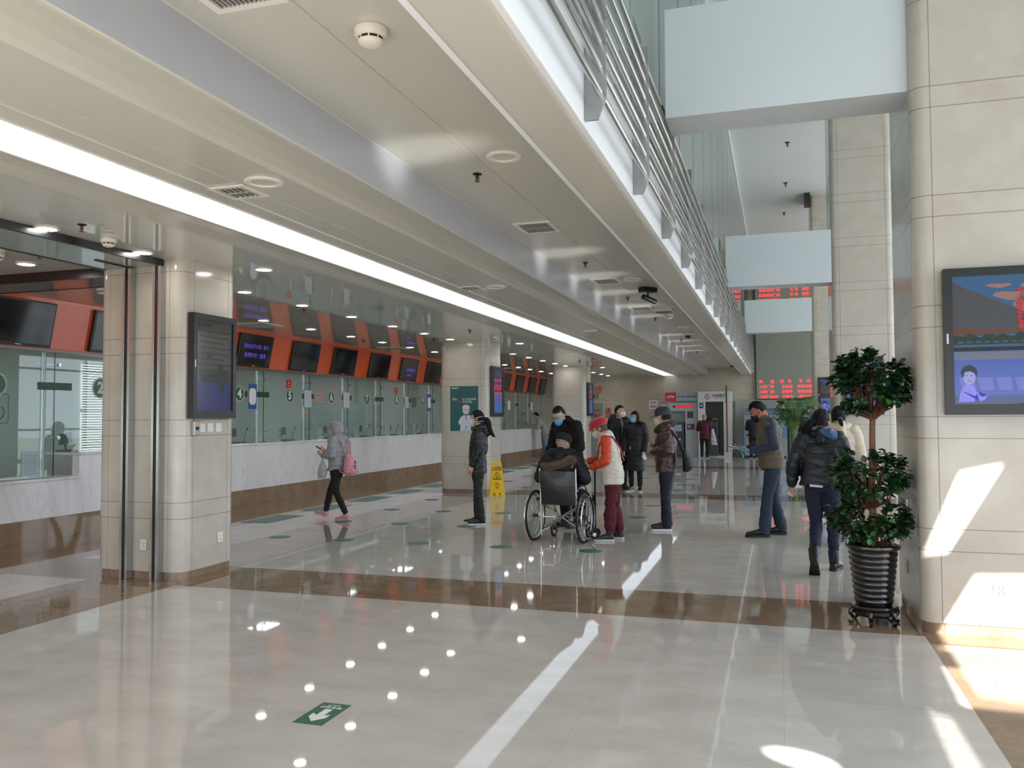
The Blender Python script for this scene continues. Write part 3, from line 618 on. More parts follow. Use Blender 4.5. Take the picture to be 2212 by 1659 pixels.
for n, y in list(win.items()):
    w = f'window {n}'
    place('ticket_box', TB, (GX-.18, y-.14, 1.09), 0.15, f'pale upright box with slots on the counter at {w}', 'box', 'upright boxes behind the glass')
    place('payment_terminal', TM, (GX-.30, y+.22, 1.09), -.1, f'black terminal screen on the counter at {w}', 'terminal', 'black terminals behind the glass')
    place('card_stand', CS, (GX-.2, y-.55, 1.09), 0, f'small white card on a stand left of {w}' if n > 4 else f'small white card on a stand right of {w}', 'card stand', 'small card stands behind the glass')
    place('desk_microphone', MC, (GX-.25, y+.5, 1.09), .4, f'dark gooseneck microphone on the counter at {w}', 'microphone', 'microphones behind the glass')
for k, y in enumerate((27.0, 28.6, 30.2, 31.6)):
    place('payment_terminal', TM, (GX-.28, y, 1.09), 0, f'small dark terminal on the far counter, {ORD[k]} beyond the poster column', 'terminal', 'terminals on the far counter')
place('payment_terminal', TM, (GX-.3, 8.95+.3, 1.09), .3, 'black terminal lying tilted beside the post between windows 1 and 2', 'terminal')
mb = MB(); mb.box((-.12, -.16, 0), (.12, .16, .15)); o = mb.build('printer', M_dev, bevel=.02); o.location = (GX-.3, 13.55, 1.09); tag(o, 'pale rounded printer on the counter right of the number 4', 'printer')
mb = MB(); mb.box((-.02, -.26, 0), (.02, .26, .25)); mb.box((-.1, -.1, 0), (.1, .1, .02)); o = mb.build('monitor', M_devd, bevel=.006); o.location = (GX-.45, 12.62, 1.13); tag(o, 'dark grey monitor behind the glass at window 4', 'monitor')
mb = MB(); mb.box((-.03, -.22, 0), (.03, .22, .018)); o = mb.build('tray', M_wpaper); o.location = (GX+.04, 8.05, .80); tag(o, 'white paper tray lying on the low counter at window 1', 'tray')

# ------------------------------------------------------------------ orange band with screens above the glass
OU = Vector((0.13, 0, 0.645)).normalized(); ON = YP.cross(OU)
of = empty('overhead_band', (-9.04, 12, 2.44), label='glossy orange band leaning out above the counter windows', cat='signboard')
mb = MB(); poly = [(-9.05, 2.455), (-8.92, 3.0915), (-9.3, 3.0915), (-9.3, 2.455)]; mb.rings([[(u, Y0, v) for u, v in poly], [(u, Y1, v) for u, v in poly]]); child(mb, 'panel', M_orange, of)
mb = MB(); mb.box((-9.20, Y0, 2.425), (-9.03, Y1, 2.4548)); child(mb, 'bottom_rail', mat('rail_grey', (120, 108, 108), 0.3, metal=.6), of)
def tv(y, n, w=.98, txt=None):
    t = empty('wall_screen', (-9.05, y, 2.455), label=n, cat='screen', group='screens on the orange band')
    Mx = Matrix((YP, OU, ON)).transposed().to_4x4()
    mb = MB(); mb.box((-w/2, .02, .003), (w/2, .60, .055)).xf(Mx); mb.build('housing', M_black, t, bevel=.006)
    mb = MB(); mb.box((-w/2+.025, .06, .0555), (w/2-.025, .58, .057)).xf(Mx); mb.build('display', M_screen, t)
    mb = MB(); mb.box((-.04, .035, .0555), (.04, .045, .0565)).xf(Mx); mb.build('badge', M_wplast, t)
    for s, z, body, sz in txt or ():
        text(body, sz, Mx @ Vector((s, z, .0575)), YP, OU, mat('screen_violet', (84, 70, 200), 0.4, emit=.8), 'caption', t)
tv(8.0, 'large black screen on the orange band above window 1'); tv(9.63, 'black screen above window 2, partly hidden by the near column'); tv(11.26, 'black screen hidden behind the near column')
tv(12.89, 'lit screen with violet writing above window 4', txt=((.0, .38, '预约挂号主窗 / 退卡', .085), (0, .22, '取预约号 / 缴费', .095)))
tv(14.57, 'black screen above window 5'); tv(16.15, 'black screen above window 6'); tv(17.83, 'black screen with curved reflection above window 7')
tv(19.48, 'lit screen with dim violet writing above window 8', txt=((.05, .30, '自助服务机', .10), (0, .17, '挂号缴费窗口', .05))); tv(21.08, 'black screen beside the poster column above window 9')
for k, y in enumerate((25.9, 27.45, 29.1, 30.7, 32.25)): tv(y, f'grey screen on the far part of the orange band, {ORD[k]} beyond the poster column', .92)

# ================================================================== FLOOR STICKERS
xs_d = [-6.2, -5.27, -4.24, -3.17, -2.08]; ys_d = [9.49, 11.14, 12.8, 14.5, 17.6, 19.1, 20.8, 22.4]
mbd = MB(); mbd.lathe([(.135, 0.0005), (.135, .002)], n=36); dme = mbd.mesh('floor_dot'); dme.materials.append(M_dot)
for j, y in enumerate(ys_d):
    for i, x in enumerate(xs_d):
        if (i, j) in ((0, 4),): continue
        o = bpy.data.objects.new('floor_dot', dme); COL.objects.link(o); o.location = (x, y, 0)
        tag(o, f'round green floor sticker, {ORD[i]} from the left in the {ORD[j]} row from the camera', 'floor sticker', 'green dots on the floor')
mbd = MB(); mbd.box((-.23, -.5, .0005), (.23, .5, .002)); rme = mbd.mesh('waiting_mark'); rme.materials.append(mat('mark_green', (52, 112, 96), 0.35, var=.25, vscale=30))
for k in range(12):
    y = 11.15+1.6*k; o = bpy.data.objects.new('waiting_mark', rme); COL.objects.link(o); o.location = (-7.4, y, 0)
    tag(o, f'green rectangular floor mark, {ORD[k]} from the near column along the counter', 'floor sticker', 'green rectangles along the counter')
t = empty('exit_sticker', (-2.30, 3.925, 0), 0, label='green floor sticker with white arrow and exit lettering in the foreground', cat='floor sticker')
mb = MB(); mb.box((-.085, -.155, .0005), (.085, .155, .0016)); mb.build('sheet', M_green, t)
mb = MB(); P = [(-.022, .062), (.022, .062), (.022, -.035), (.052, -.005), (.052, -.045), (.0, -.118), (-.052, -.045), (-.052, -.005), (-.022, -.035)]
P = [(-.020, .065), (.022, .065), (.022, -.03), (.05, -.005), (.05, -.055), (.0, -.115), (-.05, -.055), (-.05, -.005), (-.020, -.03)]
mb.prism(P, 'z', .0016, .0022); mb.build('arrow', M_wpaper, t)
text('安全出口', .032, (0, .092, .0022), -XP, -YP, M_wpaper, 'lettering', t, thick=.0008); text('E X I T', .024, (0, .125, .0022), -XP, -YP, M_wpaper, 'lettering', t, thick=.0008)
# ================================================================== SCREENS AND FITTINGS ON THE COLUMNS
def poly3(mb, Mx, pts, z, t=.0006):
    mb.rings([[Mx @ Vector((x, y, z)) for x, y in pts], [Mx @ Vector((x, y, z+t)) for x, y in pts]])
def rectp(x0, y0, x1, y1): return [(x0, y0), (x1, y0), (x1, y1), (x0, y1)]
def sm(name, rgb, e=.35): return mat('scr_'+name, tuple(int(v*.8) for v in rgb), .15, emit=e, ecol=rgb)
def display(origin, right, label, kind, w=.66, h=1.03, flip=False):
    """portrait advertising screen; origin = bottom centre on the wall, right = direction to viewer's right"""
    t = empty('wall_display', origin, label=label, cat='screen', group='portrait screens on the columns')
    R = Vector(right); Mx = Matrix((R, ZP, R.cross(ZP))).transposed().to_4x4()
    mb = MB()
    for a in ((-w/2, 0, -w/2+.055, h), (w/2-.055, 0, w/2, h), (-w/2+.055, 0, w/2-.055, .075), (-w/2+.055, h-.055, w/2-.055, h)):
        k = len(mb.v); mb.box((a[0], a[1], .002), (a[2], a[3], .075)); mb.xf(Mx, k)
    mb.build('frame', M_black, t)
    mb = MB(); mb.box((-w/2+.05, .07, .01), (w/2-.05, h-.05, .06)); mb.xf(Mx); mb.build('screen', mat('screen_grey_'+kind, (70, 70, 66) if kind == 'dim' else (24, 26, 34), .07, coat=.6, emit=.12), t)
    mb = MB(); mb.box((-w/2+.012, .50, .075), (-w/2+.024, .57, .079)).xf(Mx); mb.build('handle', M_steel_l, t)
    W2, B, T = w/2-.055, .08, h-.058; mid = .46
    mb = MB(); ms = []
    def use(m):
        if m not in ms: ms.append(m)
        mb.cur = ms.index(m)
    z = .0605
    if kind == 'hospital':
        use(sm('sky', (52, 92, 134))); poly3(mb, Mx, rectp(-W2, mid, W2, T), z)
        use(sm('cloud', (150, 112, 104))); 
        for cx, cy, rx, ry in ((.10, .83, .12, .03), (.20, .76, .10, .04), (.02, .90, .08, .015), (.22, .89, .07, .02)):
            poly3(mb, Mx, [(max(-W2, min(W2, cx+rx*math.cos(a))), cy+ry*math.sin(a)*(1+.3*math.sin(3*a))) for a in [2*math.pi*k/18 for k in range(18)]], z+.0006)
        use(sm('facade', (78, 72, 68))); poly3(mb, Mx, [(-W2, .93), (.13, .73), (.2, .68), (.2, .56), (-W2, .55)], z+.0012)
        use(sm('window_blue', (52, 74, 98)))
        for r in range(7):
            for c in range(13):
                u = -W2+.012+c*.036; s = 1-(u+W2)/.62
                yb = .575+(.335*s)*(r+.3)/7+.0; poly3(mb, Mx, rectp(u, yb, u+.022, yb+.022*max(.35, s)), z+.0018)
        use(sm('orange_trim', (120, 50, 26))); poly3(mb, Mx, [(-W2, .60), (.15, .585), (.15, .575), (-W2, .575)], z+.0022)
        use(sm('trees', (26, 48, 34))); poly3(mb, Mx, [(-W2, .49), (W2, .49)]+[(W2-i*(2*W2/16), .555+.014*math.sin(i*2.1)+.008*math.sin(i*5)) for i in range(17)], z+.0026)
        use(sm('cars', (60, 74, 104))); 
        for c in range(9): poly3(mb, Mx, rectp(-W2+.03+c*.055, .50, -W2+.065+c*.055, .515), z+.0032)
        use(sm('bezel', (14, 22, 30), .1)); poly3(mb, Mx, rectp(-W2, .445, W2, mid+.012), z+.0032)
        use(sm('wall_blue', (70, 92, 176))); poly3(mb, Mx, rectp(-W2, B, W2, .445), z)
        use(sm('ceiling_grey', (104, 112, 132))); poly3(mb, Mx, rectp(-W2, .385, W2, .44), z+.0006)
        use(sm('floor_slate', (58, 78, 124))); poly3(mb, Mx, rectp(-W2, B, W2, .135), z+.0006)
        use(sm('seat', (104, 112, 196)))
        for c in range(5): poly3(mb, Mx, [(-W2+.03+c*.115, .26), (-W2+.125+c*.115, .26), (-W2+.135+c*.115, .17), (-W2+.05+c*.115, .17)], z+.0012)
        use(sm('coat', (132, 128, 236))); poly3(mb, Mx, [(-.25, .09), (-.15, .09), (-.145, .13), (-.125, .165), (-.12, .135), (-.10, .125), (-.07, .135), (-.05, .135), (-.06, .14), (-.09, .10), (-.12, .095), (-.145, .19), (-.165, .21), (-.20, .215), (-.235, .17)], z+.0018)
        use(sm('face', (150, 150, 214))); poly3(mb, Mx, [(-.18+.04*math.cos(a), .262+.05*math.sin(a)) for a in [2*math.pi*k/20 for k in range(20)]], z+.0024)
        use(sm('hair', (14, 14, 22), .1)); poly3(mb, Mx, [(-.225, .27), (-.232, .30), (-.215, .335), (-.175, .35), (-.14, .33), (-.127, .295), (-.135, .262), (-.145, .29), (-.175, .305), (-.21, .298), (-.215, .262)], z+.003)
        poly3(mb, Mx, rectp(-.20, .272, -.188, .276), z+.0036); poly3(mb, Mx, rectp(-.17, .272, -.158, .276), z+.0036); poly3(mb, Mx, rectp(-.186, .235, -.17, .238), z+.0036)
        mb.build('picture', ms, t)
        for i, ch in enumerate('预约挂号'): 
            text(ch, .085, Mx @ Vector((.165, .83-.075*i, z+.0045)), R, ZP, sm('red_text', (190, 40, 50)), 'caption', t, bold=.003)
    elif kind == 'dim':
        use(sm('violet_low', (52, 54, 104), .22)); poly3(mb, Mx, rectp(-W2, B, W2, .36), z)
        use(sm('text_grey', (52, 54, 52), .05)); poly3(mb, Mx, rectp(-W2+.02, .91, -W2+.22, .935), z+.0006)
        for r in range(9): poly3(mb, Mx, rectp(-W2+.04, .86-.055*r, W2-.03-.05*(r % 3), .872-.055*r), z+.0006)
        for cx, cy in ((.10, .50), (.12, .30), (-.08, .62)):
            poly3(mb, Mx, [(cx+.035*math.cos(a)*(1+.2*math.sin(3*a)), cy+.05*math.sin(a)) for a in [2*math.pi*k/14 for k in range(14)]], z+.0012)
        mb.build('picture', ms, t)
    else:
        use(sm('dusk', (66, 66, 96))); poly3(mb, Mx, rectp(-W2, .62, W2, T), z)
        use(sm('violet_mid', (84, 96, 168))); poly3(mb, Mx, rectp(-W2, B, W2, .50), z)
        use(sm('cyan_low', (60, 110, 170))); poly3(mb, Mx, rectp(-W2, B, W2, .26), z+.0006)
        use(sm('pink_text', (196, 52, 92), .6))
        for r, yy in enumerate((.72, .62, .55, .47)):
            for c in range(4): poly3(mb, Mx, rectp(-W2+.04+c*.125, yy, -W2+.12+c*.125, yy+.055-.02*(r % 2)), z+.0012)
        mb.build('picture', ms, t)
    return t
display((-5.435, 7.06, 1.545), YP, 'tall dim portrait screen on the side of the nearest left column', 'dim')
display((-5.595, 16.42, 1.55), YP, 'portrait screen with pink writing on the side of the green poster column', 'pink')
display((-5.655, 25.7, 1.56), YP, 'narrow-looking portrait screen on the side of the farthest left column', 'pink')
display((1.455, 6.595, 1.545), XP, 'large portrait screen showing a hospital building at the right edge of the photo', 'hospital')
display((1.44, 15.995, 1.55), XP, 'portrait screen on the middle right column, half hidden by the potted tree', 'hospital')
display((1.42, 25.195, 1.58), XP, 'small far portrait screen with bright blue lower half, left of the potted tree', 'hospital')
# shutter guide rails on the near column
for x, l in ((-6.045, 'left vertical black and steel guide rail on the near left column'), (-5.69, 'right vertical black and steel guide rail on the near left column')):
    t = empty('guide_rail', (x, 6.62, 0), label=l, cat='guide rail', group='shutter guide rails')
    mb = MB(); mb.box((-.045, -.03, .002), (-.018, .048, 3.02)); mb.box((.018, -.03, .002), (.045, .048, 3.02)); mb.box((-.018, .03, .002), (.018, .048, 3.02)); mb.build('channel', M_steel_l, t)
    mb = MB(); mb.box((-.018, -.012, .002), (.018, .03, 3.02)); mb.build('slot', M_blackm, t)
# switches, outlets, box
def plate(name, loc, rz, label, cat, w=.086, h=.086, style='switch'):
    t = empty(name, loc, rz, label=label, cat=cat)   # local: +y is out of the wall
    mb = MB(); mb.box((-w/2, 0, -h/2), (w/2, .008, h/2)); mb.build('plate', M_wplast, t, bevel=.003)
    mb = MB()
    if style == 'switch': 
        for s in (-1, 0, 1): mb.box((s*.022-.009, .008, -.03), (s*.022+.009, .012, .03))
        mb.build('rocker', M_wplast, t, bevel=.002)
    else:
        for x, z, a in ((-.012, .018, .5), (.012, .018, -.5), (0, -.004, 0), (-.014, -.022, .6), (.014, -.022, -.6)): mb.box((x-.003, .008, z-.006), (x+.003, .0086, z+.006))
        mb.build('socket_hole', M_black, t)
    return t
R90 = -math.pi/2
for i, y in enumerate((6.95, 7.08, 7.21)): plate('light_switch', (-5.439, y, 1.455), R90, f'white light switch under the near column screen, {["left", "middle", "right"][i]} one of three', 'switch')
t = empty('key_box', (-5.44, 6.84, 1.45), R90, label='small steel key switch box beside the three white switches', cat='switch box')
mb = MB(); mb.box((-.04, 0, -.07), (.04, .04, .07)); mb.build('case', M_steel, t, bevel=.004); mb = MB(); mb.tube([(0, .04, .0), (0, .048, .0)], .018, 12); mb.build('lock', M_dsteel, t); mb = MB(); mb.box((-.028, .04, .035), (.028, .042, .06)); mb.build('sticker', mat('amber', (220, 160, 40), .4), t)
plate('wall_outlet', (-5.87, 6.667, .33), math.pi, 'small white outlet between the two guide rails near the floor', 'outlet', .075, .1, 'o')
plate('wall_outlet', (-5.438, 7.25, .34), R90, 'white outlet low on the bright side of the near left column', 'outlet', .08, .1, 'o')
plate('wall_outlet', (1.45, 6.597, .33), math.pi, 'white five-hole outlet low on the sunlit right column', 'outlet', .1, .1, 'o')
plate('wall_outlet', (0.948, 7.3, .35), math.pi/2, 'white outlet low on the shaded side of the right column', 'outlet', .08, .1, 'o')
t = empty('wall_plaque', (0.948, 7.28, .78), math.pi/2, label='grey framed plaque on the shaded side of the right column beside the potted tree', cat='plaque')
mb = MB(); mb.box((-.14, 0, -.11), (.14, .018, .11)); mb.build('frame', M_steel, t); mb = MB(); mb.box((-.12, .018, -.09), (.12, .020, .09)); mb.build('face', mat('plaque_grey', (120, 124, 120), .3), t)
# green poster with a doctor
t = empty('poster', (-6.115, 15.975, 1.26), label='green poster with a cartoon doctor and white writing on the second column', cat='poster')
Mx = Matrix((XP, ZP, XP.cross(ZP))).transposed().to_4x4()
mb = MB(); mb.box((-.305, 0, .001), (.305, .91, .004)).xf(Mx); mb.build('sheet', mat('poster_teal', (20, 88, 90), .35), t)
mb = MB(); ms = [mat('doc_white', (214, 220, 238), .5), mat('doc_skin', (232, 196, 190), .5), mat('doc_blue', (150, 176, 214), .5), mat('doc_dark', (60, 70, 96), .5)]
mb.cur = 0
poly3(mb, Mx, [(-.09, 0), (.14, 0), (.15, .14), (.19, .13), (.20, .20), (.17, .28), (.12, .32), (-.02, .32), (-.08, .28), (-.13, .18), (-.11, .12), (-.08, .14)], .004)
mb.cur = 1; poly3(mb, Mx, [(.04+.075*math.cos(a), .42+.085*math.sin(a)) for a in [2*math.pi*k/20 for k in range(20)]], .0046)
mb.cur = 0; poly3(mb, Mx, [(-.035, .45), (.115, .45), (.12, .50), (.08, .53), (0, .53), (-.04, .50)], .0052)
mb.cur = 0; poly3(mb, Mx, [(-.01, .35), (.09, .35), (.10, .395), (-.02, .395)], .0052)
mb.cur = 3; poly3(mb, Mx, rectp(.0, .425, .02, .432), .0056); poly3(mb, Mx, rectp(.06, .425, .08, .432), .0056); poly3(mb, Mx, [(.035, .10), (.055, .10), (.05, .04), (.045, .02), (.04, .04)], .0056)
mb.cur = 2; poly3(mb, Mx, [(.02, .32), (.07, .32), (.055, .22), (.035, .22)], .005); mb.build('doctor_figure', ms, t)
text('公　告', .085, (0, -.0052, .77), XP, ZP, mat('poster_dark_text', (10, 52, 60), .4), 'title', t)
text('保持　　以上安全距离', .052, (0, -.0052, .645), XP, ZP, M_wpaper, 'caption', t); text('一米', .052, (-.085, -.0056, .645), XP, ZP, M_red, 'caption', t)
text('交叉感染', .052, (.07, -.0052, .59), XP, ZP, M_wpaper, 'caption', t); text('避免', .052, (-.09, -.0052, .59), XP, ZP, M_red, 'caption', t)
mb = MB(); mb.disc((-.26, -.0045, .875), .015, 'y', 12, -.001); mb.box((-.235, -.0055, .867), (-.13, -.0045, .883)); mb.build('emblem', M_wpaper, t)
# caution A-frame sign
def caution():
    t = empty('caution_sign', (-5.30, 15.62, 0), math.radians(22), label='yellow folding wet-floor caution sign standing by the poster column', cat='caution sign')
    My = mat('caution_yellow', (232, 186, 20), .35)
    def panel(s):
        mb = MB(); H = .66
        # outline with handle slot and foot notch, local x across, z up, leaning
        out = [(-.155, 0), (-.09, 0), (-.075, .065), (-.035, .065), (-.03, 0), (.03, 0), (.035, .065), (.075, .065), (.09, 0), (.155, 0), (.10, .58), (.085, H), (-.085, H), (-.10, .58)]
        hole = [(-.045, .585), (.045, .585), (.04, .63), (-.04, .63)]
        def P(x, z, d): return Vector((x, s*(.155*(1-z/H)+.012)+d, z))
        loops = [[Vector((x, 0, z)) for x, z in l] for l in (out, hole)]
        tr = tessellate_polygon(loops); pts = [p for l in loops for p in l]
        n = len(pts); vs = [P(p.x, p.z, 0) for p in pts]+[P(p.x, p.z, .012*s) for p in pts]
        fs = [tuple(t_) for t_ in tr]+[tuple(i+n for i in reversed(t_)) for t_ in tr]
        k = 0
        for l in (out, hole):
            m = len(l); fs += [(k+i, k+(i+1) % m, k+(i+1) % m+n, k+i+n) for i in range(m)]; k += m
        mb.add(vs, fs); mb.build('panel', My, t)
    panel(-1); panel(1)
    Up = Vector((0, .155/.66, 1)).normalized()
    def at(x, z, e=.002): return Vector((x, -(.155*(1-z/.66)+.012)-.0125-e, z))
    text('小心地滑', .042, at(0, .545), XP, Up, M_red, 'lettering', t, bold=.001); text('CAUTION', .044, at(0, .505), XP, Up, M_black, 'lettering', t, bold=.0008)
    mb = MB(); F = Matrix((XP, Up, XP.cross(Up))).transposed().to_4x4(); F.translation = at(0, .38, .0005)
    def tri(r): return [(r*math.cos(math.radians(90+120*k)), r*math.sin(math.radians(90+120*k))-.01) for k in range(3)]
    a, b = tri(.105), tri(.085)
    mb.rings([[F @ Vector((x, y, 0)) for x, y in a], [F @ Vector((x, y, 0)) for x, y in b], [F @ Vector((x, y, .001)) for x, y in b], [F @ Vector((x, y, .001)) for x, y in a]], closed=True)
    for pts in ([(-.035, -.035), (-.005, -.01), (.0, .012), (.012, .01), (.008, -.012), (.03, -.02), (.04, -.035), (.028, -.034), (.018, -.026), (.002, -.024), (-.02, -.045)],
                [(.002+.009*math.cos(a_), .026+.009*math.sin(a_)) for a_ in [2*math.pi*k/10 for k in range(10)]], [(-.045, -.052), (.045, -.052), (.045, -.047), (-.045, -.047)]):
        mb.rings([[F @ Vector((x, y, 0)) for x, y in pts], [F @ Vector((x, y, .001)) for x, y in pts]])
    mb.build('warning_triangle', M_black, t)
    text('WET', .03, at(0, .245), XP, Up, M_black, 'lettering', t, bold=.0006); text('FLOOR', .03, at(0, .212), XP, Up, M_black, 'lettering', t, bold=.0006)
    mb = MB(); F.translation = at(0, .165, .0005); pts = rectp(-.03, -.012, .03, .012); mb.rings([[F @ Vector((x, y, 0)) for x, y in pts], [F @ Vector((x, y, .001)) for x, y in pts]]); mb.build('red_mark', M_red, t)
    mb = MB(); mb.box((-.06, -.02, .645), (.06, .02, .665)); mb.build('hinge', My, t)
caution()

# ================================================================== FAR WALL
FW = Y1
def wtext(p, body, size, x, y, z, m, name='lettering', bold=.0): return text(body, size, (x, y, z), XP, ZP, m, name, p, bold=bold)
# LED board
t = empty('led_board', (1.65, FW, 2.16), label='huge grey display board with red writing high on the far wall', cat='display board')
M_board = mat('board_grey', (136, 140, 130), .25, var=.03); M_ledred = mat('led_red', (255, 70, 80), .5, emit=1.6, ecol=(255, 56, 66))
def lt(dx, dz, body, size): 
    o = text(body, size, (dx-1.65, -.124, dz-2.16), XP, ZP, M_ledred, 'led_writing', t, bold=.002)
mb = MB(); mb.box((-2.42, -.12, 0), (2.45, -.003, 4.98)); mb.build('panel', M_board, t)
mb = MB(); mb.box((-2.46, -.13, -.04), (-2.42, -.003, 5.02)); mb.box((2.45, -.13, -.04), (2.49, -.003, 5.02)); mb.box((-2.42, -.13, -.04), (2.45, -.003, 0)); mb.box((-2.42, -.13, 4.98), (2.45, -.003, 5.02)); mb.build('frame', M_dsteel, t)
for k in range(11):
    z = 6.58-.19*k
    lt(-.25, z, '科　　室' if k == 0 else '耳鼻喉科门诊', .13); lt(.62, z, '医　生' if k == 0 else ('赵 凤', '李 明', '王 艳', '孙 杰', '高 岩')[k % 5], .13); lt(1.15, z, '号　类' if k == 0 else '知名专家', .13); lt(3.55, z, ('知名专家', '主任医师')[k % 2], .13)
lt(-.40, 2.79, '科　　室', .135); lt(.28, 2.79, '医　生', .135); lt(.93, 2.79, '号　类', .135)
for k, (a_, b_, c_) in enumerate((('儿科门诊', '赵凤格', '知名专家'), ('儿科门诊', '魏慧平', '知名专家'), ('儿科门诊(特', '李海明', '特需(专'))):
    z = 2.60-.19*k; lt(-.40 if k < 2 else -.32, z, a_, .135 if k < 2 else .125); lt(.33, z, b_, .125); lt(.93, z, c_, .125)
# grey kiosk wall panel under the board
mb = MB(); mb.box((-1.54, FW-.16, 0), (4.2, FW-.003, 2.12)); tag(mb.build('kiosk_panel', mat('panel_grey', (150, 152, 146), .35, var=.03), bevel=.012), 'grey wall panel behind the row of blue self-service kiosks', 'wall panel')
def kiosk(x, label, red=False):
    t = empty('service_kiosk', (x, FW-.17, 0), label=label, cat='kiosk', group='blue self-service kiosks')
    B_ = mat('kiosk_blue', (120, 168, 206), .35); G_ = mat('kiosk_grey', (176, 186, 188), .35)
    mb = MB(); mb.box((-.34, -.42, .06), (.34, -.003, 1.55)); mb.build('cabinet', G_, t, bevel=.012)
    mb = MB(); mb.box((-.35, -.43, 0), (.35, -.003, .06)); mb.build('base', M_dsteel, t)
    mb = MB(); mb.box((.06, -.43, .72), (.34, -.42, 1.5)); mb.box((-.345, -.432, 1.49), (.345, -.40, 1.56)); mb.box((-.345, -.432, .1), (-.30, -.42, 1.0)); mb.build('blue_trim', B_, t)
    mb = MB(); mb.box((-.34, -.30, 1.62), (.34, -.25, 1.84)); mb.build('header', B_, t, bevel=.01)
    mb = MB(); mb.box((-.30, -.306, 1.655), (.30, -.30, 1.805)); mb.build('header_display', mat('kiosk_lcd', (84, 96, 92), .2), t)
    if red: text('暂停服务', .15, (0, -.309, 1.73), XP, ZP, M_ledred, 'led_writing', t, bold=.003)
    mb = MB(); mb.tube([(-.2, -.26, 1.54), (-.2, -.26, 1.63)], .02, 8); mb.tube([(.2, -.26, 1.54), (.2, -.26, 1.63)], .02, 8); mb.build('header_post', B_, t)
    mb = MB(); mb.box((-.29, -.427, 1.08), (.05, -.42, 1.44)); mb.build('touch_screen', M_screen, t)
    mb = MB(); mb.box((-.26, -.45, .78), (.02, -.42, .86)); mb.build('dispenser_slot', M_black, t, bevel=.004)
    mb = MB(); mb.box((.12, -.435, 1.12), (.26, -.43, 1.38)); mb.build('instruction_sheet', mat('sheet_green', (150, 200, 180), .5), t)
    mb = MB(); mb.box((-.28, -.47, .60), (.28, -.42, .64)); mb.build('ledge', G_, t)
kiosk(-.88, 'blue and grey self-service kiosk nearest the bank machines'); kiosk(-.05, 'blue and grey self-service kiosk hidden mostly by the man in the padded vest')
kiosk(.72, 'blue self-service kiosk directly left of the teal overhead sign'); kiosk(1.5, 'blue self-service kiosk with red lit header below the teal sign', True)
t = empty('hanging_sign', (1.05, FW-.17, 1.84), label='teal sign with white writing above the kiosks', cat='sign')
mb = MB(); mb.box((-.3, -.05, 0), (.62, -.003, .28)); mb.build('board', mat('sign_teal', (20, 132, 128), .35), t); text('自助服务', .21, (.14, -.053, .14), XP, ZP, M_wpaper, 'lettering', t, bold=.004)
# cash machine with grey header
t = empty('cash_machine', (-3.45, FW, 0), label='silver bank cash machine with red ATM sign and dark keypad bay', cat='cash machine')
S_ = mat('atm_silver', (168, 176, 182), .35); D_ = mat('atm_dark', (62, 70, 78), .35); N_ = mat('atm_navy', (44, 58, 72), .3)
mb = MB(); mb.box((-.62, -.72, 2.10), (-.22, -.5, 2.42)); mb.build('red_sign', M_red, t, bevel=.006); wtext(t, 'ATM', .13, -.42, -.723, 2.25, M_wpaper, bold=.003)
mb = MB(); mb.box((-.22, -.70, 2.10), (.58, -.5, 2.43)); mb.build('header', mat('atm_header', (150, 156, 166), .35), t, bevel=.006)
wtext(t, 'ICBC', .075, -.105, -.703, 2.26, M_black, bold=.001); wtext(t, '中国工商银行', .074, .345, -.703, 2.26, M_black, bold=.001)
mb = MB(); mb.ring((.045, -.703, 2.26), .032, .045, 'y', 20, -.002); mb.box((.024, -.706, 2.24), (.042, -.702, 2.28)); mb.box((.048, -.706, 2.24), (.066, -.702, 2.28)); mb.build('bank_emblem', M_red, t)
mb = MB(); mb.box((-.55, -.62, 0), (-.50, -.05, 2.04)); mb.box((.54, -.62, 0), (.58, -.05, 2.10)); mb.box((-.5, -.62, 1.72), (.54, -.05, 2.04)); mb.box((.10, -.62, 0), (.54, -.05, 1.72)); mb.box((-.5, -.3, 0), (.10, -.05, 1.72)); mb.build('housing', S_, t, bevel=.01)
mb = MB(); mb.box((-.36, -.625, 1.85), (.40, -.62, 1.93)); mb.build('led_panel', M_black, t); mb = MB(); mb.box((-.27, -.627, 1.862), (.39, -.625, 1.918)); mb.build('led_bar', mat('led_band', (230, 20, 24), .5, emit=1.2), t)
mb = MB(); mb.box((-.45, -.60, .05), (.05, -.31, 1.30)); mb.build('machine_body', D_, t, bevel=.015)
mb = MB(); mb.box((-.36, -.612, .96), (-.04, -.60, 1.2)); mb.build('screen', mat('atm_screen', (110, 134, 150), .15, emit=.3), t)
mb = MB(); mb.box((-.4, -.66, .80), (0, -.59, .90)); mb.build('keypad_shelf', N_, t, bevel=.008); mb = MB(); mb.box((-.30, -.615, .62), (-.08, -.60, .68)); mb.build('cash_slot', M_wpaper, t)
mb = MB(); mb.box((-.40, -.305, 1.36), (.02, -.30, 1.62)); mb.build('guide_sheet', mat('atm_sheet', (176, 186, 188), .4), t)
mb = MB(); mb.box((.18, -.625, 1.45), (.40, -.62, 1.70)); mb.build('window', M_black, t); mb = MB(); mb.box((.16, -.625, 1.02), (.44, -.62, 1.24)); mb.build('leaflet', mat('leaflet_navy', (52, 60, 96), .4), t); mb = MB(); mb.disc((.24, -.6255, 1.14), .06, 'y', 16, -.001); mb.build('leaflet_picture', mat('leaflet_tan', (196, 150, 120), .4), t)
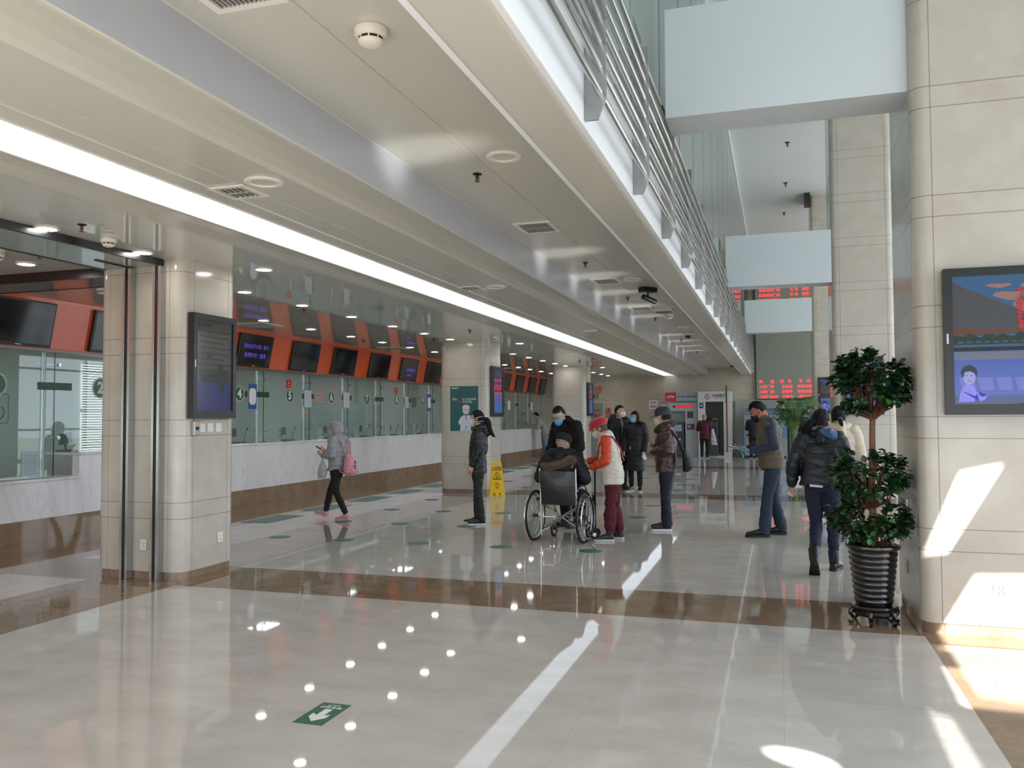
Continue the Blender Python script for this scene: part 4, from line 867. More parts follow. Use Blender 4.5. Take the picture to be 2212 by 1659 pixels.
# second cash machine, white header
t = empty('cash_machine', (-2.24, FW, 0), label='white bank cash machine with black glass front and dark red stripe', cat='cash machine')
Wc = mat('atm_white', (214, 214, 210), .35)
mb = MB(); mb.box((-.62, -.80, 2.06), (.60, -.05, 2.44)); mb.build('header', Wc, t, bevel=.008)
wtext(t, '中国银行', .125, .14, -.803, 2.275, M_black, bold=.002); wtext(t, 'BANK OF CHINA', .045, .14, -.803, 2.185, M_black)
mb = MB(); mb.ring((-.27, -.803, 2.25), .085, .105, 'y', 28, -.003); mb.ring((-.27, -.803, 2.25), .028, .045, 'y', 4, -.003); mb.box((-.278, -.806, 2.28), (-.262, -.803, 2.345)); mb.box((-.278, -.806, 2.155), (-.262, -.803, 2.22)); mb.build('bank_emblem', mat('deep_red', (130, 16, 30), .4), t)
mb = MB(); mb.box((-.62, -.78, .2), (-.36, -.05, 2.06)); mb.box((.30, -.78, .2), (.40, -.05, 2.06)); mb.box((.44, -.78, .2), (.60, -.05, 2.06)); mb.build('side_panel', Wc, t, bevel=.006)
mb = MB(); mb.box((-.62, -.78, 0), (-.36, -.05, .2)); mb.box((.30, -.78, 0), (.60, -.05, .2)); mb.box((-.36, -.5, 0), (.3, -.05, .1)); mb.build('base', M_steel, t)
mb = MB(); mb.box((.40, -.785, .2), (.44, -.05, 2.06)); mb.build('red_stripe', mat('deep_red', (130, 16, 30), .4), t)
mb = MB(); mb.box((-.36, -.5, .1), (.14, -.42, 2.06)); mb.box((.14, -.70, .06), (.30, -.10, 2.06)); mb.build('black_glass', mat('atm_black', (10, 10, 11), .35), t)
mb = MB(); mb.box((-.31, -.74, .05), (.11, -.51, 1.34)); mb.build('machine_body', D_, t, bevel=.015); mb = MB(); mb.box((-.22, -.75, .98), (.04, -.74, 1.2)); mb.build('screen', N_, t)
mb = MB(); mb.box((-.12, -.507, 1.38), (.10, -.50, 1.45)); mb.build('label_strip', mat('amber_strip', (176, 160, 70), .4), t)
mb = MB(); mb.box((-.57, -.785, 1.82), (-.42, -.78, 2.02)); mb.build('blue_sign', mat('atm_blue', (40, 62, 130), .4), t); mb = MB(); mb.disc((-.50, -.786, 1.92), .035, 'y', 12, -.001); mb.build('sign_symbol', M_wpaper, t)
mb = MB(); mb.box((.40, -.82, 2.0), (.44, -.79, 2.66)); mb.build('mast', M_black, t)
# notices on the far wall
def wall_notice(x, z, w, h, m, label, body=None, size=.1, tm=None, name='wall_notice', frame=None):
    t = empty(name, (x, FW-.003, z), label=label, cat='notice' if name == 'wall_notice' else 'sign')
    if m: mb = MB(); mb.box((-w/2, -.006, -h/2), (w/2, 0, h/2)); mb.build('sheet', m, t)
    return t
t = wall_notice(-4.62, 1.98, .34, .34, M_wpaper, 'white and pink notice on the far wall left of the cash machines')
mb = MB(); mb.box((-.12, -.008, .06), (.12, -.006, .12)); mb.box((-.13, -.008, -.12), (.13, -.006, -.05)); mb.build('pink_lines', mat('pink_print', (206, 120, 130), .5), t)
for k in range(3): mb = MB(); mb.box((-.13, -.008, .03-.03*k), (.13, -.006, .04-.03*k)); mb.build('grey_line', mat('print_grey', (150, 160, 172), .6), t)
t = wall_notice(-4.2, 1.95, .22, .2, M_wpaper, 'small white notice with red top edge beside the silver cash machine'); mb = MB(); mb.box((-.11, -.009, .07), (.11, -.006, .1)); mb.build('red_edge', M_red, t)
def wall_writing(x, z, body, size, label, m=M_red, col=False):
    t = empty('wall_lettering', (x, FW-.003, z), label=label, cat='lettering')
    for i, l in enumerate(body.split('|')): text(l, size, (0, -.006, -i*size*1.0), XP, ZP, m, 'line', t, bold=.004, thick=.008)
wall_writing(-6.95, 2.56, '门诊', .34, 'large red lettering high on the far wall behind the last left column')
wall_writing(-6.42, 1.72, '通|行', .27, 'red two-line lettering on the wall beside the grey door')
t = empty('door_notice', (-7.0, FW-.031, 1.65), label='red lettering stuck on the grey door in the far wall', cat='lettering'); text('封闭管理', .15, (0, -.004, .08), XP, ZP, M_red, 'line', t, bold=.004); text('谨慎通行', .15, (0, -.004, -.1), XP, ZP, M_red, 'line', t, bold=.004)
t = wall_notice(-6.92, 2.33, .3, .17, M_wpaper, 'small green exit sign under the red lettering on the far wall', name='exit_sign'); mb = MB(); mb.box((-.13, -.03, -.07), (.13, -.006, .07)); mb.build('sign_box', mat('exit_dark', (14, 44, 34), .3), t); mb = MB(); mb.box((.0, -.032, -.02), (.09, -.03, .02)); mb.build('arrow', mat('exit_green', (60, 190, 120), .4, emit=.8), t)
# dark standing banner seen in the gap between the right columns
t = empty('standing_banner', (3.85, 30.2, 0), label='dark blue standing banner with white writing far back between the right columns', cat='banner')
mb = MB(); mb.box((-.28, 0, .05), (.3, .02, 1.95)); mb.build('panel', mat('banner_black', (20, 24, 38), .4), t); mb = MB(); mb.box((-.28, -.004, 1.82), (.3, -.001, 1.95)); mb.build('top_band', mat('banner_blue', (36, 44, 120), .4), t)
for i, ch in enumerate('检验取报'): text(ch, .15, (.06, -.006, 1.60-.19*i), XP, ZP, M_wpaper, 'lettering', t)
mb = MB(); mb.box((-.3, -.15, 0), (.32, .17, .05)); mb.build('base', M_black, t)
# ================================================================== PEOPLE: builder
V3 = Vector
def new_obj_from(mb, name, voxel, m, parent, smooth_it=6, post=None):
    """fuse overlapping closed shapes into one continuous skin"""
    me = mb.mesh('tmp'); o = bpy.data.objects.new('tmp', me); COL.objects.link(o)
    md = o.modifiers.new('r', 'REMESH'); md.mode = 'VOXEL'; md.voxel_size = voxel; md.use_smooth_shade = True
    if smooth_it: sm_ = o.modifiers.new('s', 'SMOOTH'); sm_.factor = 0.5; sm_.iterations = smooth_it
    bpy.context.view_layer.update()
    out = bpy.data.meshes.new_from_object(o.evaluated_get(bpy.context.evaluated_depsgraph_get()))
    bpy.data.objects.remove(o); bpy.data.meshes.remove(me)
    if post: post(out)
    out.name = name; out.materials.clear(); out.materials.append(m)
    out.polygons.foreach_set('use_smooth', [True]*len(out.polygons))
    r = bpy.data.objects.new(name, out); COL.objects.link(r)
    if parent: r.parent = parent
    return r
def get_co(me):
    a = np.empty(len(me.vertices)*3, np.float32); me.vertices.foreach_get('co', a); a = a.reshape(-1, 3)
    n = np.empty(len(me.vertices)*3, np.float32); me.vertices.foreach_get('normal', n); return a, n.reshape(-1, 3)
def nz(p, f, seed=0.0):
    """cheap smooth vector noise in [-1,1]"""
    x, y, z = p[:, 0]*f+seed, p[:, 1]*f+seed*1.7, p[:, 2]*f-seed
    return (np.sin(x*1.3+np.sin(y*1.7+z*.6)*1.4)+np.sin(y*1.1+np.sin(z*1.9+x*.7)*1.6)+np.sin(z*1.5+np.sin(x*1.2+y*.9)*1.3))/3
def cloth_post(segs, quilt=0.0, pitch=.07, wr=.004, seed=0.0, wf=22, vert=False):
    """segs: list of (A,B,kind) bones; quilting seams run around each bone"""
    def f(me):
        p, n = get_co(me); best = np.full(len(p), 1e9, np.float32); t = np.zeros(len(p), np.float32)
        for A, B, off in segs:
            A = np.array(A, np.float32); B = np.array(B, np.float32); d = B-A; L = float(np.linalg.norm(d)); u = d/L
            s = np.clip((p-A)@u, 0, L); q = A+np.outer(s, u); ds = np.linalg.norm(p-q, axis=1)-off
            k = ds < best; best[k] = ds[k]; t[k] = ((p-A)@u)[k]
        disp = np.zeros(len(p), np.float32)
        if quilt > 0:
            ph = np.abs(np.sin(np.pi*t/pitch)); disp += quilt*(np.sqrt(ph)-0.7)
        if wr > 0:
            disp += wr*nz(p, wf, seed)+wr*.6*nz(p*np.array([1, 1, 1.5], np.float32), wf*1.9, seed+3)
        p = p+n*disp[:, None]; me.vertices.foreach_set('co', p.astype(np.float32).ravel()); me.update()
    return f
def limb(mb, pts, rad, n=14, flat=None):
    """tapered rounded tube with hemispherical ends; flat = (axis vector, factor) squash"""
    pts = [V3(p) for p in pts]; rad = list(rad)
    a = (pts[0]-pts[1]).normalized(); b = (pts[-1]-pts[-2]).normalized()
    P = [pts[0]+a*rad[0]*.9, pts[0]+a*rad[0]*.6]+pts+[pts[-1]+b*rad[-1]*.6, pts[-1]+b*rad[-1]*.9]
    R = [rad[0]*.4, rad[0]*.8]+rad+[rad[-1]*.8, rad[-1]*.4]
    k = len(mb.v); mb.tube(P, R, n)
    if flat:
        ax, fc = flat; ax = V3(ax).normalized(); c = sum(pts, V3())/len(pts)
        for i in range(k, len(mb.v)):
            v = V3(mb.v[i])-c; mb.v[i] = tuple(c+v-ax*v.dot(ax)*(1-fc))
def loft(mb, secs, n=24, pw=2.4):
    """secs: (centre, half-width vector, half-depth vector) superellipse rings"""
    rings = []
    for c, a, b in secs:
        c, a, b = V3(c), V3(a), V3(b); r = []
        for k in range(n):
            t = 2*math.pi*k/n; ct, st = math.cos(t), math.sin(t)
            r.append(c+a*math.copysign(abs(ct)**(2/pw), ct)+b*math.copysign(abs(st)**(2/pw), st))
        rings.append(r)
    mb.rings(rings)
def hand(mb, W, d, pn, side, curl=.5, s=1.0, spread=1.0, thumb_in=.3):
    """W wrist, d pointing direction, pn palm normal, side +1 right / -1 left"""
    d = V3(d).normalized(); pn = V3(pn); pn = (pn-d*pn.dot(d)).normalized(); t = d.cross(pn)*side   # t towards the thumb
    W = V3(W)
    loft(mb, [(W-d*.02*s, t*.026*s, pn*.02*s), (W+d*.01*s, t*.029*s, pn*.019*s), (W+d*.05*s, t*.040*s, pn*.016*s), (W+d*.085*s, t*.041*s, pn*.013*s)], 14)
    for i, (off, ln, r) in enumerate(((.031, .072, .0082), (.0105, .080, .0085), (-.0105, .075, .0082), (-.031, .060, .0074))):
        p = W+d*.078*s+t*off*s; dr = (d+t*(off*3.2*spread)).normalized(); pts = [p]; a = 0
        for j, fr in enumerate((.45, .30, .25)):
            a += curl*(.75 if j == 0 else .95)*(1+.12*i*.5); v = dr*math.cos(a)+pn*math.sin(a); pts.append(pts[-1]+v*ln*fr*s)
        limb(mb, pts, [r*s, r*s, r*.92*s, r*.8*s], 8)
    p = W+d*.022*s+t*.026*s; v1 = (d*.62+t*.72+pn*thumb_in).normalized(); v2 = (d*.9+t*.3+pn*(thumb_in+.3)).normalized()
    limb(mb, [p, p+v1*.034*s, p+v1*.034*s+v2*.028*s, p+v1*.034*s+v2*.05*s], [.0125*s, .0105*s, .0095*s, .0082*s], 8)
def head_frame(c, yaw, pitch, roll=0):
    return Matrix.Translation(c) @ Matrix.Rotation(yaw, 4, 'Z') @ Matrix.Rotation(-pitch, 4, 'X') @ Matrix.Rotation(roll, 4, 'Y')
def head_mesh(mb, F, s=1.0):
    """local: +y is the face, z up, origin mid-head"""
    k = len(mb.v)
    secs = [(-.118, .022, .024, .052), (-.108, .036, .036, .046), (-.09, .049, .056, .030), (-.06, .059, .076, .012), (-.03, .066, .088, .004), (0, .071, .094, -.002), (.035, .074, .097, -.006), (.07, .069, .09, -.008), (.095, .054, .07, -.009), (.11, .034, .045, -.01), (.117, .012, .018, -.01)]
    mb.rings([[V3((a*math.cos(t), y0+b*math.sin(t), z)) for t in [2*math.pi*j/24 for j in range(24)]] for z, a, b, y0 in secs])
    mb.rings([[V3((w*math.cos(t), y+dp*math.sin(t), z)) for t in [2*math.pi*j/10 for j in range(10)]] for z, w, y, dp in ((.028, .007, .084, .010), (.0, .009, .092, .014), (-.02, .015, .098, .018), (-.028, .014, .093, .014), (-.034, .006, .086, .008))])
    for sx in (-1, 1):
        mb.sphere((sx*.076, -.008, -.004), .03, 10, 8, (.30, .62, 1.0)); mb.sphere((sx*.031, .078, -.012), .018, 8, 6, (1.2, .6, .8)); mb.sphere((sx*.03, .083, .024), .017, 8, 5, (1.3, .5, .35))
    for z, r in ((-.056, .012), (-.066, .013)): mb.sphere((0, .088, z), r, 10, 6, (2.0, .7, .45))
    S = Matrix.Scale(s, 4); mb.xf(F @ S, k)
def face_parts(F, root, s=1.0, brow=(24, 20, 18), mouth=True):
    G = F @ Matrix.Scale(s, 4); mb = MB()
    for sx in (-1, 1): mb.sphere((sx*.031, .0835, .004), .0115, 10, 8, (1.25, .7, .62))
    mb.xf(G); mb.build('eye', mat('eye_white', (215, 210, 205), .3), root, smooth=True)
    mb = MB()
    for sx in (-1, 1): mb.sphere((sx*.031, .0905, .004), .006, 8, 6, (1, .5, 1))
    mb.xf(G); mb.build('iris', M_black, root, smooth=True)
    mb = MB()
    for sx in (-1, 1): mb.tube([(sx*.014, .094, .024), (sx*.032, .095, .029), (sx*.052, .081, .023)], [.003, .0038, .002], 6)
    mb.xf(G); mb.build('eyebrow', mat('brow', brow, .8), root, smooth=True)
    if mouth:
        mb = MB(); mb.tube([(-.022, .092, -.061), (0, .1, -.060), (.022, .092, -.061)], [.003, .005, .003], 6); mb.xf(G); mb.build('lips', mat('lips', (150, 80, 76), .5), root, smooth=True)
def mask_parts(F, root, col, s=1.0, kind='flat', strap=True):
    G = F @ Matrix.Scale(s, 4); mb = MB(); rows = []
    ny, nx = 8, 12
    for i in range(ny+1):
        v = i/ny; z = .004-.118*v; row = []
        for j in range(nx+1):
            u = j/nx*2-1; w = (.063 if kind == 'flat' else .060)*(1-.25*max(0, v-.6)/.4-.22*max(0, .25-v)/.25)
            x = u*w; bulge = .108 + (.022 if kind == 'cup' else .010)*(1-u*u)*math.sin(math.pi*min(1, v*.9+.12))
            y = bulge - .055*abs(u)**2.2 - .016*max(0, v-.75)/.25; row.append((x, y, z))
        rows.append(row)
    vs = [p for r in rows for p in r]; n = nx+1; fs = [(i*n+j, i*n+j+1, (i+1)*n+j+1, (i+1)*n+j) for i in range(ny) for j in range(nx)]
    mb.add(vs, fs); mb.add([(x*.96, y-.004, z) for x, y, z in vs], [tuple(reversed(f)) for f in fs]); mb.xf(G)
    o = mb.build('face_mask', mat('mask_%d_%d_%d' % col, col, .75, bump=.15, bscale=220), root, smooth=True)
    if strap:
        mb = MB()
        for sx in (-1, 1): mb.tube([(sx*.058, .062, -.012), (sx*.073, .02, .0), (sx*.079, -.012, .014), (sx*.082, -.022, -.01), (sx*.074, .01, -.045), (sx*.055, .05, -.078)], .0016, 5)
        mb.xf(G); mb.build('mask_loop', M_wpaper, root)
    return o
def glasses_parts(F, root, s=1.0):
    G = F @ Matrix.Scale(s, 4); mb = MB()
    for sx in (-1, 1):
        mb.tube([(sx*.034+.024*math.cos(a), .103, .004+.017*math.sin(a)) for a in [2*math.pi*k/16 for k in range(16)]], .0018, 5, closed=True)
        mb.tube([(sx*.058, .102, .008), (sx*.076, .06, .01), (sx*.078, -.01, .006)], .0018, 5)
    mb.tube([(-.010, .104, .006), (.010, .104, .006)], .0018, 5); mb.xf(G); mb.build('spectacles', M_dsteel, root, smooth=True)
HAIRM = {}
def hair_mat(c):
    if c not in HAIRM: HAIRM[c] = mat('hair_%d_%d_%d' % c, c, .55, bump=.5, bscale=140, spec=.25, var=.25, vscale=90)
    return HAIRM[c]
def hair_cap(F, root, col=(16, 13, 12), s=1.0, length='short', th=.014, name='hair', seed=0):
    """cap of hair: skull shell cut by a face opening; length: short, bob, long"""
    mb = MB(); G = F @ Matrix.Scale(s, 4); rows = []; NT, NP = 16, 36
    zb = {'short': -.035, 'bob': -.10, 'long': -.12, 'nape': -.055}[length]
    for i in range(NT+1):
        r = []
        for j in range(NP):
            a = 2*math.pi*j/NP; fr = math.sin(a)      # +1 at the face
            zlow = zb if fr < .1 else (zb+( .058-zb)*min(1, (fr-.1)/.42))
            if length == 'short': zlow = zb if fr < -.22 else zb+(.064-zb)*min(1, (fr+.22)/.50)**.7
            top = .117+th; ph = (i/NT); ang = ph*math.acos(max(-1, min(1, zlow/top)))
            z = top*math.cos(ang); zz = max(-.10, min(z, .117))
            te = th*(1-.8*ph**3)+.001 if length in ('short', 'nape') else th
            if z > 0: k = math.sqrt(max(.0, 1-(z/top)**2)); a_, b_ = (.0745+te*.9)*k+.001, (.097+te)*k+.001
            else: k = 1-.10*(-zz/.1)**1.5; a_, b_ = .0745*k+te*.9, .097*k+te
            w = 1+.03*math.sin(9*a+seed+i*.5)+.03*math.sin(23*a+seed*2+i*1.7)+.03*math.sin(17*a*(1+i%3)+i*2.3+seed)
            r.append(V3((a_*w*math.cos(a), -.006+b_*w*math.sin(a), z+ .005*math.sin(13*a+i*2+seed))))
        rows.append(r)
    inner = [[V3((p.x*.86, (p.y+.006)*.86-.006, p.z*.93-.004)) for p in r] for r in rows]
    k = len(mb.v); vs = [p for r in rows for p in r]; n = NP
    mb.add(vs, [(i*n+j, i*n+(j+1) % n, (i+1)*n+(j+1) % n, (i+1)*n+j) for i in range(NT) for j in range(n)])
    lo, li = rows[-1], inner[-1]; mb.add(lo+li, [(j, (j+1) % n, n+(j+1) % n, n+j) for j in range(n)])
    if length in ('long', 'bob'):
        pass
    mb.xf(G); return mb.build(name, hair_mat(col), root, smooth=True)
def strands(root, F, paths, col=(16, 13, 12), s=1.0, name='ponytail'):
    G = F @ Matrix.Scale(s, 4); mb = MB()
    for pts, rad in paths: limb(mb, pts, rad, 10)
    rr = random.Random(len(paths)*7+3)
    for pts, rad in paths:
        for _ in range(16):
            o = V3((rr.uniform(-1, 1), rr.uniform(-1, 1), rr.uniform(-.3, .3))).normalized()
            q = [V3(p)+o*rad[i]*.85 for i, p in enumerate(pts)]; q.append(q[-1]+(q[-1]-q[-2])*rr.uniform(.2, .5)+o*.006); mb.tube(q, [r_*.28 for r_ in rad]+[.001], 5)
    mb.xf(G); return mb.build(name, hair_mat(col), root, smooth=True)
def shoe(root, A, ang, z0, col, sole=(220, 220, 220), s=1.0, pitch=0.0, boot=False, name='shoe', lace=None):
    """A ankle point (local xy), ang = heading of the toe, z0 sole height; pitch lifts the heel (+)"""
    F = Matrix.Translation(A) @ Matrix.Rotation(ang, 4, 'Z') @ Matrix.Rotation(-pitch, 4, 'X') @ Matrix.Translation((0, .015*s, -.085*s))
    if not pitch: F.translation.z = z0
    mb = MB(); secs = [(-.068, .026, .05, .034), (-.055, .034, .06, .045), (-.02, .037, .085 if not boot else .10, .05), (.03, .037, .085 if not boot else .105, .05), (.08, .042, .062, .036), (.13, .047, .048, .028), (.17, .042, .04, .024), (.195, .026, .03, .016)]
    rings = []
    for y, w, h, c in secs:
        rings.append([V3((w*1.0*math.copysign(abs(math.cos(t))**.8, math.cos(t)), y, .022+h*.5+(h*.5)*math.copysign(abs(math.sin(t))**.75, math.sin(t)))) for t in [2*math.pi*k/16 for k in range(16)]])
    mb.rings(rings)
    if boot: limb(mb, [(0, -.015, .07), (0, -.02, .19)], [.047, .056], 14)
    else: limb(mb, [(0, -.02, .06), (0, -.022, .095)], [.04, .038], 12)
    mb.xf(F @ Matrix.Scale(s, 4)); u = mb.build(name, mat('shoe_%d_%d_%d' % col, col, .35, bump=.1), root, smooth=True)
    mb = MB(); out = [(w*1.12, y) for y, w, h, c in secs]; ring = [(a, b) for a, b in out]+[(-a, b) for a, b in reversed(out)]
    ring = [(.0, -.078)]+ring[:len(out)]+[(0, .205)]+ring[len(out):]
    mb.rings([[V3((x, y, z)) for x, y in ring] for z in (.002, .030)]); mb.xf(F @ Matrix.Scale(s, 4)); so_ = mb.build('sole', mat('sole_%d_%d_%d' % sole, sole, .6), root)
    so_.parent = u
    if lace:
        mb = MB()
        for k in range(4): mb.tube([(-.022, .03+.018*k, .098-.011*k), (0, .033+.018*k, .104-.012*k), (.022, .03+.018*k, .098-.011*k)], .0035, 5)
        mb.xf(F @ Matrix.Scale(s, 4)); mb.build('laces', mat('lace_%d_%d_%d' % lace, lace, .6), root).parent = u
    return u
SKIN = (206, 158, 134)
def person(label, loc, face, H=1.65, J=None, vox=.0065, skin=SKIN, body=None, hand_cfg=None, far=False, bare_head=True, chest=1.0, group=None):
    """root Empty facing +y rotated to 'face' degrees; J overrides joints given for a 1.70 m figure. returns (root, J, s)"""
    s = H/1.70; root = empty('person', loc, math.radians(face-90), label=label, cat='person', group=group)
    D = dict(pelvis=(0, 0, .93), waist=(0, .0, 1.08), chest=(0, .0, 1.27), neck=(0, -.01, 1.44), head=(0, .02, 1.585), hyaw=0., hpitch=0.,
             shL=(-.18, -.01, 1.40), shR=(.18, -.01, 1.40), elL=(-.23, -.03, 1.12), elR=(.23, -.03, 1.12), wrL=(-.24, .05, .88), wrR=(.24, .05, .88),
             hipL=(-.09, 0, .90), hipR=(.09, 0, .90), knL=(-.10, .02, .49), knR=(.10, .02, .49), anL=(-.10, -.02, .085), anR=(.10, -.02, .085),
             fyL=8., fyR=-8., fpL=0., fpR=0., fzL=0., fzR=0.)
    D.update(J or {}); 
    for k, v in list(D.items()):
        if isinstance(v, tuple): D[k] = V3(v)*s
    D['s'] = s
    F = head_frame(D['head'], math.radians(D['hyaw']), math.radians(D['hpitch'])); D['F'] = F
    mb = MB(); X = V3((1, 0, 0))
    head_mesh(mb, F, s)
    nk = D['neck']; hb = F @ V3((0, -.025*s, -.07*s))
    limb(mb, [nk-V3((0, 0, .03*s)), nk.lerp(hb, .5), hb], [.058*s, .052*s, .052*s], 14)
    sh = (D['shR']-D['shL']).normalized(); hp = (D['hipR']-D['hipL']).normalized(); up = (D['neck']-D['chest']).normalized(); fw = up.cross(sh).normalized()
    fw = fw if fw.y > 0 else -fw
    fp = V3((0, 1, 0))
    c_ = chest
    loft(mb, [(D['pelvis']-V3((0, 0, .05*s)), hp*.105*s, fp*.06*s), (D['pelvis']+V3((0, 0, .02*s)), hp*.130*s, fp*.078*s), (D['waist'], hp*.128*s, fp*.084*s), (D['chest'], sh*.16*s*c_, fw*.105*s*c_), (D['neck']-up*.075*s, sh*.148*s, fw*.080*s), (D['neck']-up*.04*s, sh*.10*s, fw*.062*s), (D['neck']-up*.01*s, sh*.062*s, fw*.052*s)], 20)
    for q in 'LR':
        limb(mb, [D['sh'+q].lerp(D['chest'], .08), D['sh'+q].lerp(D['el'+q], .5), D['el'+q]], [.046*s, .042*s, .036*s], 12)
        limb(mb, [D['el'+q], D['el'+q].lerp(D['wr'+q], .35), D['wr'+q]], [.038*s, .036*s, .024*s], 12)
        limb(mb, [D['hip'+q], D['hip'+q].lerp(D['kn'+q], .5), D['kn'+q]], [.070*s, .062*s, .047*s], 12)
        limb(mb, [D['kn'+q], D['kn'+q].lerp(D['an'+q], .35), D['an'+q]], [.047*s, .047*s, .032*s], 12)
        a = math.radians(D['fy'+q]); fd = V3((-math.sin(a), math.cos(a), 0)); fl = V3((0, 0, -.035*s)); 
        if not D['fp'+q]: limb(mb, [D['an'+q]+fl*.6, D['an'+q]+fd*.1*s+fl], [.036*s, .026*s], 10)
        hc = (hand_cfg or {}).get(q, {})
        d = hc.get('d', D['wr'+q]-D['el'+q]); pn = hc.get('pn', (1 if q == 'L' else -1, 0, 0))
        hand(mb, D['wr'+q], d, pn, 1 if q == 'R' else -1, hc.get('curl', .45), s*(1.0), hc.get('spread', 1), hc.get('ti', .3))
    new_obj_from(mb, 'body', vox, mat('skin_%d' % skin[0], skin, .55, var=.06, vscale=12, spec=.35), root, 3)
    return root, D, s
def trousers(root, D, col, s, r=1.25, hem=.10, rough=.85, name='trousers', flare=1.0, baggy=0.0, wr=.005, waist=.98, vox=.009, seed=1.0):
    mb = MB(); X = V3((1, 0, 0)); Y = V3((0, 1, 0)); hp = (D['hipR']-D['hipL']).normalized(); r_ = r; r = min(r, 1.10)
    P = D['pelvis']
    loft(mb, [(P-V3((0, 0, .085*s)), hp*.125*s*r/1.2, Y*.088*s*r/1.2), (P, hp*.165*s*r/1.2, Y*.112*s*r/1.2), (P+V3((0, 0, (waist-.93)*s)), hp*.145*s*r/1.2, Y*.098*s*r/1.2), (P+V3((0, 0, (waist-.90)*s)), hp*.13*s*r/1.2, Y*.088*s*r/1.2)], 20)
    segs = []; r = r_
    for q in 'LR':
        h, k, a = D['hip'+q], D['kn'+q], D['an'+q]; d = (k-a).normalized(); e = a+d*(hem-.085)*s if hem > .0 else a
        limb(mb, [h.lerp(k, .10), h.lerp(k, .38), h.lerp(k, .75), k], [.093*s*min(r, 1.14)/1.12, .086*s*r/1.12, .067*s*r/1.1, .06*s*r/1.1], 14)
        limb(mb, [k, k.lerp(e, .4), k.lerp(e, .8), e], [.06*s*r/1.1, .058*s*r*(1+baggy)/1.1, .052*s*r*flare*(1+baggy)/1.1, .048*s*r*flare/1.1], 14)
        segs += [(h, k, .07*s), (k, e, .05*s)]
    base = cloth_post(segs, 0, 1, wr, seed, 26)
    def post(me):
        p, n = get_co(me); disp = np.zeros(len(p), np.float32)
        for q in 'LR':
            a = D['an'+q]; k = D['kn'+q]
            for c, w in ((a, 1.0), (k, .5)):
                dz = (p[:, 2]-c.z)/s; near = np.exp(-((p[:, 0]-c.x)**2+(p[:, 1]-c.y)**2)/(2*(.12*s)**2)); disp += w*wr*.55*np.sin(dz*70+p[:, 0]*40+4*nz(p, 11, seed))*np.exp(-(dz/.09)**2)*near
        p = p+n*disp[:, None]; me.vertices.foreach_set('co', p.astype(np.float32).ravel()); me.update(); base(me)
    return new_obj_from(mb, name, vox, mat(name+'_%d_%d_%d_%d' % (*col, int(rough*10)), col, rough, bump=.25, bscale=240, var=.12, vscale=7), root, 4, post)
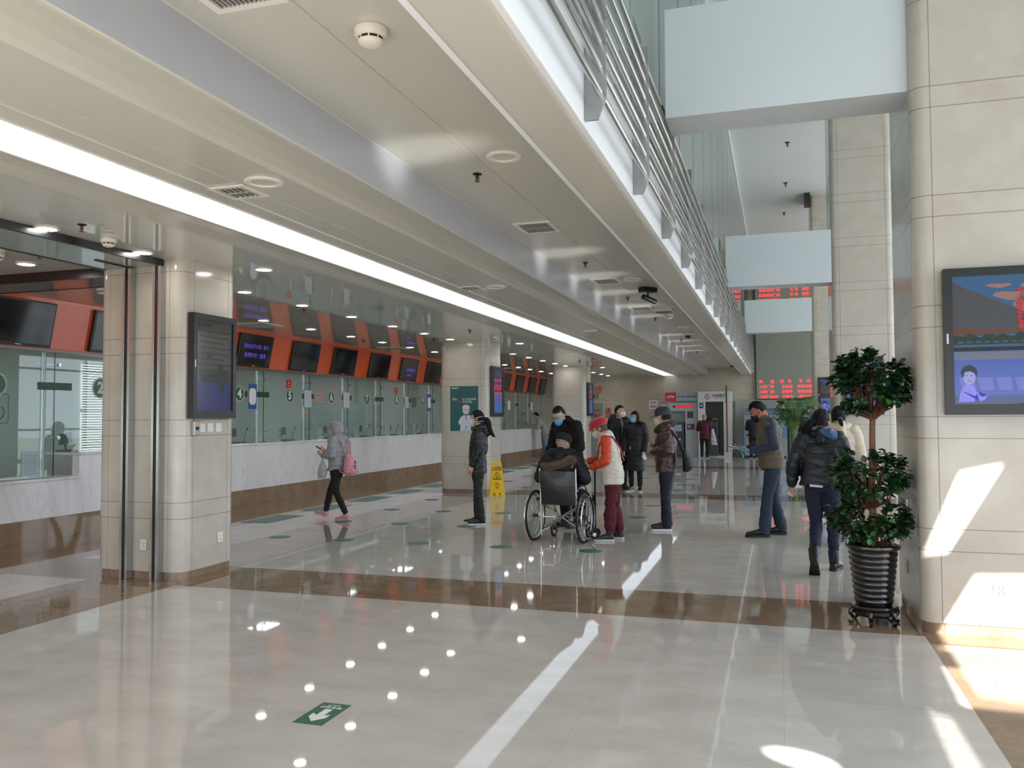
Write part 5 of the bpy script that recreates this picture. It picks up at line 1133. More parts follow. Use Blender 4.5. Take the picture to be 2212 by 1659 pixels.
def jacket(root, D, col, s, hem=.80, thick=.03, quilt=0.0, pitch=.075, rough=.6, sleeves=True, name='jacket', cuff=1.0, collar='stand', flare=1.0, wr=.004, sleeve_col=None, vox=.009, seed=2.0, open_front=None, coat_len=0, sheen=0.0, spec=.5, sl_thick=None, belly=0.0, hemw=.165, sleeve_quilt=None):
    """torso garment from hem height (for a 1.70 m figure) up to the neck, with sleeves"""
    sh = (D['shR']-D['shL']).normalized(); hp = (D['hipR']-D['hipL']).normalized(); Y = V3((0, 1, 0))
    up = (D['neck']-D['chest']).normalized(); fw = up.cross(sh).normalized(); fw = fw if fw.y > 0 else -fw
    t = thick*s; P, Wt, C, N = D['pelvis'], D['waist'], D['chest'], D['neck']
    mb = MB(); secs = []
    hz = hem*s; dn = V3((0, 0, 1))
    def width(z): return hemw
    if hz < P.z-.05*s:
        n_ = max(1, int((P.z-hz)/(.18*s)))
        mid = (D['knL']+D['knR'])/2
        for i in range(n_+1):
            f = 1-i/(n_+.0); z = hz+(P.z-.02*s-hz)*(i/(n_+.0)) if n_ else hz
            c = V3((P.x+(mid.x-P.x)*f*.3, P.y+(mid.y-P.y)*f*.5, z)); w = hemw*s*(1+(flare-1)*f)
            if i < n_: secs.append((c, hp*(w+t*.6), Y*(.115*s*(1+(flare-1)*f)+t*.6)))
    else: secs.append((V3((P.x, P.y+.02*belly*s, hz)), hp*(hemw*s*flare+t*.85), Y*(.118*s*flare+t*.85)))
    secs += [(P+V3((0, .022*belly*s, .03*s)) if hz < P.z else V3((P.x, P.y, max(hz+.02*s, P.z+.03*s))), hp*(.158*s+t), Y*((.108+belly*.018)*s+t)), (Wt+V3((0, .030*belly*s, 0)), hp*(.145*s+t), Y*((.10+belly*.024)*s+t)), (C, sh*(.168*s+t), fw*((.112+belly*.01)*s+t)), (N-up*.075*s, sh*(.165*s+t*.8), fw*(.095*s+t*.8)), (N-up*.035*s, sh*(.125*s+t*.7), fw*(.082*s+t*.7)), (N-up*.008*s, sh*(.085*s+t*.6), fw*(.07*s+t*.6))]
    if collar == 'stand': secs += [(N+up*.02*s, sh*(.066*s+t*.6), fw*(.064*s+t*.6)), (N+up*.05*s, sh*(.064*s+t*.5), fw*(.062*s+t*.5))]
    elif collar == 'low': secs += [(N+up*.005*s, sh*(.06*s+t*.3), fw*(.058*s+t*.3))]
    loft(mb, secs, 26, 2.3)
    segs = [(V3((P.x, P.y, min(hz, P.z))), Wt, .13*s), (Wt, N, .13*s)]
    st = (sl_thick if sl_thick is not None else thick)*s
    smb = mb if (sleeves and sleeve_col is None) else MB(); ssegs = segs if smb is mb else []
    if sleeves:
        for q in 'LR':
            S_, E, Wr = D['sh'+q], D['el'+q], D['wr'+q]; e = Wr.lerp(E, .06)
            inn = S_.lerp(C, .07) if smb is mb else S_
            limb(smb, [inn, S_.lerp(E, .45), E], [.060*s+st, .054*s+st, .046*s+st], 14)
            limb(smb, [E, E.lerp(e, .5), e], [.046*s+st, .044*s+st*.9, (.030*s+st*.7)*cuff], 14)
            ssegs += [(S_, E, .05*s), (E, e, .045*s)]
    else:
        for q in 'LR': limb(mb, [D['sh'+q].lerp(C, .45), D['sh'+q].lerp(C, .13)], [.090*s+t*.5, .076*s+t*.55], 14)
    key = '%s_%d_%d_%d_%d' % (name, *col, int(rough*10))
    m = mat(key, col, rough, bump=.2, bscale=160, var=.08, vscale=8, sheen=sheen, spec=spec)
    o = new_obj_from(mb, name, vox, m, root, 5, cloth_post(segs, quilt, pitch*s, wr, seed))
    if sleeves and smb is not mb:
        k2 = 'sleeve_%d_%d_%d' % sleeve_col; new_obj_from(smb, 'sleeves', vox, mat(k2, sleeve_col, .5, bump=.2, bscale=160, var=.06), root, 4, cloth_post(ssegs, sleeve_quilt if sleeve_quilt is not None else quilt, pitch*1.1*s, wr, seed+1))
    return o
def hood_down(root, D, col, s, name='hood', r=.05, w=.115, drop=.05, back=.10, vox=.009, m=None, fur=None):
    """hood lying behind the neck"""
    N = D['neck']; mb = MB(); sh = (D['shR']-D['shL']).normalized()
    pts = []
    for k in range(9):
        a = math.pi*(k/8); pts.append(N+sh*(-w*s*math.cos(a))+V3((0, .03*s-back*s*math.sin(a), .025*s-drop*s*math.sin(a)*.3)))
    limb(mb, pts, [.028*s]+[r*s]*7+[.028*s], 14); limb(mb, [N+V3((0, -back*.6*s, .03*s)), N+V3((0, -(back+.02)*s, -drop*1.6*s))], [.07*s, .055*s], 14)
    o = new_obj_from(mb, name, vox, m or mat('hoodm_%d_%d_%d' % col, col, .6, bump=.2, bscale=160), root, 4, cloth_post([(N, N+V3((0, 0, .1)), 0)], 0, 1, .005, 4, 20))
    return o
def fur_strip(root, pts, rad, col, n=900, ln=.03, name='fur_trim', seed=5):
    mb = MB(); pts = [V3(p) for p in pts]; limb(mb, pts, [rad]*len(pts), 10); rr = random.Random(seed)
    for _ in range(n):
        t = rr.random()*(len(pts)-1); i = min(int(t), len(pts)-2); c = pts[i].lerp(pts[i+1], t-i)
        d = V3((rr.gauss(0, 1), rr.gauss(0, 1), rr.gauss(0, 1))).normalized(); e = c+d*(rad*.8); f = e+d*ln*rr.uniform(.6, 1.2)+V3((0, 0, -ln*.3)); w = d.orthogonal().normalized()*.0022
        mb.add([e-w, e+w, f], [(0, 1, 2)])
    me = bpy.data.meshes.new(name); me.from_pydata(mb.v, [], mb.f); me.materials.append(mat('fur_%d_%d_%d' % col, col, .8, var=.35, vscale=40)); o = bpy.data.objects.new(name, me); COL.objects.link(o); o.parent = root; return o
def zipper(root, D, s, z0, z1, y, m): 
    pass
def simple(mb, name, m, root, **k): return mb.build(name, m, root, **k)
# ================================================================== PEOPLE: the figures
def hood_up(root, D, col, s, name='hood', quilt=.006, pitch=.045):
    F = D['F']; mb = MB(); k0 = len(mb.v); rows = []; n = 28
    for i in range(15):
        ph = i/14*2.35; z = .145*math.cos(ph)-.012; k = math.sin(ph)*1.0 if ph < 1.57 else 1-.12*(ph-1.57)
        rows.append([V3(((.108*k+.002)*math.cos(a), -.018+((.132 if math.sin(a) < 0 else .108)*k+.002)*math.sin(a), z)) for a in [2*math.pi*j/n for j in range(n)]])
    mb.rings(rows, cap=True)
    # carve the face opening by pulling the front inwards
    for i in range(k0, len(mb.v)):
        x, y, z = mb.v[i]
        if y > .055 and abs(x) < .075 and z < .075: mb.v[i] = (x, .058, z)
    mb.xf(F @ Matrix.Scale(s, 4)); N = D['neck']
    limb(mb, [N+V3((0, -.01, -.02*s)), N+V3((0, -.0, .05*s))], [.095*s, .09*s], 18)
    return new_obj_from(mb, name, .008, mat('hoodup_%d' % col[0], col, .5, bump=.15, bscale=120), root, 4, cloth_post([(F @ V3((0, 0, -.2*s)), F @ V3((0, 0, .2*s)), 0)], quilt, pitch, .002, 3))
def bag_strap(root, pts, w, m, name='strap', t=.004):
    """flat band through points"""
    mb = MB(); pts = [V3(p) for p in pts]; rings = []
    for i, p in enumerate(pts):
        d = (pts[min(i+1, len(pts)-1)]-pts[max(i-1, 0)]).normalized(); o = V3((p.x, p.y, 0)); o = o.normalized() if o.length > .01 else V3((0, -1, 0)); sd = d.cross(o).normalized()
        o2 = sd.cross(d).normalized(); rings.append([p+sd*w/2+o2*t, p-sd*w/2+o2*t, p-sd*w/2-o2*t, p+sd*w/2-o2*t])
    mb.rings(rings); return mb.build(name, m, root, smooth=False)
def wpos(root, p):
    return Matrix.Translation(root.location) @ Matrix.Rotation(root.rotation_euler.z, 4, 'Z') @ V3(p)

# 1 --- hooded woman with pink backpack, walking left
r, D, s = person('woman in hooded grey quilted jacket and black trousers walking left, pink shoes', (-6.42, 11.38, 0), 176, 1.50,
    dict(pelvis=(0, 0, .91), waist=(0, .01, 1.06), chest=(0, .02, 1.25), neck=(0, .015, 1.42), head=(0, .06, 1.57), hpitch=18, hyaw=6,
         hipL=(-.09, 0, .88), hipR=(.09, 0, .88), knL=(-.10, -.03, .48), knR=(.09, .20, .50), anL=(-.10, -.24, .09), anR=(.08, .30, .11), fyL=4, fyR=-4, fpL=.12, fpR=-.25,
         shL=(-.17, .0, 1.38), shR=(.17, .0, 1.38), elL=(-.23, -.03, 1.11), elR=(.22, .0, 1.12), wrL=(-.15, .22, 1.11), wrR=(.05, .27, 1.17)), vox=.006,
    hand_cfg=dict(L=dict(d=(.3, .9, .1), pn=(.5, -.1, .8), curl=.75), R=dict(d=(-.6, .7, .2), pn=(-.2, -.5, .8), curl=.8)))
face_parts(D['F'], r, s); mask_parts(D['F'], r, (226, 228, 232), s)
trousers(r, D, (12, 12, 13), s, r=1.12, hem=.13, rough=.8, name='black_leggings')
jacket(r, D, (150, 150, 154), s, hem=.83, thick=.030, quilt=.010, pitch=.085, rough=.42, name='quilted_jacket', flare=1.0, collar='stand')
hood_up(r, D, (150, 150, 154), s)
shoe(r, D['anL'], math.radians(4), .0, (206, 150, 156), (214, 176, 178), s*1.0, .08); shoe(r, D['anR'], math.radians(-4), .01, (206, 150, 156), (214, 176, 178), s*1.0, -.22)
# phone held in the hand, carrier bag on the wrist, backpack
def thing_at(name, root, p, rz, label, cat):
    w = wpos(root, p); return empty(name, w, root.rotation_euler.z+rz, label=label, cat=cat)
t = thing_at('phone', r, (.0, .335, 1.07), 0.2, 'red-cased phone held up by the hooded woman in grey', 'phone')
mb = MB(); mb.box((-.036, -.008, -.07), (.036, .002, .07)); o = mb.build('case', mat('phone_red', (190, 24, 60), .35), t, bevel=.006); o.rotation_euler = (math.radians(-58), 0, 0)
mb = MB(); mb.box((-.032, -.0095, -.064), (.032, -.008, .064)); o2 = mb.build('screen', M_screen, t); o2.rotation_euler = o.rotation_euler
pb = mat('backpack_pink', (206, 140, 152), .4, bump=.4, bscale=30, var=.08, sheen=.3)
t = thing_at('backpack', r, (.02, -.19, .80), -.1, 'small shiny pink backpack hanging low on the hooded woman', 'backpack')
mb = MB(); loft(mb, [((0, -.02, -.13), (.10, 0, 0), (0, .06, 0)), ((0, -.03, -.08), (.135, 0, 0), (0, .085, 0)), ((0, -.02, .02), (.125, 0, 0), (0, .08, 0)), ((0, .0, .12), (.085, 0, 0), (0, .055, 0)), ((0, .01, .18), (.05, 0, 0), (0, .035, 0))], 20)
new_obj_from(mb, 'bag_body', .007, pb, t, 4, cloth_post([(V3((0, 0, -.2)), V3((0, 0, .2)), 0)], 0, 1, .006, 2, 30))
mb = MB(); loft(mb, [((0, -.095, -.10), (.085, 0, 0), (0, .025, 0)), ((0, -.10, -.06), (.09, 0, 0), (0, .035, 0)), ((0, -.09, -.005), (.08, 0, 0), (0, .02, 0))], 16); mb.build('front_pocket', pb, t, smooth=True)
mb = MB(); mb.tube([(-.07, -.085, .01), (0, -.105, .02), (.07, -.085, .01)], .005, 6); mb.box((-.02, -.13, -.03), (-.008, -.118, .03)); mb.box((.03, -.09, .03), (.05, -.075, .09)); mb.build('buckle', mat('buckle_brown', (120, 84, 70), .4, metal=.5), t)
mb = MB(); mb.tube([(-.03, .03, .17), (-.045, .05, .21), (.0, .05, .235), (.045, .05, .21), (.03, .03, .17)], .007, 8); mb.build('top_loop', pb, t, smooth=True)
bag_strap(t, [(-.05, .02, .17), (-.10, .07, .36), (-.125, .16, .47), (-.14, .24, .42), (-.16, .30, .28), (-.17, .26, .06), (-.12, .10, -.06), (-.09, .03, -.1)], .028, pb)
bag_strap(t, [(.05, .02, .17), (.10, .07, .36), (.125, .16, .47), (.15, .24, .42)], .028, pb)
t = thing_at('carrier_bag', r, (-.16, .17, .80), 0, 'thin grey plastic carrier bag hanging from the arm of the hooded woman', 'bag')
mb = MB(); loft(mb, [((0, .02, -.17), (.03, 0, 0), (0, .055, 0)), ((0, .01, -.12), (.04, 0, 0), (0, .075, 0)), ((0, 0, 0), (.035, 0, 0), (0, .06, 0)), ((0, 0, .09), (.012, 0, 0), (0, .022, 0)), ((0, -.0, .17), (.008, 0, 0), (0, .012, 0))], 18)
new_obj_from(mb, 'bag_body', .006, mat('plastic_film', (168, 176, 178), .25, spec=.6), t, 2, cloth_post([(V3((0, 0, -.2)), V3((0, 0, .2)), 0)], 0, 1, .008, 5, 34))

# 2 --- woman with ponytail standing in profile
r, D, s = person('woman with long low ponytail in black quilted jacket, standing in profile facing left', (-4.14, 11.38, 0), 191, 1.63,
    dict(pelvis=(0, .01, .93), waist=(0, .02, 1.08), chest=(0, -.01, 1.27), neck=(0, -.02, 1.44), head=(0, .02, 1.585), hpitch=-2,
         elL=(-.23, -.05, 1.13), elR=(.23, -.05, 1.13), wrL=(-.22, .06, .89), wrR=(.22, .04, .89), anL=(-.09, -.06, .085), anR=(.09, .03, .085), knL=(-.095, -.01, .49), knR=(.095, .03, .49)), vox=.006,
    hand_cfg=dict(L=dict(d=(.05, .35, -.9), curl=.4), R=dict(d=(0, .2, -1), curl=.5)))
face_parts(D['F'], r, s); mask_parts(D['F'], r, (222, 224, 222), s, 'cup')
mb = MB(); G = D['F'] @ Matrix.Scale(s, 4)
for z0, z1 in ((-.012, .03), (-.05, -.04)): mb.tube([(V3((-.058, .062, z0))), V3((-.079, .01, (z0+z1)/2)), V3((-.090, -.05, z1)), V3((0, -.125, z1+.01)), V3((.090, -.05, z1)), V3((.079, .01, (z0+z1)/2)), V3((.058, .062, z0))], .004, 6)
mb.xf(G); mb.build('mask_strap', M_wpaper, r)
hair_cap(D['F'], r, (17, 13, 13), s, 'nape', seed=1)
strands(r, D['F'], [([(0, -.10, .0), (0, -.15, -.01), (0, -.175, -.07), (0, -.185, -.14), (0, -.215, -.20), (0, -.26, -.25)], [.034, .042, .044, .042, .036, .018])], (17, 13, 13), s)
trousers(r, D, (14, 14, 16), s, r=1.22, hem=.10, rough=.6, name='black_trousers', flare=1.1)
jacket(r, D, (15, 16, 21), s, hem=.76, thick=.022, quilt=.008, pitch=.10, rough=.42, name='black_quilted_jacket', flare=1.06, collar='stand', spec=.5, seed=3)
hood_down(r, D, (15, 16, 21), s, m=MATS['black_quilted_jacket_15_16_21_4'], r=.05, w=.10, back=.09)
shoe(r, D['anL'], math.radians(6), 0, (22, 22, 24), (216, 216, 214), s, 0, lace=(230, 230, 230)); shoe(r, D['anR'], math.radians(-6), 0, (22, 22, 24), (216, 216, 214), s, 0, lace=(230, 230, 230))

# 3 --- man in black hooded top behind the wheelchair
r, D, s = person('man in black hooded coat, spectacles and blue mask bending over the wheelchair', (-2.80, 11.50, 0), 236, 1.76,
    dict(pelvis=(0, -.02, .92), waist=(0, .0, 1.06), chest=(0, .06, 1.25), neck=(0, .12, 1.41), head=(0, .21, 1.51), hpitch=32, hyaw=14, shL=(-.20, .07, 1.37), shR=(.20, .07, 1.37),
         elL=(-.26, .08, 1.08), elR=(.26, .10, 1.08), wrL=(-.17, .26, .95), wrR=(.17, .28, .95)), chest=1.06, vox=.006)
face_parts(D['F'], r, s); mask_parts(D['F'], r, (96, 176, 216), s); glasses_parts(D['F'], r, s); hair_cap(D['F'], r, (16, 14, 13), s, 'short', th=.012, seed=3)
trousers(r, D, (16, 16, 18), s, r=1.25, name='black_trousers')
jacket(r, D, (17, 17, 19), s, hem=.62, thick=.030, rough=.8, name='black_hooded_coat', wr=.007, spec=.3, belly=.6, flare=1.05)
hood_down(r, D, (17, 17, 19), s, m=MATS['black_hooded_coat_17_17_19_8'], r=.055, w=.12, back=.10)
for q in 'LR': shoe(r, D['an'+q], math.radians(D['fy'+q]), 0, (20, 20, 22), (30, 30, 30), s)

# 4 --- wheelchair and the man in it
WC = (-2.61, 10.12, 0); WF = 84
wc = empty('wheelchair', WC, math.radians(WF-90), label='folding wheelchair with black vinyl back, silver cross frame and spoked wheels', cat='wheelchair')
Ms, Mt = M_steel_l, mat('tyre', (18, 18, 18), .7)
vin = mat('vinyl_black', (34, 36, 37), .35, bump=.5, bscale=24, var=.2, vscale=18, coat=.2)
def wheel(x, y, r_, rim, name, hand_rim=True, spokes=24):
    mb = MB(); N = 40; mb.tube([(x, y+r_*math.cos(a), r_+.003+r_*math.sin(a)*1) for a in [2*math.pi*k/N for k in range(N)]], .016 if r_ > .2 else .014, 8, closed=True)
    w = mb.build(name, Mt, wc, smooth=True)
    for v in []: pass
    mb = MB(); rr = r_-.022; mb.tube([(x, y+rr*math.cos(a), r_+.003+rr*math.sin(a)) for a in [2*math.pi*k/N for k in range(N)]], .009, 6, closed=True)
    mb.build('rim', Ms, w, smooth=True)
    mb = MB()
    for k in range(spokes): a = 2*math.pi*k/spokes; b = a+(.35 if k % 2 else -.35); mb.tube([(x+(.022 if k % 4 < 2 else -.022), y+.024*math.cos(b), r_+.003+.024*math.sin(b)), (x, y+rr*math.cos(a), r_+.003+rr*math.sin(a))], .0016 if r_ > .2 else .006, 4)
    mb.build('spokes', Ms, w)
    mb = MB(); mb.tube([(x-.035, y, r_+.003), (x+.035, y, r_+.003)], .02, 12); mb.build('hub', M_dsteel, w, smooth=True)
    if hand_rim:
        mb = MB(); sx = 1 if x > 0 else -1; rh = r_-.045; mb.tube([(x+sx*.045, y+rh*math.cos(a), r_+.003+rh*math.sin(a)) for a in [2*math.pi*k/N for k in range(N)]], .008, 6, closed=True)
        for k in range(6): a = math.pi*k/3; mb.tube([(x, y+rr*math.cos(a), r_+.003+rr*math.sin(a)), (x+sx*.045, y+rh*math.cos(a), r_+.003+rh*math.sin(a))], .004, 5)
        mb.build('hand_rim', Ms, w, smooth=True)
for sx in (-1, 1):
    wheel(sx*.325, 0, .305, .28, 'rear_wheel'); wheel(sx*.235, .42, .095, .08, 'caster_wheel', False, 6)
    mb = MB(); mb.tube([(sx*.235, -.03, .07), (sx*.235, -.045, .5), (sx*.235, -.07, .90), (sx*.235, -.10, .93), (sx*.235, -.17, .935)], .0125, 8)
    mb.tube([(sx*.235, -.03, .12), (sx*.235, .38, .14)], .0115, 8); mb.tube([(sx*.235, -.03, .45), (sx*.235, .40, .47), (sx*.235, .44, .40), (sx*.235, .43, .2)], .0125, 8)
    mb.tube([(sx*.235, -.035, .62), (sx*.25, .05, .68), (sx*.25, .25, .68), (sx*.24, .33, .6), (sx*.235, .36, .47)], .0115, 8)
    mb.tube([(sx*.235, .43, .38), (sx*.21, .55, .2), (sx*.20, .62, .12)], .011, 8); mb.tube([(sx*.235, 0, .305), (sx*.325, 0, .308)], .012, 8)
    mb.build('side_frame', Ms, wc, smooth=True)
    mb = MB(); mb.tube([(sx*.235, -.09, .932), (sx*.235, -.19, .938)], .018, 10); mb.build('push_grip', M_black, wc, smooth=True)
    mb = MB(); mb.box((sx*.25-.028, .03, .69), (sx*.25+.028, .28, .715)); mb.build('arm_pad', M_black, wc, bevel=.008)
    mb = MB(); mb.box((sx*.14-.075, .57, .10), (sx*.14+.075, .72, .115)); mb.build('footplate', M_dsteel, wc, bevel=.004)
    mb = MB(); mb.sphere((sx*.27, -.045, .52), .024, 10, 8); mb.tube([(sx*.235, -.05, .93), (sx*.20, -.03, .90), (sx*.19, -.02, .86)], .006, 6); mb.build('brake_knob', M_black, wc, smooth=True)
mb = MB(); mb.tube([(-.235, .04, .15), (.235, .04, .44)], .0115, 8); mb.tube([(.235, .06, .15), (-.235, .06, .44)], .0115, 8); mb.tube([(-.235, .26, .15), (.235, .26, .44)], .0115, 8); mb.tube([(-.235, -.03, .30), (-.08, .03, .30)], .009, 6); mb.tube([(.235, -.03, .30), (.08, .03, .30)], .009, 6); mb.build('cross_brace', Ms, wc, smooth=True)
mb = MB(); rings = []
for i in range(11):
    z = .45+.42*i/10; sag = .035*math.sin(math.pi*i/10); rings.append([(x, -.042-.045*(i/10)-sag*(1-(x/.235)**2)*1.1, z+(.0)) for x in [-.235+.47*j/10 for j in range(11)]])
vs = [p for r_ in rings for p in r_]; mb.add(vs, [(i*11+j, i*11+j+1, (i+1)*11+j+1, (i+1)*11+j) for i in range(10) for j in range(10)]); vs2 = [(x, y+.012, z) for x, y, z in vs]; mb.add(vs2, [(i*11+j+11, i*11+j+12, i*11+j+1, i*11+j) for i in range(10) for j in range(10)])
mb.build('backrest', vin, wc, smooth=True)
mb = MB(); mb.box((-.225, -.02, .45), (.225, .40, .475)); mb.build('seat', vin, wc, bevel=.01)
r, D, s = person('elderly man in black cap and fur-trimmed black coat seated in the wheelchair', WC, WF, 1.68,
    dict(pelvis=(0, .13, .60), waist=(0, .105, .73), chest=(0, .095, .92), neck=(0, .115, 1.09), head=(-.01, .175, 1.215), hpitch=22, hyaw=-22,
         shL=(-.19, .09, 1.04), shR=(.19, .09, 1.04), elL=(-.30, .08, .79), elR=(.30, .10, .79), wrL=(-.22, .26, .73), wrR=(.22, .28, .73),
         hipL=(-.09, .11, .57), hipR=(.09, .11, .57), knL=(-.13, .50, .55), knR=(.13, .50, .55), anL=(-.14, .58, .20), anR=(.14, .58, .20)), vox=.007)
face_parts(D['F'], r, s); mask_parts(D['F'], r, (220, 222, 224), s); hair_cap(D['F'], r, (150, 146, 142), s, 'short', th=.006)
mb = MB(); G = D['F'] @ Matrix.Scale(s, 4); k0 = 0
loft(mb, [((0, -.012, .028), (.088, 0, 0), (0, .112, 0)), ((0, -.012, .06), (.093, 0, 0), (0, .116, 0)), ((0, -.01, .10), (.088, 0, 0), (0, .110, 0)), ((0, -.008, .128), (.062, 0, 0), (0, .08, 0)), ((0, -.008, .138), (.02, 0, 0), (0, .025, 0))], 24, 2.1)
mb.xf(G); mb.build('cap', mat('cap_black', (16, 16, 17), .8, bump=.3), r, smooth=True)
mb = MB(); mb.rings([[V3((x, .085+.055*(1-(x/.075)**2)+dy, .034-.012+dz)) for x in [-.07+.14*j/8 for j in range(9)]]+[V3((x, .07+dy, .038-.008+dz)) for x in [.07-.14*j/8 for j in range(9)]] for dy, dz in ((0, 0), (0, .008))]); mb.xf(G); mb.build('cap_peak', MATS['cap_black'], r)
trousers(r, D, (20, 20, 24), s, r=1.25, name='black_trousers', waist=.95)
jacket(r, D, (17, 17, 19), s, hem=.53, thick=.045, rough=.65, name='black_winter_coat', wr=.008, quilt=.0, spec=.4, sl_thick=.035, belly=.5)
N = D['neck']; hood_down(r, D, (17, 17, 19), s, m=MATS['black_winter_coat_17_17_19_6'], r=.055, w=.15, back=.13, drop=.03)
fur_strip(r, [N+V3(p)*s for p in ((-.20, -.17, -.135), (-.15, -.20, -.155), (-.09, -.215, -.14), (-.02, -.225, -.125), (.06, -.22, -.105), (.13, -.20, -.07), (.17, -.17, -.045), (.20, -.14, -.07))], .030, (122, 100, 84), 3200, .045)
for q in 'LR': shoe(r, D['an'+q], 0, .117, (24, 24, 26), (40, 40, 40), s)

# 5 --- woman in red hat, white vest, orange sleeves
r, D, s = person('elderly woman in red knitted hat, white padded vest over orange sleeves and dark red trousers', (-2.03, 10.40, 0), 187, 1.56,
    dict(pelvis=(0, -.05, .90), waist=(0, -.03, 1.05), chest=(0, .02, 1.24), neck=(0, .06, 1.40), head=(0, .14, 1.515), hpitch=24, hyaw=0,
         shL=(-.18, .04, 1.36), shR=(.18, .04, 1.36), elL=(-.25, .03, 1.09), elR=(.22, .10, 1.10), wrL=(-.15, .24, .99), wrR=(.06, .30, 1.06),
         hipL=(-.09, -.05, .87), hipR=(.09, -.05, .87), knL=(-.12, -.01, .47), knR=(.10, -.05, .47), anL=(-.13, .0, .085), anR=(.10, -.12, .085)), vox=.006,
    hand_cfg=dict(L=dict(d=(.3, .9, -.1), pn=(.3, 0, .9), curl=.7), R=dict(d=(-.3, .9, .1), pn=(-.3, -.1, .9), curl=.8)))
face_parts(D['F'], r, s, brow=(90, 80, 70)); mask_parts(D['F'], r, (200, 198, 192), s, 'cup'); glasses_parts(D['F'], r, s); hair_cap(D['F'], r, (82, 66, 56), s, 'nape', th=.010, seed=6)
mb = MB(); G = D['F'] @ Matrix.Scale(s, 4)
loft(mb, [((0, -.015, .03), (.094, 0, 0), (0, .118, 0)), ((0, -.018, .05), (.108, 0, 0), (0, .13, 0)), ((0, -.02, .085), (.118, 0, 0), (0, .138, 0)), ((0, -.02, .12), (.105, 0, 0), (0, .122, 0)), ((0, -.018, .145), (.065, 0, 0), (0, .08, 0)), ((0, -.015, .15), (.02, 0, 0), (0, .02, 0))], 24, 2.1)
loft(mb, [((0, .105, .030), (.075, 0, 0), (0, .03, -.012)), ((0, .115, .045), (.07, 0, 0), (0, .03, -.012)), ((0, .09, .065), (.06, 0, 0), (0, .03, 0))], 16)
mb.xf(G); new_obj_from(mb, 'knitted_hat', .007, mat('hat_red', (176, 18, 44), .9, bump=.6, bscale=160, sheen=.5), r, 3)
trousers(r, D, (84, 20, 32), s, r=1.34, hem=.12, rough=.85, name='dark_red_trousers', baggy=.22, wr=.009, seed=8)
jacket(r, D, (212, 206, 194), s, hem=.76, thick=.040, quilt=.007, pitch=.085, rough=.55, sleeve_col=(200, 62, 24), sleeve_quilt=.009, name='padded_vest', flare=1.12, sl_thick=.016, wr=.006, belly=.6, seed=4)
hood_down(r, D, (216, 210, 200), s, m=MATS['padded_vest_212_206_194_5'], r=.03, w=.095, back=.07, drop=.02)
bag_strap(r, [(-.19*s, .16*s, 1.12*s), (-.165*s, .13*s, 1.30*s), (-.12*s, .06*s, 1.425*s), (-.10*s, -.05*s, 1.40*s), (-.11*s, -.15*s, 1.26*s), (-.08*s, -.20*s, 1.08*s)], .022, mat('strap_red', (150, 22, 40), .6))
for q in 'LR': shoe(r, D['an'+q], math.radians(D['fy'+q]), 0, (44, 44, 46), (196, 196, 196), s*1.02)
t = thing_at('phone', r, (.0, .385, 1.00), 0, 'dark red phone held by the woman in the red hat', 'phone'); mb = MB(); mb.box((-.036, -.07, -.005), (.036, .07, .005)); mb.build('case', mat('phone_dred', (110, 20, 34), .3), t, bevel=.003).rotation_euler = (.35, 0, 0)
t = thing_at('folded_paper', r, (-.08, .335, .905), .3, 'white folded paper in the hand of the woman in the red hat', 'paper'); mb = MB(); mb.box((-.045, -.07, -.002), (.045, .07, .002)); mb.box((-.04, -.068, .002), (.045, .06, .006)); mb.build('sheets', M_wpaper, t).rotation_euler = (.5, .2, 0)
# black folding trolley standing between her and the wheelchair
tr = empty('hand_trolley', (-2.235, 10.47, 0), math.radians(97), label='black telescopic trolley pole with small wheels between wheelchair and red-hatted woman', cat='trolley')
mb = MB(); mb.tube([(0, 0, .10), (0, 0, .88)], .012, 8); mb.tube([(0, .02, .12), (0, .02, .55)], .016, 8); mb.build('pole', M_black, tr, smooth=True)
mb = MB(); mb.tube([(-.02, 0, .90), (-.05, 0, .97), (-.09, 0, .975)], .016, 8); mb.tube([(.02, 0, .90), (.05, 0, .965), (.08, 0, .955)], .014, 8); mb.box((-.03, -.02, .86), (.03, .02, .92)); mb.tube([(.03, 0, .91), (.07, 0, .90), (.10, 0, .85)], .006, 6); mb.build('handle', M_black, tr, smooth=True)
mb = MB(); mb.tube([(-.10, 0, .06), (.10, 0, .06)], .008, 8); mb.tube([(-.06, 0, .10), (.06, 0, .10)], .01, 8); mb.tube([(0, 0, .10), (0, .12, .20)], .008, 6); mb.build('axle', M_steel, tr, smooth=True)
for sx in (-1, 1):
    mb = MB(); mb.tube([(sx*.10-.012, 0, .062), (sx*.10+.012, 0, .062)], .058, 18); w = mb.build('wheel', M_blackm, tr, smooth=True)
    mb = MB(); mb.tube([(sx*.10-.014, 0, .062), (sx*.10+.014, 0, .062)], .025, 12); mb.build('hub', M_steel_l, w)

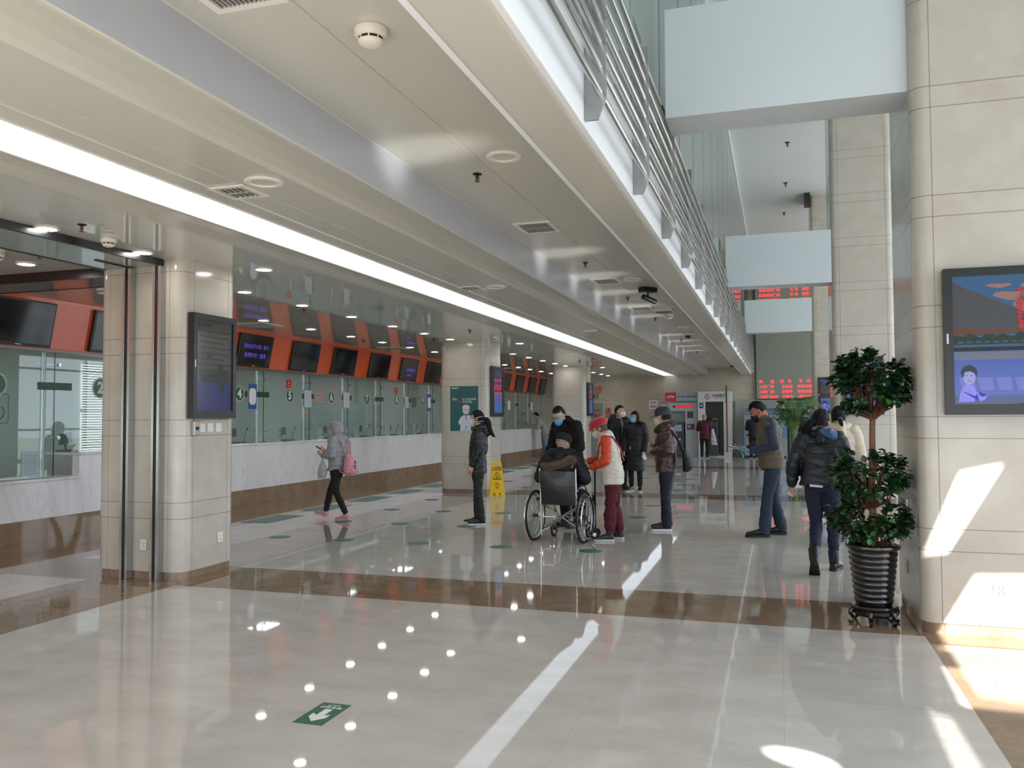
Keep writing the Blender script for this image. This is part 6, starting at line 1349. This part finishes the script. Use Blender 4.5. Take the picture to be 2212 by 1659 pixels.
# 6 --- man in dark coat with fur hood
r, D, s = person('man in open black coat with fur hood and white mask behind the red hat', (-3.19, 17.42, 0), 318, 1.76,
    dict(hyaw=24, hpitch=2, wrL=(-.22, .12, .87), wrR=(.22, .10, .87), anL=(-.10, .02, .085)), vox=.007)
face_parts(D['F'], r, s); mask_parts(D['F'], r, (232, 232, 230), s, 'cup'); hair_cap(D['F'], r, (15, 13, 12), s, 'short', th=.013, seed=2)
trousers(r, D, (20, 20, 24), s, name='black_trousers'); jacket(r, D, (128, 120, 112), s, hem=.84, thick=.012, rough=.9, name='grey_sweater', sleeves=False, collar='low')
def open_coat(root, D, s, col, hem, name, gap=.075, thick=.035, front=True):
    """coat shell open down the front"""
    o = jacket(root, D, col, s, hem=hem, thick=thick, rough=.65, name=name, wr=.006, collar='low', flare=1.1, spec=.35)
    me = o.data; bm = bmesh.new(); bm.from_mesh(me); g = gap*s
    dl = [f for f in bm.faces if f.calc_center_median().y > .045*s and abs(f.calc_center_median().x) < g*(.55+.6*max(0, (1.45*s-f.calc_center_median().z)/(1.45*s)))]
    bmesh.ops.delete(bm, geom=dl, context='FACES'); bm.to_mesh(me); bm.free()
    md = o.modifiers.new('thickness', 'SOLIDIFY'); md.thickness = .012; md.offset = -1
    return o
open_coat(r, D, s, (15, 15, 17), .50, 'open_black_coat')
N = D['neck']; hood_down(r, D, (15, 15, 17), s, r=.06, w=.14, back=.12)
fur_strip(r, [N+V3(p)*s for p in ((-.11, .09, -.06), (-.16, .02, .0), (-.15, -.06, .05), (-.08, -.13, .07), (0, -.15, .07), (.08, -.13, .07), (.15, -.06, .05), (.16, .02, .0), (.11, .09, -.06))], .03, (52, 42, 36), 1600, .04)
for q in 'LR': shoe(r, D['an'+q], math.radians(D['fy'+q]), 0, (74, 66, 58), (96, 84, 72), s)

# 7 --- woman in long black down coat
r, D, s = person('woman in long black down coat, light blue mask and red shoe laces', (-2.82, 17.20, 0), 262, 1.63,
    dict(hyaw=-22, hpitch=-4, wrL=(-.23, .10, .86), wrR=(.22, .08, .87), anL=(-.10, .02, .085)), vox=.0065)
face_parts(D['F'], r, s); mask_parts(D['F'], r, (92, 180, 224), s, 'cup'); hair_cap(D['F'], r, (13, 11, 12), s, 'bob', th=.018, seed=4)
strands(r, D['F'], [([(-.075, -.01, .0), (-.088, -.0, -.07), (-.085, .01, -.14)], [.02, .026, .015]), ([(.075, -.01, .0), (.088, .0, -.07), (.085, .01, -.14)], [.02, .026, .015]), ([(0, -.07, -.04), (0, -.075, -.12), (0, -.08, -.17)], [.05, .055, .03])], (13, 11, 12), s, 'side_hair')
trousers(r, D, (12, 12, 14), s, r=1.15, hem=.13, name='black_leggings')
jacket(r, D, (17, 17, 20), s, hem=.44, thick=.035, quilt=.007, pitch=.10, rough=.55, name='long_down_coat', flare=1.12, spec=.4)
hood_down(r, D, (17, 17, 20), s, m=MATS['long_down_coat_17_17_20_5'], r=.05, w=.12)
mb = MB(); mb.tube([(.06*s, .175*s, .96*s), (.055*s, .18*s, .90*s)], .006, 6); mb.build('zip_pull', M_wpaper, r)
for q in 'LR': shoe(r, D['an'+q], math.radians(D['fy'+q]*2), 0, (22, 20, 22), (190, 190, 190), s, lace=(200, 40, 54))
t = thing_at('paper_slip', r, (-.235, .16, .72), 0, 'white paper slip in the hand of the woman in the long down coat', 'paper'); mb = MB(); mb.box((-.035, -.001, -.06), (.035, .001, .05)); mb.build('sheet', M_wpaper, t).rotation_euler = (0, .4, .3)

# 8 --- man in cap and brown leather jacket
r, D, s = person('man in dark cap and brown leather jacket with fur collar, black shoulder bag', (-1.46, 11.50, 0), 184, 1.66,
    dict(pelvis=(0, 0, .93), chest=(0, .0, 1.27), neck=(0, .01, 1.43), head=(0, .05, 1.57), hpitch=6, hyaw=2,
         elL=(-.26, -.04, 1.11), elR=(.25, .0, 1.11), wrL=(-.14, .18, 1.09), wrR=(.06, .20, 1.14), anL=(-.10, .0, .085), anR=(.10, .02, .085)), chest=1.06, vox=.006,
    hand_cfg=dict(L=dict(d=(.8, .5, .2), pn=(.2, -.9, 0), curl=.6), R=dict(d=(-.8, .5, .2), pn=(-.2, -.9, 0), curl=.6)))
face_parts(D['F'], r, s); mask_parts(D['F'], r, (214, 216, 210), s, 'cup'); hair_cap(D['F'], r, (30, 28, 28), s, 'short', th=.008)
mb = MB(); G = D['F'] @ Matrix.Scale(s, 4); capm = mat('cap_charcoal', (46, 48, 54), .7, bump=.3)
loft(mb, [((0, -.012, .022), (.090, 0, 0), (0, .113, 0)), ((0, -.012, .06), (.095, 0, 0), (0, .118, 0)), ((0, -.010, .105), (.086, 0, 0), (0, .108, 0)), ((0, -.010, .138), (.055, 0, 0), (0, .07, 0)), ((0, -.010, .147), (.015, 0, 0), (0, .02, 0))], 24, 2.05)
mb.xf(G); mb.build('cap', capm, r, smooth=True)
mb = MB(); mb.rings([[V3((x, .085+.095*math.sqrt(max(0, 1-(x/.082)**2)), .030-.030*math.sqrt(max(0, 1-(x/.082)**2))-.0+dz)) for x in [-.08+.16*j/10 for j in range(11)]]+[V3((x, .07, .036+dz)) for x in [.08-.16*j/10 for j in range(11)]] for dz in (0, .007)]); mb.xf(G); mb.build('cap_peak', capm, r)
mb = MB(); mb.sphere((-.082, -.03, -.012), .04, 12, 8, (.35, 1.2, .9)); mb.sphere((.082, -.03, -.012), .04, 12, 8, (.35, 1.2, .9)); loft(mb, [((0, -.06, -.045), (.082, 0, 0), (0, .06, 0)), ((0, -.06, .02), (.09, 0, 0), (0, .068, 0))], 20); mb.xf(G); mb.build('ear_flap', mat('flap_black', (20, 20, 22), .85), r, smooth=True)
trousers(r, D, (22, 26, 42), s, r=1.32, hem=.085, rough=.75, name='navy_trousers', flare=1.28, wr=.006)
leather = jacket(r, D, (58, 36, 32), s, hem=.80, thick=.036, rough=.32, name='leather_jacket', wr=.0075, seed=9, spec=.6, flare=1.03, belly=.5)
N = D['neck']
fur_strip(r, [N+V3(p)*s for p in ((-.05, .12, -.05), (-.10, .07, -.0), (-.115, 0, .03), (-.09, -.075, .05), (0, -.11, .055), (.09, -.075, .05), (.115, 0, .03), (.10, .07, 0), (.05, .12, -.05))], .042, (72, 46, 32), 2200, .022, 'fur_collar')
for q in 'LR': shoe(r, D['an'+q], math.radians(D['fy'+q]), 0, (26, 30, 44), (226, 226, 222), s*1.03)
t = thing_at('shoulder_bag', r, (.0, -.24, .96), 0, 'black soft shoulder bag hanging behind the man in the leather jacket', 'bag')
mb = MB(); loft(mb, [((-.04, -.02, -.16), (.15, 0, 0), (0, .05, 0)), ((-.04, -.045, -.10), (.17, 0, 0), (0, .075, 0)), ((-.04, -.035, .0), (.16, 0, 0), (0, .06, 0)), ((-.05, .0, .12), (.12, 0, 0), (0, .03, 0))], 20); new_obj_from(mb, 'bag_body', .008, mat('bag_black', (22, 24, 27), .6, bump=.3), t, 4, cloth_post([(V3((0, 0, -.2)), V3((0, 0, .2)), 0)], 0, 1, .006, 2, 25))
bag_strap(t, [(-.10, .02, .10), (-.20, .07, .25), (-.245, .15, .38), (-.235, .25, .44), (-.18, .35, .38)], .03, MATS['bag_black'])
t = thing_at('white_papers', r, (-.03, .215, 1.12), 0, 'white papers held against the chest of the man in the leather jacket', 'paper'); mb = MB(); mb.box((-.06, -.0, -.05), (.06, .004, .07)); mb.build('sheets', M_wpaper, t).rotation_euler = (-.4, 0, 0)

# 9 --- man in khaki vest reading papers
r, D, s = person('man in khaki padded vest over navy sleeves and jeans, black mask, head bowed over papers', (-.10, 11.32, 0), 184, 1.78,
    dict(pelvis=(0, -.01, .93), waist=(0, .01, 1.08), chest=(0, .02, 1.27), neck=(0, .06, 1.425), head=(0, .145, 1.53), hpitch=38,
         shL=(-.20, .02, 1.385), shR=(.20, .02, 1.385), elL=(-.27, -.02, 1.11), elR=(.25, .04, 1.11), wrL=(-.16, .25, 1.04), wrR=(.08, .30, 1.05),
         hipL=(-.09, -.03, .90), hipR=(.09, -.03, .90), knL=(-.12, .06, .49), knR=(.11, -.02, .49), anL=(-.15, .10, .085), anR=(.12, -.12, .085)), chest=1.10, vox=.006,
    hand_cfg=dict(L=dict(d=(.2, .95, .1), pn=(.3, 0, .9), curl=.55), R=dict(d=(-.2, .95, .1), pn=(-.3, 0, .9), curl=.55)), skin=(170, 104, 84))
face_parts(D['F'], r, s); mask_parts(D['F'], r, (20, 20, 22), s, 'cup'); hair_cap(D['F'], r, (15, 14, 14), s, 'short', th=.014, seed=5)
trousers(r, D, (34, 50, 66), s, r=1.26, hem=.075, rough=.8, name='blue_jeans', flare=1.16, wr=.005, seed=11, baggy=.05)
jacket(r, D, (32, 36, 62), s, hem=.80, thick=.006, rough=.6, name='navy_shirt', hemw=.14, wr=.004, sl_thick=.022, seed=12, sheen=.2, belly=.5)
jacket(r, D, (96, 84, 70), s, hem=.83, thick=.038, quilt=.005, pitch=.115, rough=.7, sleeves=False, name='khaki_vest', wr=.005, belly=.7, hemw=.165, seed=13, flare=1.04)
mb = MB(); N = D['neck']; up = (D['neck']-D['chest']).normalized(); loft(mb, [(N-up*.01, (.082*s, 0, 0), (0, .078*s, 0)), (N+up*.045*s, (.076*s, 0, 0), (0, .073*s, 0))], 20); mb.build('cream_lining', mat('lining_cream', (206, 196, 180), .9), r, smooth=True)
for q in 'LR':
    mb = MB(); hand(mb, D['wr'+q]-V3((0, .004, 0)), (.2 if q == 'L' else -.2, .95, .1), (.3 if q == 'L' else -.3, 0, .9), 1 if q == 'R' else -1, .55, s*1.09); new_obj_from(mb, 'glove', .006, mat('glove_blue', (96, 158, 190), .4), r, 2)
    shoe(r, D['an'+q], math.radians(D['fy'+q]), 0, (20, 19, 20), (24, 24, 24), s*1.05)
t = thing_at('paper_stack', r, (-.02, .43, 1.12), 0, 'stack of white papers held by the man in the khaki vest', 'paper')
for k, m_ in ((0, M_wpaper), (1, M_dsteel), (2, M_wpaper)):
    mb = MB(); mb.box((-.09, -.13, .008*k), (.09, .11, .008*k+.006)); o = mb.build(('lower_sheets', 'dark_folder', 'upper_sheets')[k], m_, t); o.rotation_euler = (.10+.03*k, 0, .05*k)
mb = MB(); mb.add([(-.07, -.05, 0), (-.02, -.06, 0), (-.03, -.09, -.10), (-.08, -.08, -.12), (-.07, -.052, .001), (-.02, -.062, .001), (-.03, -.092, -.10), (-.08, -.082, -.12)], [(0, 1, 2, 3), (7, 6, 5, 4), (0, 4, 5, 1), (1, 5, 6, 2), (2, 6, 7, 3), (3, 7, 4, 0)]); mb.build('hanging_sheet', M_wpaper, t)

# 10 --- woman in dark puffer jacket walking away
r, D, s = person('woman in short dark puffer jacket, jeans and black boots walking away', (.40, 8.85, 0), 82, 1.60,
    dict(pelvis=(0, 0, .92), chest=(0, .02, 1.26), neck=(0, .03, 1.43), head=(.0, .06, 1.575), hpitch=8, hyaw=-26,
         hipL=(-.09, 0, .89), hipR=(.09, 0, .89), knL=(-.07, .06, .50), knR=(.09, .10, .49), anL=(-.06, -.30, .175), anR=(.09, .14, .085), fyL=6, fyR=-10, fpL=.65,
         elL=(-.28, -.02, 1.13), elR=(.26, -.02, 1.13), wrL=(-.31, .02, .90), wrR=(.27, .14, .92)), vox=.006,
    hand_cfg=dict(L=dict(d=(-.05, .1, -1), curl=.75)))
face_parts(D['F'], r, s); mask_parts(D['F'], r, (224, 226, 226), s); hair_cap(D['F'], r, (13, 11, 12), s, 'nape', th=.020, seed=7)
strands(r, D['F'], [([(-.01, -.11, -.0), (-.05, -.15, -.04), (-.085, -.155, -.11), (-.10, -.14, -.19)], [.03, .040, .045, .025])], (13, 11, 12), s)
trousers(r, D, (30, 38, 62), s, r=1.18, hem=.16, rough=.8, name='slim_jeans', wr=.006, seed=14)
jacket(r, D, (22, 27, 36), s, hem=.90, thick=.055, quilt=.014, pitch=.135, rough=.38, name='puffer_jacket', wr=.005, flare=1.02, spec=.5, sl_thick=.032, seed=15, hemw=.185)
hood_down(r, D, (22, 27, 36), s, m=MATS['puffer_jacket_22_27_36_3'], r=.05, w=.13, back=.11, drop=.03)
mb = MB(); N = D['neck']; limb(mb, [N+V3(p)*s for p in ((.0, -.10, .04), (.08, -.11, .03), (.14, -.07, -.02), (.19, -.03, -.09))], [.035*s, .058*s, .060*s, .04*s], 12); new_obj_from(mb, 'blue_lining', .007, mat('lining_blue', (64, 96, 146), .4, bump=.3), r, 3, cloth_post([(N, N+V3((0, 0, .1)), 0)], 0, 1, .006, 6, 40))
mb = MB(); mb.rings([[(x, -.165*s-.0*abs(x)+e, z) for x, z in ((-.10, .848), (.02, .842), (.02, .862), (-.10, .872))] for e in (0, .004)]); mb.build('white_hem_label', M_wpaper, r)
shoe(r, D['anR'], math.radians(-10), 0, (20, 20, 22), (18, 18, 18), s*1.05, 0, boot=True, name='boot', lace=(30, 30, 30)); shoe(r, D['anL'], math.radians(6), .03, (20, 20, 22), (18, 18, 18), s*1.05, .65, boot=True, name='boot', lace=(30, 30, 30))
t = thing_at('paper_slip', r, (-.30, .03, .755), 0, 'small white slip in the lowered hand of the woman in the puffer jacket', 'paper'); mb = MB(); mb.box((-.03, -.001, -.02), (.03, .001, .03)); mb.build('sheet', M_wpaper, t).rotation_euler = (0, .5, .3)

# 11 --- woman in cream jacket
r, D, s = person('woman in cream jacket with tied black hair, behind the potted tree', (.70, 10.9, 0), 98, 1.64,
    dict(hipL=(-.09, 0, .89), hipR=(.09, 0, .89), pelvis=(0, 0, .92), knL=(-.09, .02, .49), anL=(-.10, -.26, .19), fpL=.7, knR=(.09, .1, .49), anR=(.09, .16, .085), hpitch=4, hyaw=-4), vox=.007)
hair_cap(D['F'], r, (12, 11, 12), s, 'nape', th=.020, seed=8); strands(r, D['F'], [([(0, -.10, -.03), (0, -.14, -.06), (.01, -.15, -.10), (.02, -.14, -.14)], [.022, .028, .024, .012])], (12, 11, 12), s, 'tied_hair'); mask_parts(D['F'], r, (226, 228, 228), s)
mb = MB(); mb.tube([(.022*math.cos(a), -.125, -.045+.022*math.sin(a)) for a in [2*math.pi*k/12 for k in range(12)]], .006, 6, closed=True); mb.xf(D['F'] @ Matrix.Scale(s, 4)); mb.build('hair_band', mat('band_cyan', (70, 170, 200), .5), r)
trousers(r, D, (40, 42, 50), s, name='grey_trousers', r=1.2); jacket(r, D, (206, 192, 172), s, hem=.78, thick=.035, quilt=.004, pitch=.14, rough=.7, name='cream_jacket'); hood_down(r, D, (206, 192, 172), s, m=MATS['cream_jacket_206_192_172_7'])
shoe(r, D['anR'], 0, 0, (96, 98, 104), (150, 150, 150), s); shoe(r, D['anL'], 0, .04, (96, 98, 104), (150, 150, 150), s, .7)

# 12..16 --- people far back
def far_person(label, loc, face, H, top, tcol, leg, J=None, hair=(16, 14, 14), cap=None, hem=.76, name='coat', **k):
    r, D, s = person(label, loc, face, H, J, vox=.012)
    hair_cap(D['F'], r, hair, s, 'short', th=.014)
    if cap:
        mb = MB(); loft(mb, [((0, -.01, .02), (.09, 0, 0), (0, .113, 0)), ((0, -.01, .07), (.094, 0, 0), (0, .116, 0)), ((0, -.01, .12), (.07, 0, 0), (0, .09, 0)), ((0, -.01, .138), (.02, 0, 0), (0, .03, 0))], 18); mb.xf(D['F'] @ Matrix.Scale(s, 4)); mb.build('cap', mat('cap_%d' % cap[0], cap, .8), r, smooth=True)
    trousers(r, D, leg, s, name='trousers', vox=.012); jacket(r, D, tcol, s, hem=hem, thick=.035, rough=.7, name=name, vox=.012, wr=.006, **k)
    for q in 'LR': shoe(r, D['an'+q], math.radians(D['fy'+q]), 0, (28, 28, 30), (170, 170, 170), s)
    return r, D, s
PCk = dict(elL=(-.25, .06, 1.12), elR=(.25, .06, 1.12), wrL=(-.14, .26, 1.12), wrR=(.14, .26, 1.12), hpitch=20, head=(0, .05, 1.57))
r, D, s = far_person('person in dark red coat and grey cap at the white cash machine, seen from behind', (-2.57, 31.0, 0), 88, 1.58, 0, (74, 22, 32), (20, 20, 22), PCk, (150, 150, 150), (150, 152, 156), hem=.76, name='dark_red_coat')
t = thing_at('folded_coat', r, (.30, .02, .86), 0, 'pale pink coat draped over the arm of the person in the dark red coat', 'coat')
mb = MB(); loft(mb, [((0.05, -.02, -.38), (.11, 0, 0), (0, .06, 0)), ((0.02, 0, -.2), (.10, 0, 0), (0, .07, 0)), ((0, 0, .05), (.06, 0, 0), (0, .08, 0)), ((-.02, .02, .20), (.05, 0, 0), (0, .09, 0))], 18); new_obj_from(mb, 'pink_cloth', .01, mat('coat_pink', (206, 180, 192), .7), t, 3, cloth_post([(V3((0, 0, -.4)), V3((0, 0, .3)), 0)], 0, 1, .012, 3, 26))
mb = MB(); loft(mb, [((0.09, .05, -.42), (.06, 0, 0), (0, .03, 0)), ((0.07, .05, .0), (.05, 0, 0), (0, .03, 0))], 14); mb.build('dark_lining', M_blackm, t)
far_person('person in dark jacket and grey cap using the first blue kiosk', (-.86, 31.25, 0), 92, 1.60, 0, (24, 27, 34), (18, 18, 22), PCk, (60, 60, 60), (120, 130, 140), hem=.78, name='dark_jacket')
far_person('person in black coat at the kiosk, mostly hidden by the man in the khaki vest', (-.20, 31.3, 0), 92, 1.50, 0, (16, 16, 18), (18, 18, 22), PCk, hem=.7, name='black_coat')
far_person('person in dark green coat at the kiosk under the teal sign', (.82, 31.25, 0), 88, 1.68, 0, (28, 34, 30), (20, 22, 26), PCk, hem=.7, name='dark_green_coat')
r, D, s = far_person('person in light grey hooded top leaning on the far end of the counter', (-8.62, 31.0, 0), 186, 1.78, 0, (150, 150, 152), (104, 132, 158),
    dict(pelvis=(0, -.08, .93), waist=(0, -.02, 1.07), chest=(0, .10, 1.24), neck=(0, .19, 1.38), head=(0, .27, 1.50), hpitch=20, shL=(-.18, .14, 1.35), shR=(.18, .14, 1.35), elL=(-.24, .16, 1.08), elR=(.24, .2, 1.13), wrL=(-.18, .36, 1.10), wrR=(.1, .40, 1.13), knL=(-.1, -.08, .49), anL=(-.1, -.16, .085), anR=(.1, -.05, .085)), hem=.80, name='grey_hooded_top')
hood_down(r, D, (150, 150, 152), s, r=.05, vox=.012)
# ================================================================== PLANTS
def potted_tree(cx, cy):
    t = empty('potted_tree', (cx, cy, 0), label='three-tiered ficus tree in a ribbed black pot on a carved stand beside the right column', cat='plant')
    gp_ = mat('glaze_black', (14, 14, 14), .12, coat=.8)
    wood = mat('stand_wood', (22, 14, 13), .25, coat=.4)
    # stand
    mb = MB(); mb.lathe([(.02, .105), (.145, .105), (.165, .112), (.170, .125), (.162, .138), (.02, .138)], n=36); mb.lathe([(.10, .055), (.115, .055), (.12, .065), (.10, .07)], n=24)
    mb.build('stand_top', wood, t, smooth=True)
    mb = MB(); mb.lathe([(.150, .075), (.158, .08), (.160, .105), (.150, .105)], n=36); mb.build('stand_apron', wood, t, smooth=True)
    for k in range(6):
        a = 2*math.pi*k/6+.3; c, s_ = math.cos(a), math.sin(a)
        prof = [(.150, .11), (.172, .095), (.176, .075), (.160, .05), (.148, .032), (.158, .012), (.180, .010), (.188, .022)]
        mb = MB(); mb.tube([(r_*c, r_*s_, z) for r_, z in prof], [.017, .018, .017, .014, .012, .012, .012, .008], 8); mb.tube([(.148*c, .148*s_, .034), (.105*c, .105*s_, .06)], .008, 6); mb.build('leg', wood, t, smooth=True)
    # ribbed pot
    mb = MB(); prof = [(.02, .140), (.125, .140), (.130, .150)]
    n = 9
    for i in range(n):
        z0 = .155+i*.043; f = i/n; r0 = .130+.040*f
        prof += [(r0, z0), (r0+.006, z0+.008), (r0+.0085, z0+.018), (r0+.006, z0+.030), (r0, z0+.037)]
    prof += [(.178, .548), (.190, .556), (.194, .568), (.190, .580), (.178, .582), (.172, .575), (.168, .54), (.02, .54)]
    mb.lathe(prof, n=48); mb.build('pot', gp_, t, smooth=True)
    mb = MB(); mb.lathe([(.165, .535), (.165, .55), (.001, .556)], n=24); mb.build('soil', mat('soil', (46, 34, 26), .95, bump=.8), t)
    rr = random.Random(11); bark = mat('bark', (122, 88, 62), .8, bump=.6, bscale=70, var=.2)
    mb = MB(); mb.tube([(.0, 0, .53), (.008, 0, .75), (.002, 0, 1.0), (.012, 0, 1.25), (.015, 0, 1.45), (.022, 0, 1.56)], [.030, .026, .024, .0225, .021, .02], 12); mb.build('trunk', bark, t, smooth=True)
    tiers = [((.01, .0, 1.80), (.285, .27, .24), 1.535, 1900, 46, .3), ((.0, 0, 1.10), (.285, .27, .17), .86, 950, 34, .55), ((-.01, 0, .78), (.285, .27, .16), .56, 950, 34, .45)]
    greens = [mat('leaf_dark', (26, 50, 28), .28, spec=.5), mat('leaf_mid', (38, 72, 34), .28, spec=.5), mat('leaf_bright', (58, 108, 44), .3, spec=.5)]
    for (c, R, zb, nl, nb, inner) in tiers:
        c = V3(c); lm = MB(); bm_ = MB(); base = V3((.012 if zb > 1 else 0, 0, zb))
        tips = []
        for k in range(nb):
            th = 2*math.pi*(k*.618); u = rr.uniform(-.55 if zb < 1.4 else -.75, .95); rad = math.sqrt(1-u*u)*rr.uniform(.75, 1.0)
            tip = c+V3((R[0]*rad*math.cos(th), R[1]*rad*math.sin(th), R[2]*u)); mid = base.lerp(tip, .45)+V3((rr.uniform(-.03, .03), rr.uniform(-.03, .03), -.03 if zb > 1.4 else -.05)); mid2 = base.lerp(tip, .75)+V3((rr.uniform(-.02, .02), rr.uniform(-.02, .02), .0))
            bm_.tube([base+V3((rr.uniform(-.012, .012), rr.uniform(-.012, .012), rr.uniform(-.03, .03))), mid, mid2, tip], [.010, .006, .004, .002], 6); tips += [(mid2, tip), (mid.lerp(mid2, .5), tip)]
        for k in range(nl):
            a, b = tips[rr.randrange(len(tips))]; p = a.lerp(b, rr.uniform(.35, 1.08))
            p = p+V3((rr.gauss(0, .026), rr.gauss(0, .026), rr.gauss(0, .02)))
            q = V3(((p.x-c.x)/R[0], (p.y-c.y)/R[1], (p.z-c.z)/R[2]))
            if q.length > 1.12: continue
            if q.length < inner*rr.uniform(.6, 1.3): continue
            if cx+p.x > .925: p.x = .925-cx-rr.uniform(0, .03)
            out = q.normalized(); d = (V3((out.x, out.y, out.z*.4-.25))+V3((rr.gauss(0, .45), rr.gauss(0, .45), rr.gauss(0, .3)))).normalized()
            up = (V3((0, 0, 1))+out*.7+V3((rr.gauss(0, .35), rr.gauss(0, .35), 0))); up = (up-d*up.dot(d)).normalized(); w = d.cross(up)
            L = rr.uniform(.042, .066); Wd = L*rr.uniform(.32, .38); o = .004
            if cx+(p+d*L).x > .94: continue
            pts = [p, p+d*L*.18+w*Wd*.62+up*o, p+d*L*.5+w*Wd+up*o*1.6, p+d*L*.8+w*Wd*.72+up*o, p+d*L-up*.004, p+d*L*.8-w*Wd*.72+up*o, p+d*L*.5-w*Wd+up*o*1.6, p+d*L*.18-w*Wd*.62+up*o, p+d*L*.5-up*.001]
            lm.cur = 0 if rr.random() < .55 else (1 if rr.random() < .78 else 2)
            lm.add(pts, [(0, 8, 1), (1, 8, 2), (2, 8, 3), (3, 8, 4), (4, 8, 5), (5, 8, 6), (6, 8, 7), (7, 8, 0)])
        me = bpy.data.meshes.new('foliage'); me.from_pydata(lm.v, [], lm.f)
        for g in greens: me.materials.append(g)
        me.polygons.foreach_set('material_index', lm.mi); me.polygons.foreach_set('use_smooth', [True]*len(lm.f)); o = bpy.data.objects.new('foliage', me); COL.objects.link(o); o.parent = t
        bm_.build('branches', mat('twig', (92, 58, 42), .8), t, smooth=True)
potted_tree(.655, 6.82)
def palm(cx, cy):
    t = empty('potted_palm', (cx, cy, 0), label='feathery green palm plant standing before the far right column', cat='plant')
    mb = MB(); mb.lathe([(.12, 0), (.13, .02), (.19, .38), (.205, .40), (.2, .42), (.17, .41), (.16, .36), (.01, .36)], n=24); mb.build('pot', mat('pot_white', (200, 196, 186), .3), t, smooth=True)
    rr = random.Random(4); st, lf = MB(), MB()
    for k in range(22):
        a = 2*math.pi*k*.618; h = rr.uniform(.95, 1.75); sp = rr.uniform(.25, .62); c, s_ = math.cos(a), math.sin(a)
        pts = [V3((.05*c, .05*s_, .36)), V3((.12*c*sp*2, .12*s_*sp*2, .36+h*.6)), V3((.55*sp*c, .55*sp*s_, .36+h*.95)), V3((sp*c, sp*s_, .36+h)), V3((sp*1.45*c, sp*1.45*s_, .36+h*.88))]
        st.tube(pts, [.012, .009, .006, .004, .002], 5)
        for i in range(26):
            f = .38+.62*i/26; u = f*(len(pts)-1); j = min(int(u), len(pts)-2); p = pts[j].lerp(pts[j+1], u-j); d = (pts[j+1]-pts[j]).normalized(); sd = d.cross(V3((0, 0, 1))).normalized()
            for sg in (-1, 1):
                e = p+(sd*sg*.8+d*.55+V3((0, 0, -.25))).normalized()*.24*(1-.5*abs(f-.65)); w = d*.008; lf.add([p-w, p+w, p.lerp(e, .5)+w*1.2, e, p.lerp(e, .5)-w*1.2], [(0, 1, 2, 3, 4)])
    st.build('stems', mat('palm_stem', (96, 120, 60), .5), t, smooth=True)
    me = bpy.data.meshes.new('fronds'); me.from_pydata(lf.v, [], lf.f); me.materials.append(mat('palm_leaf', (74, 108, 54), .4, spec=.4)); o = bpy.data.objects.new('fronds', me); COL.objects.link(o); o.parent = t
palm(.38, 24.2)
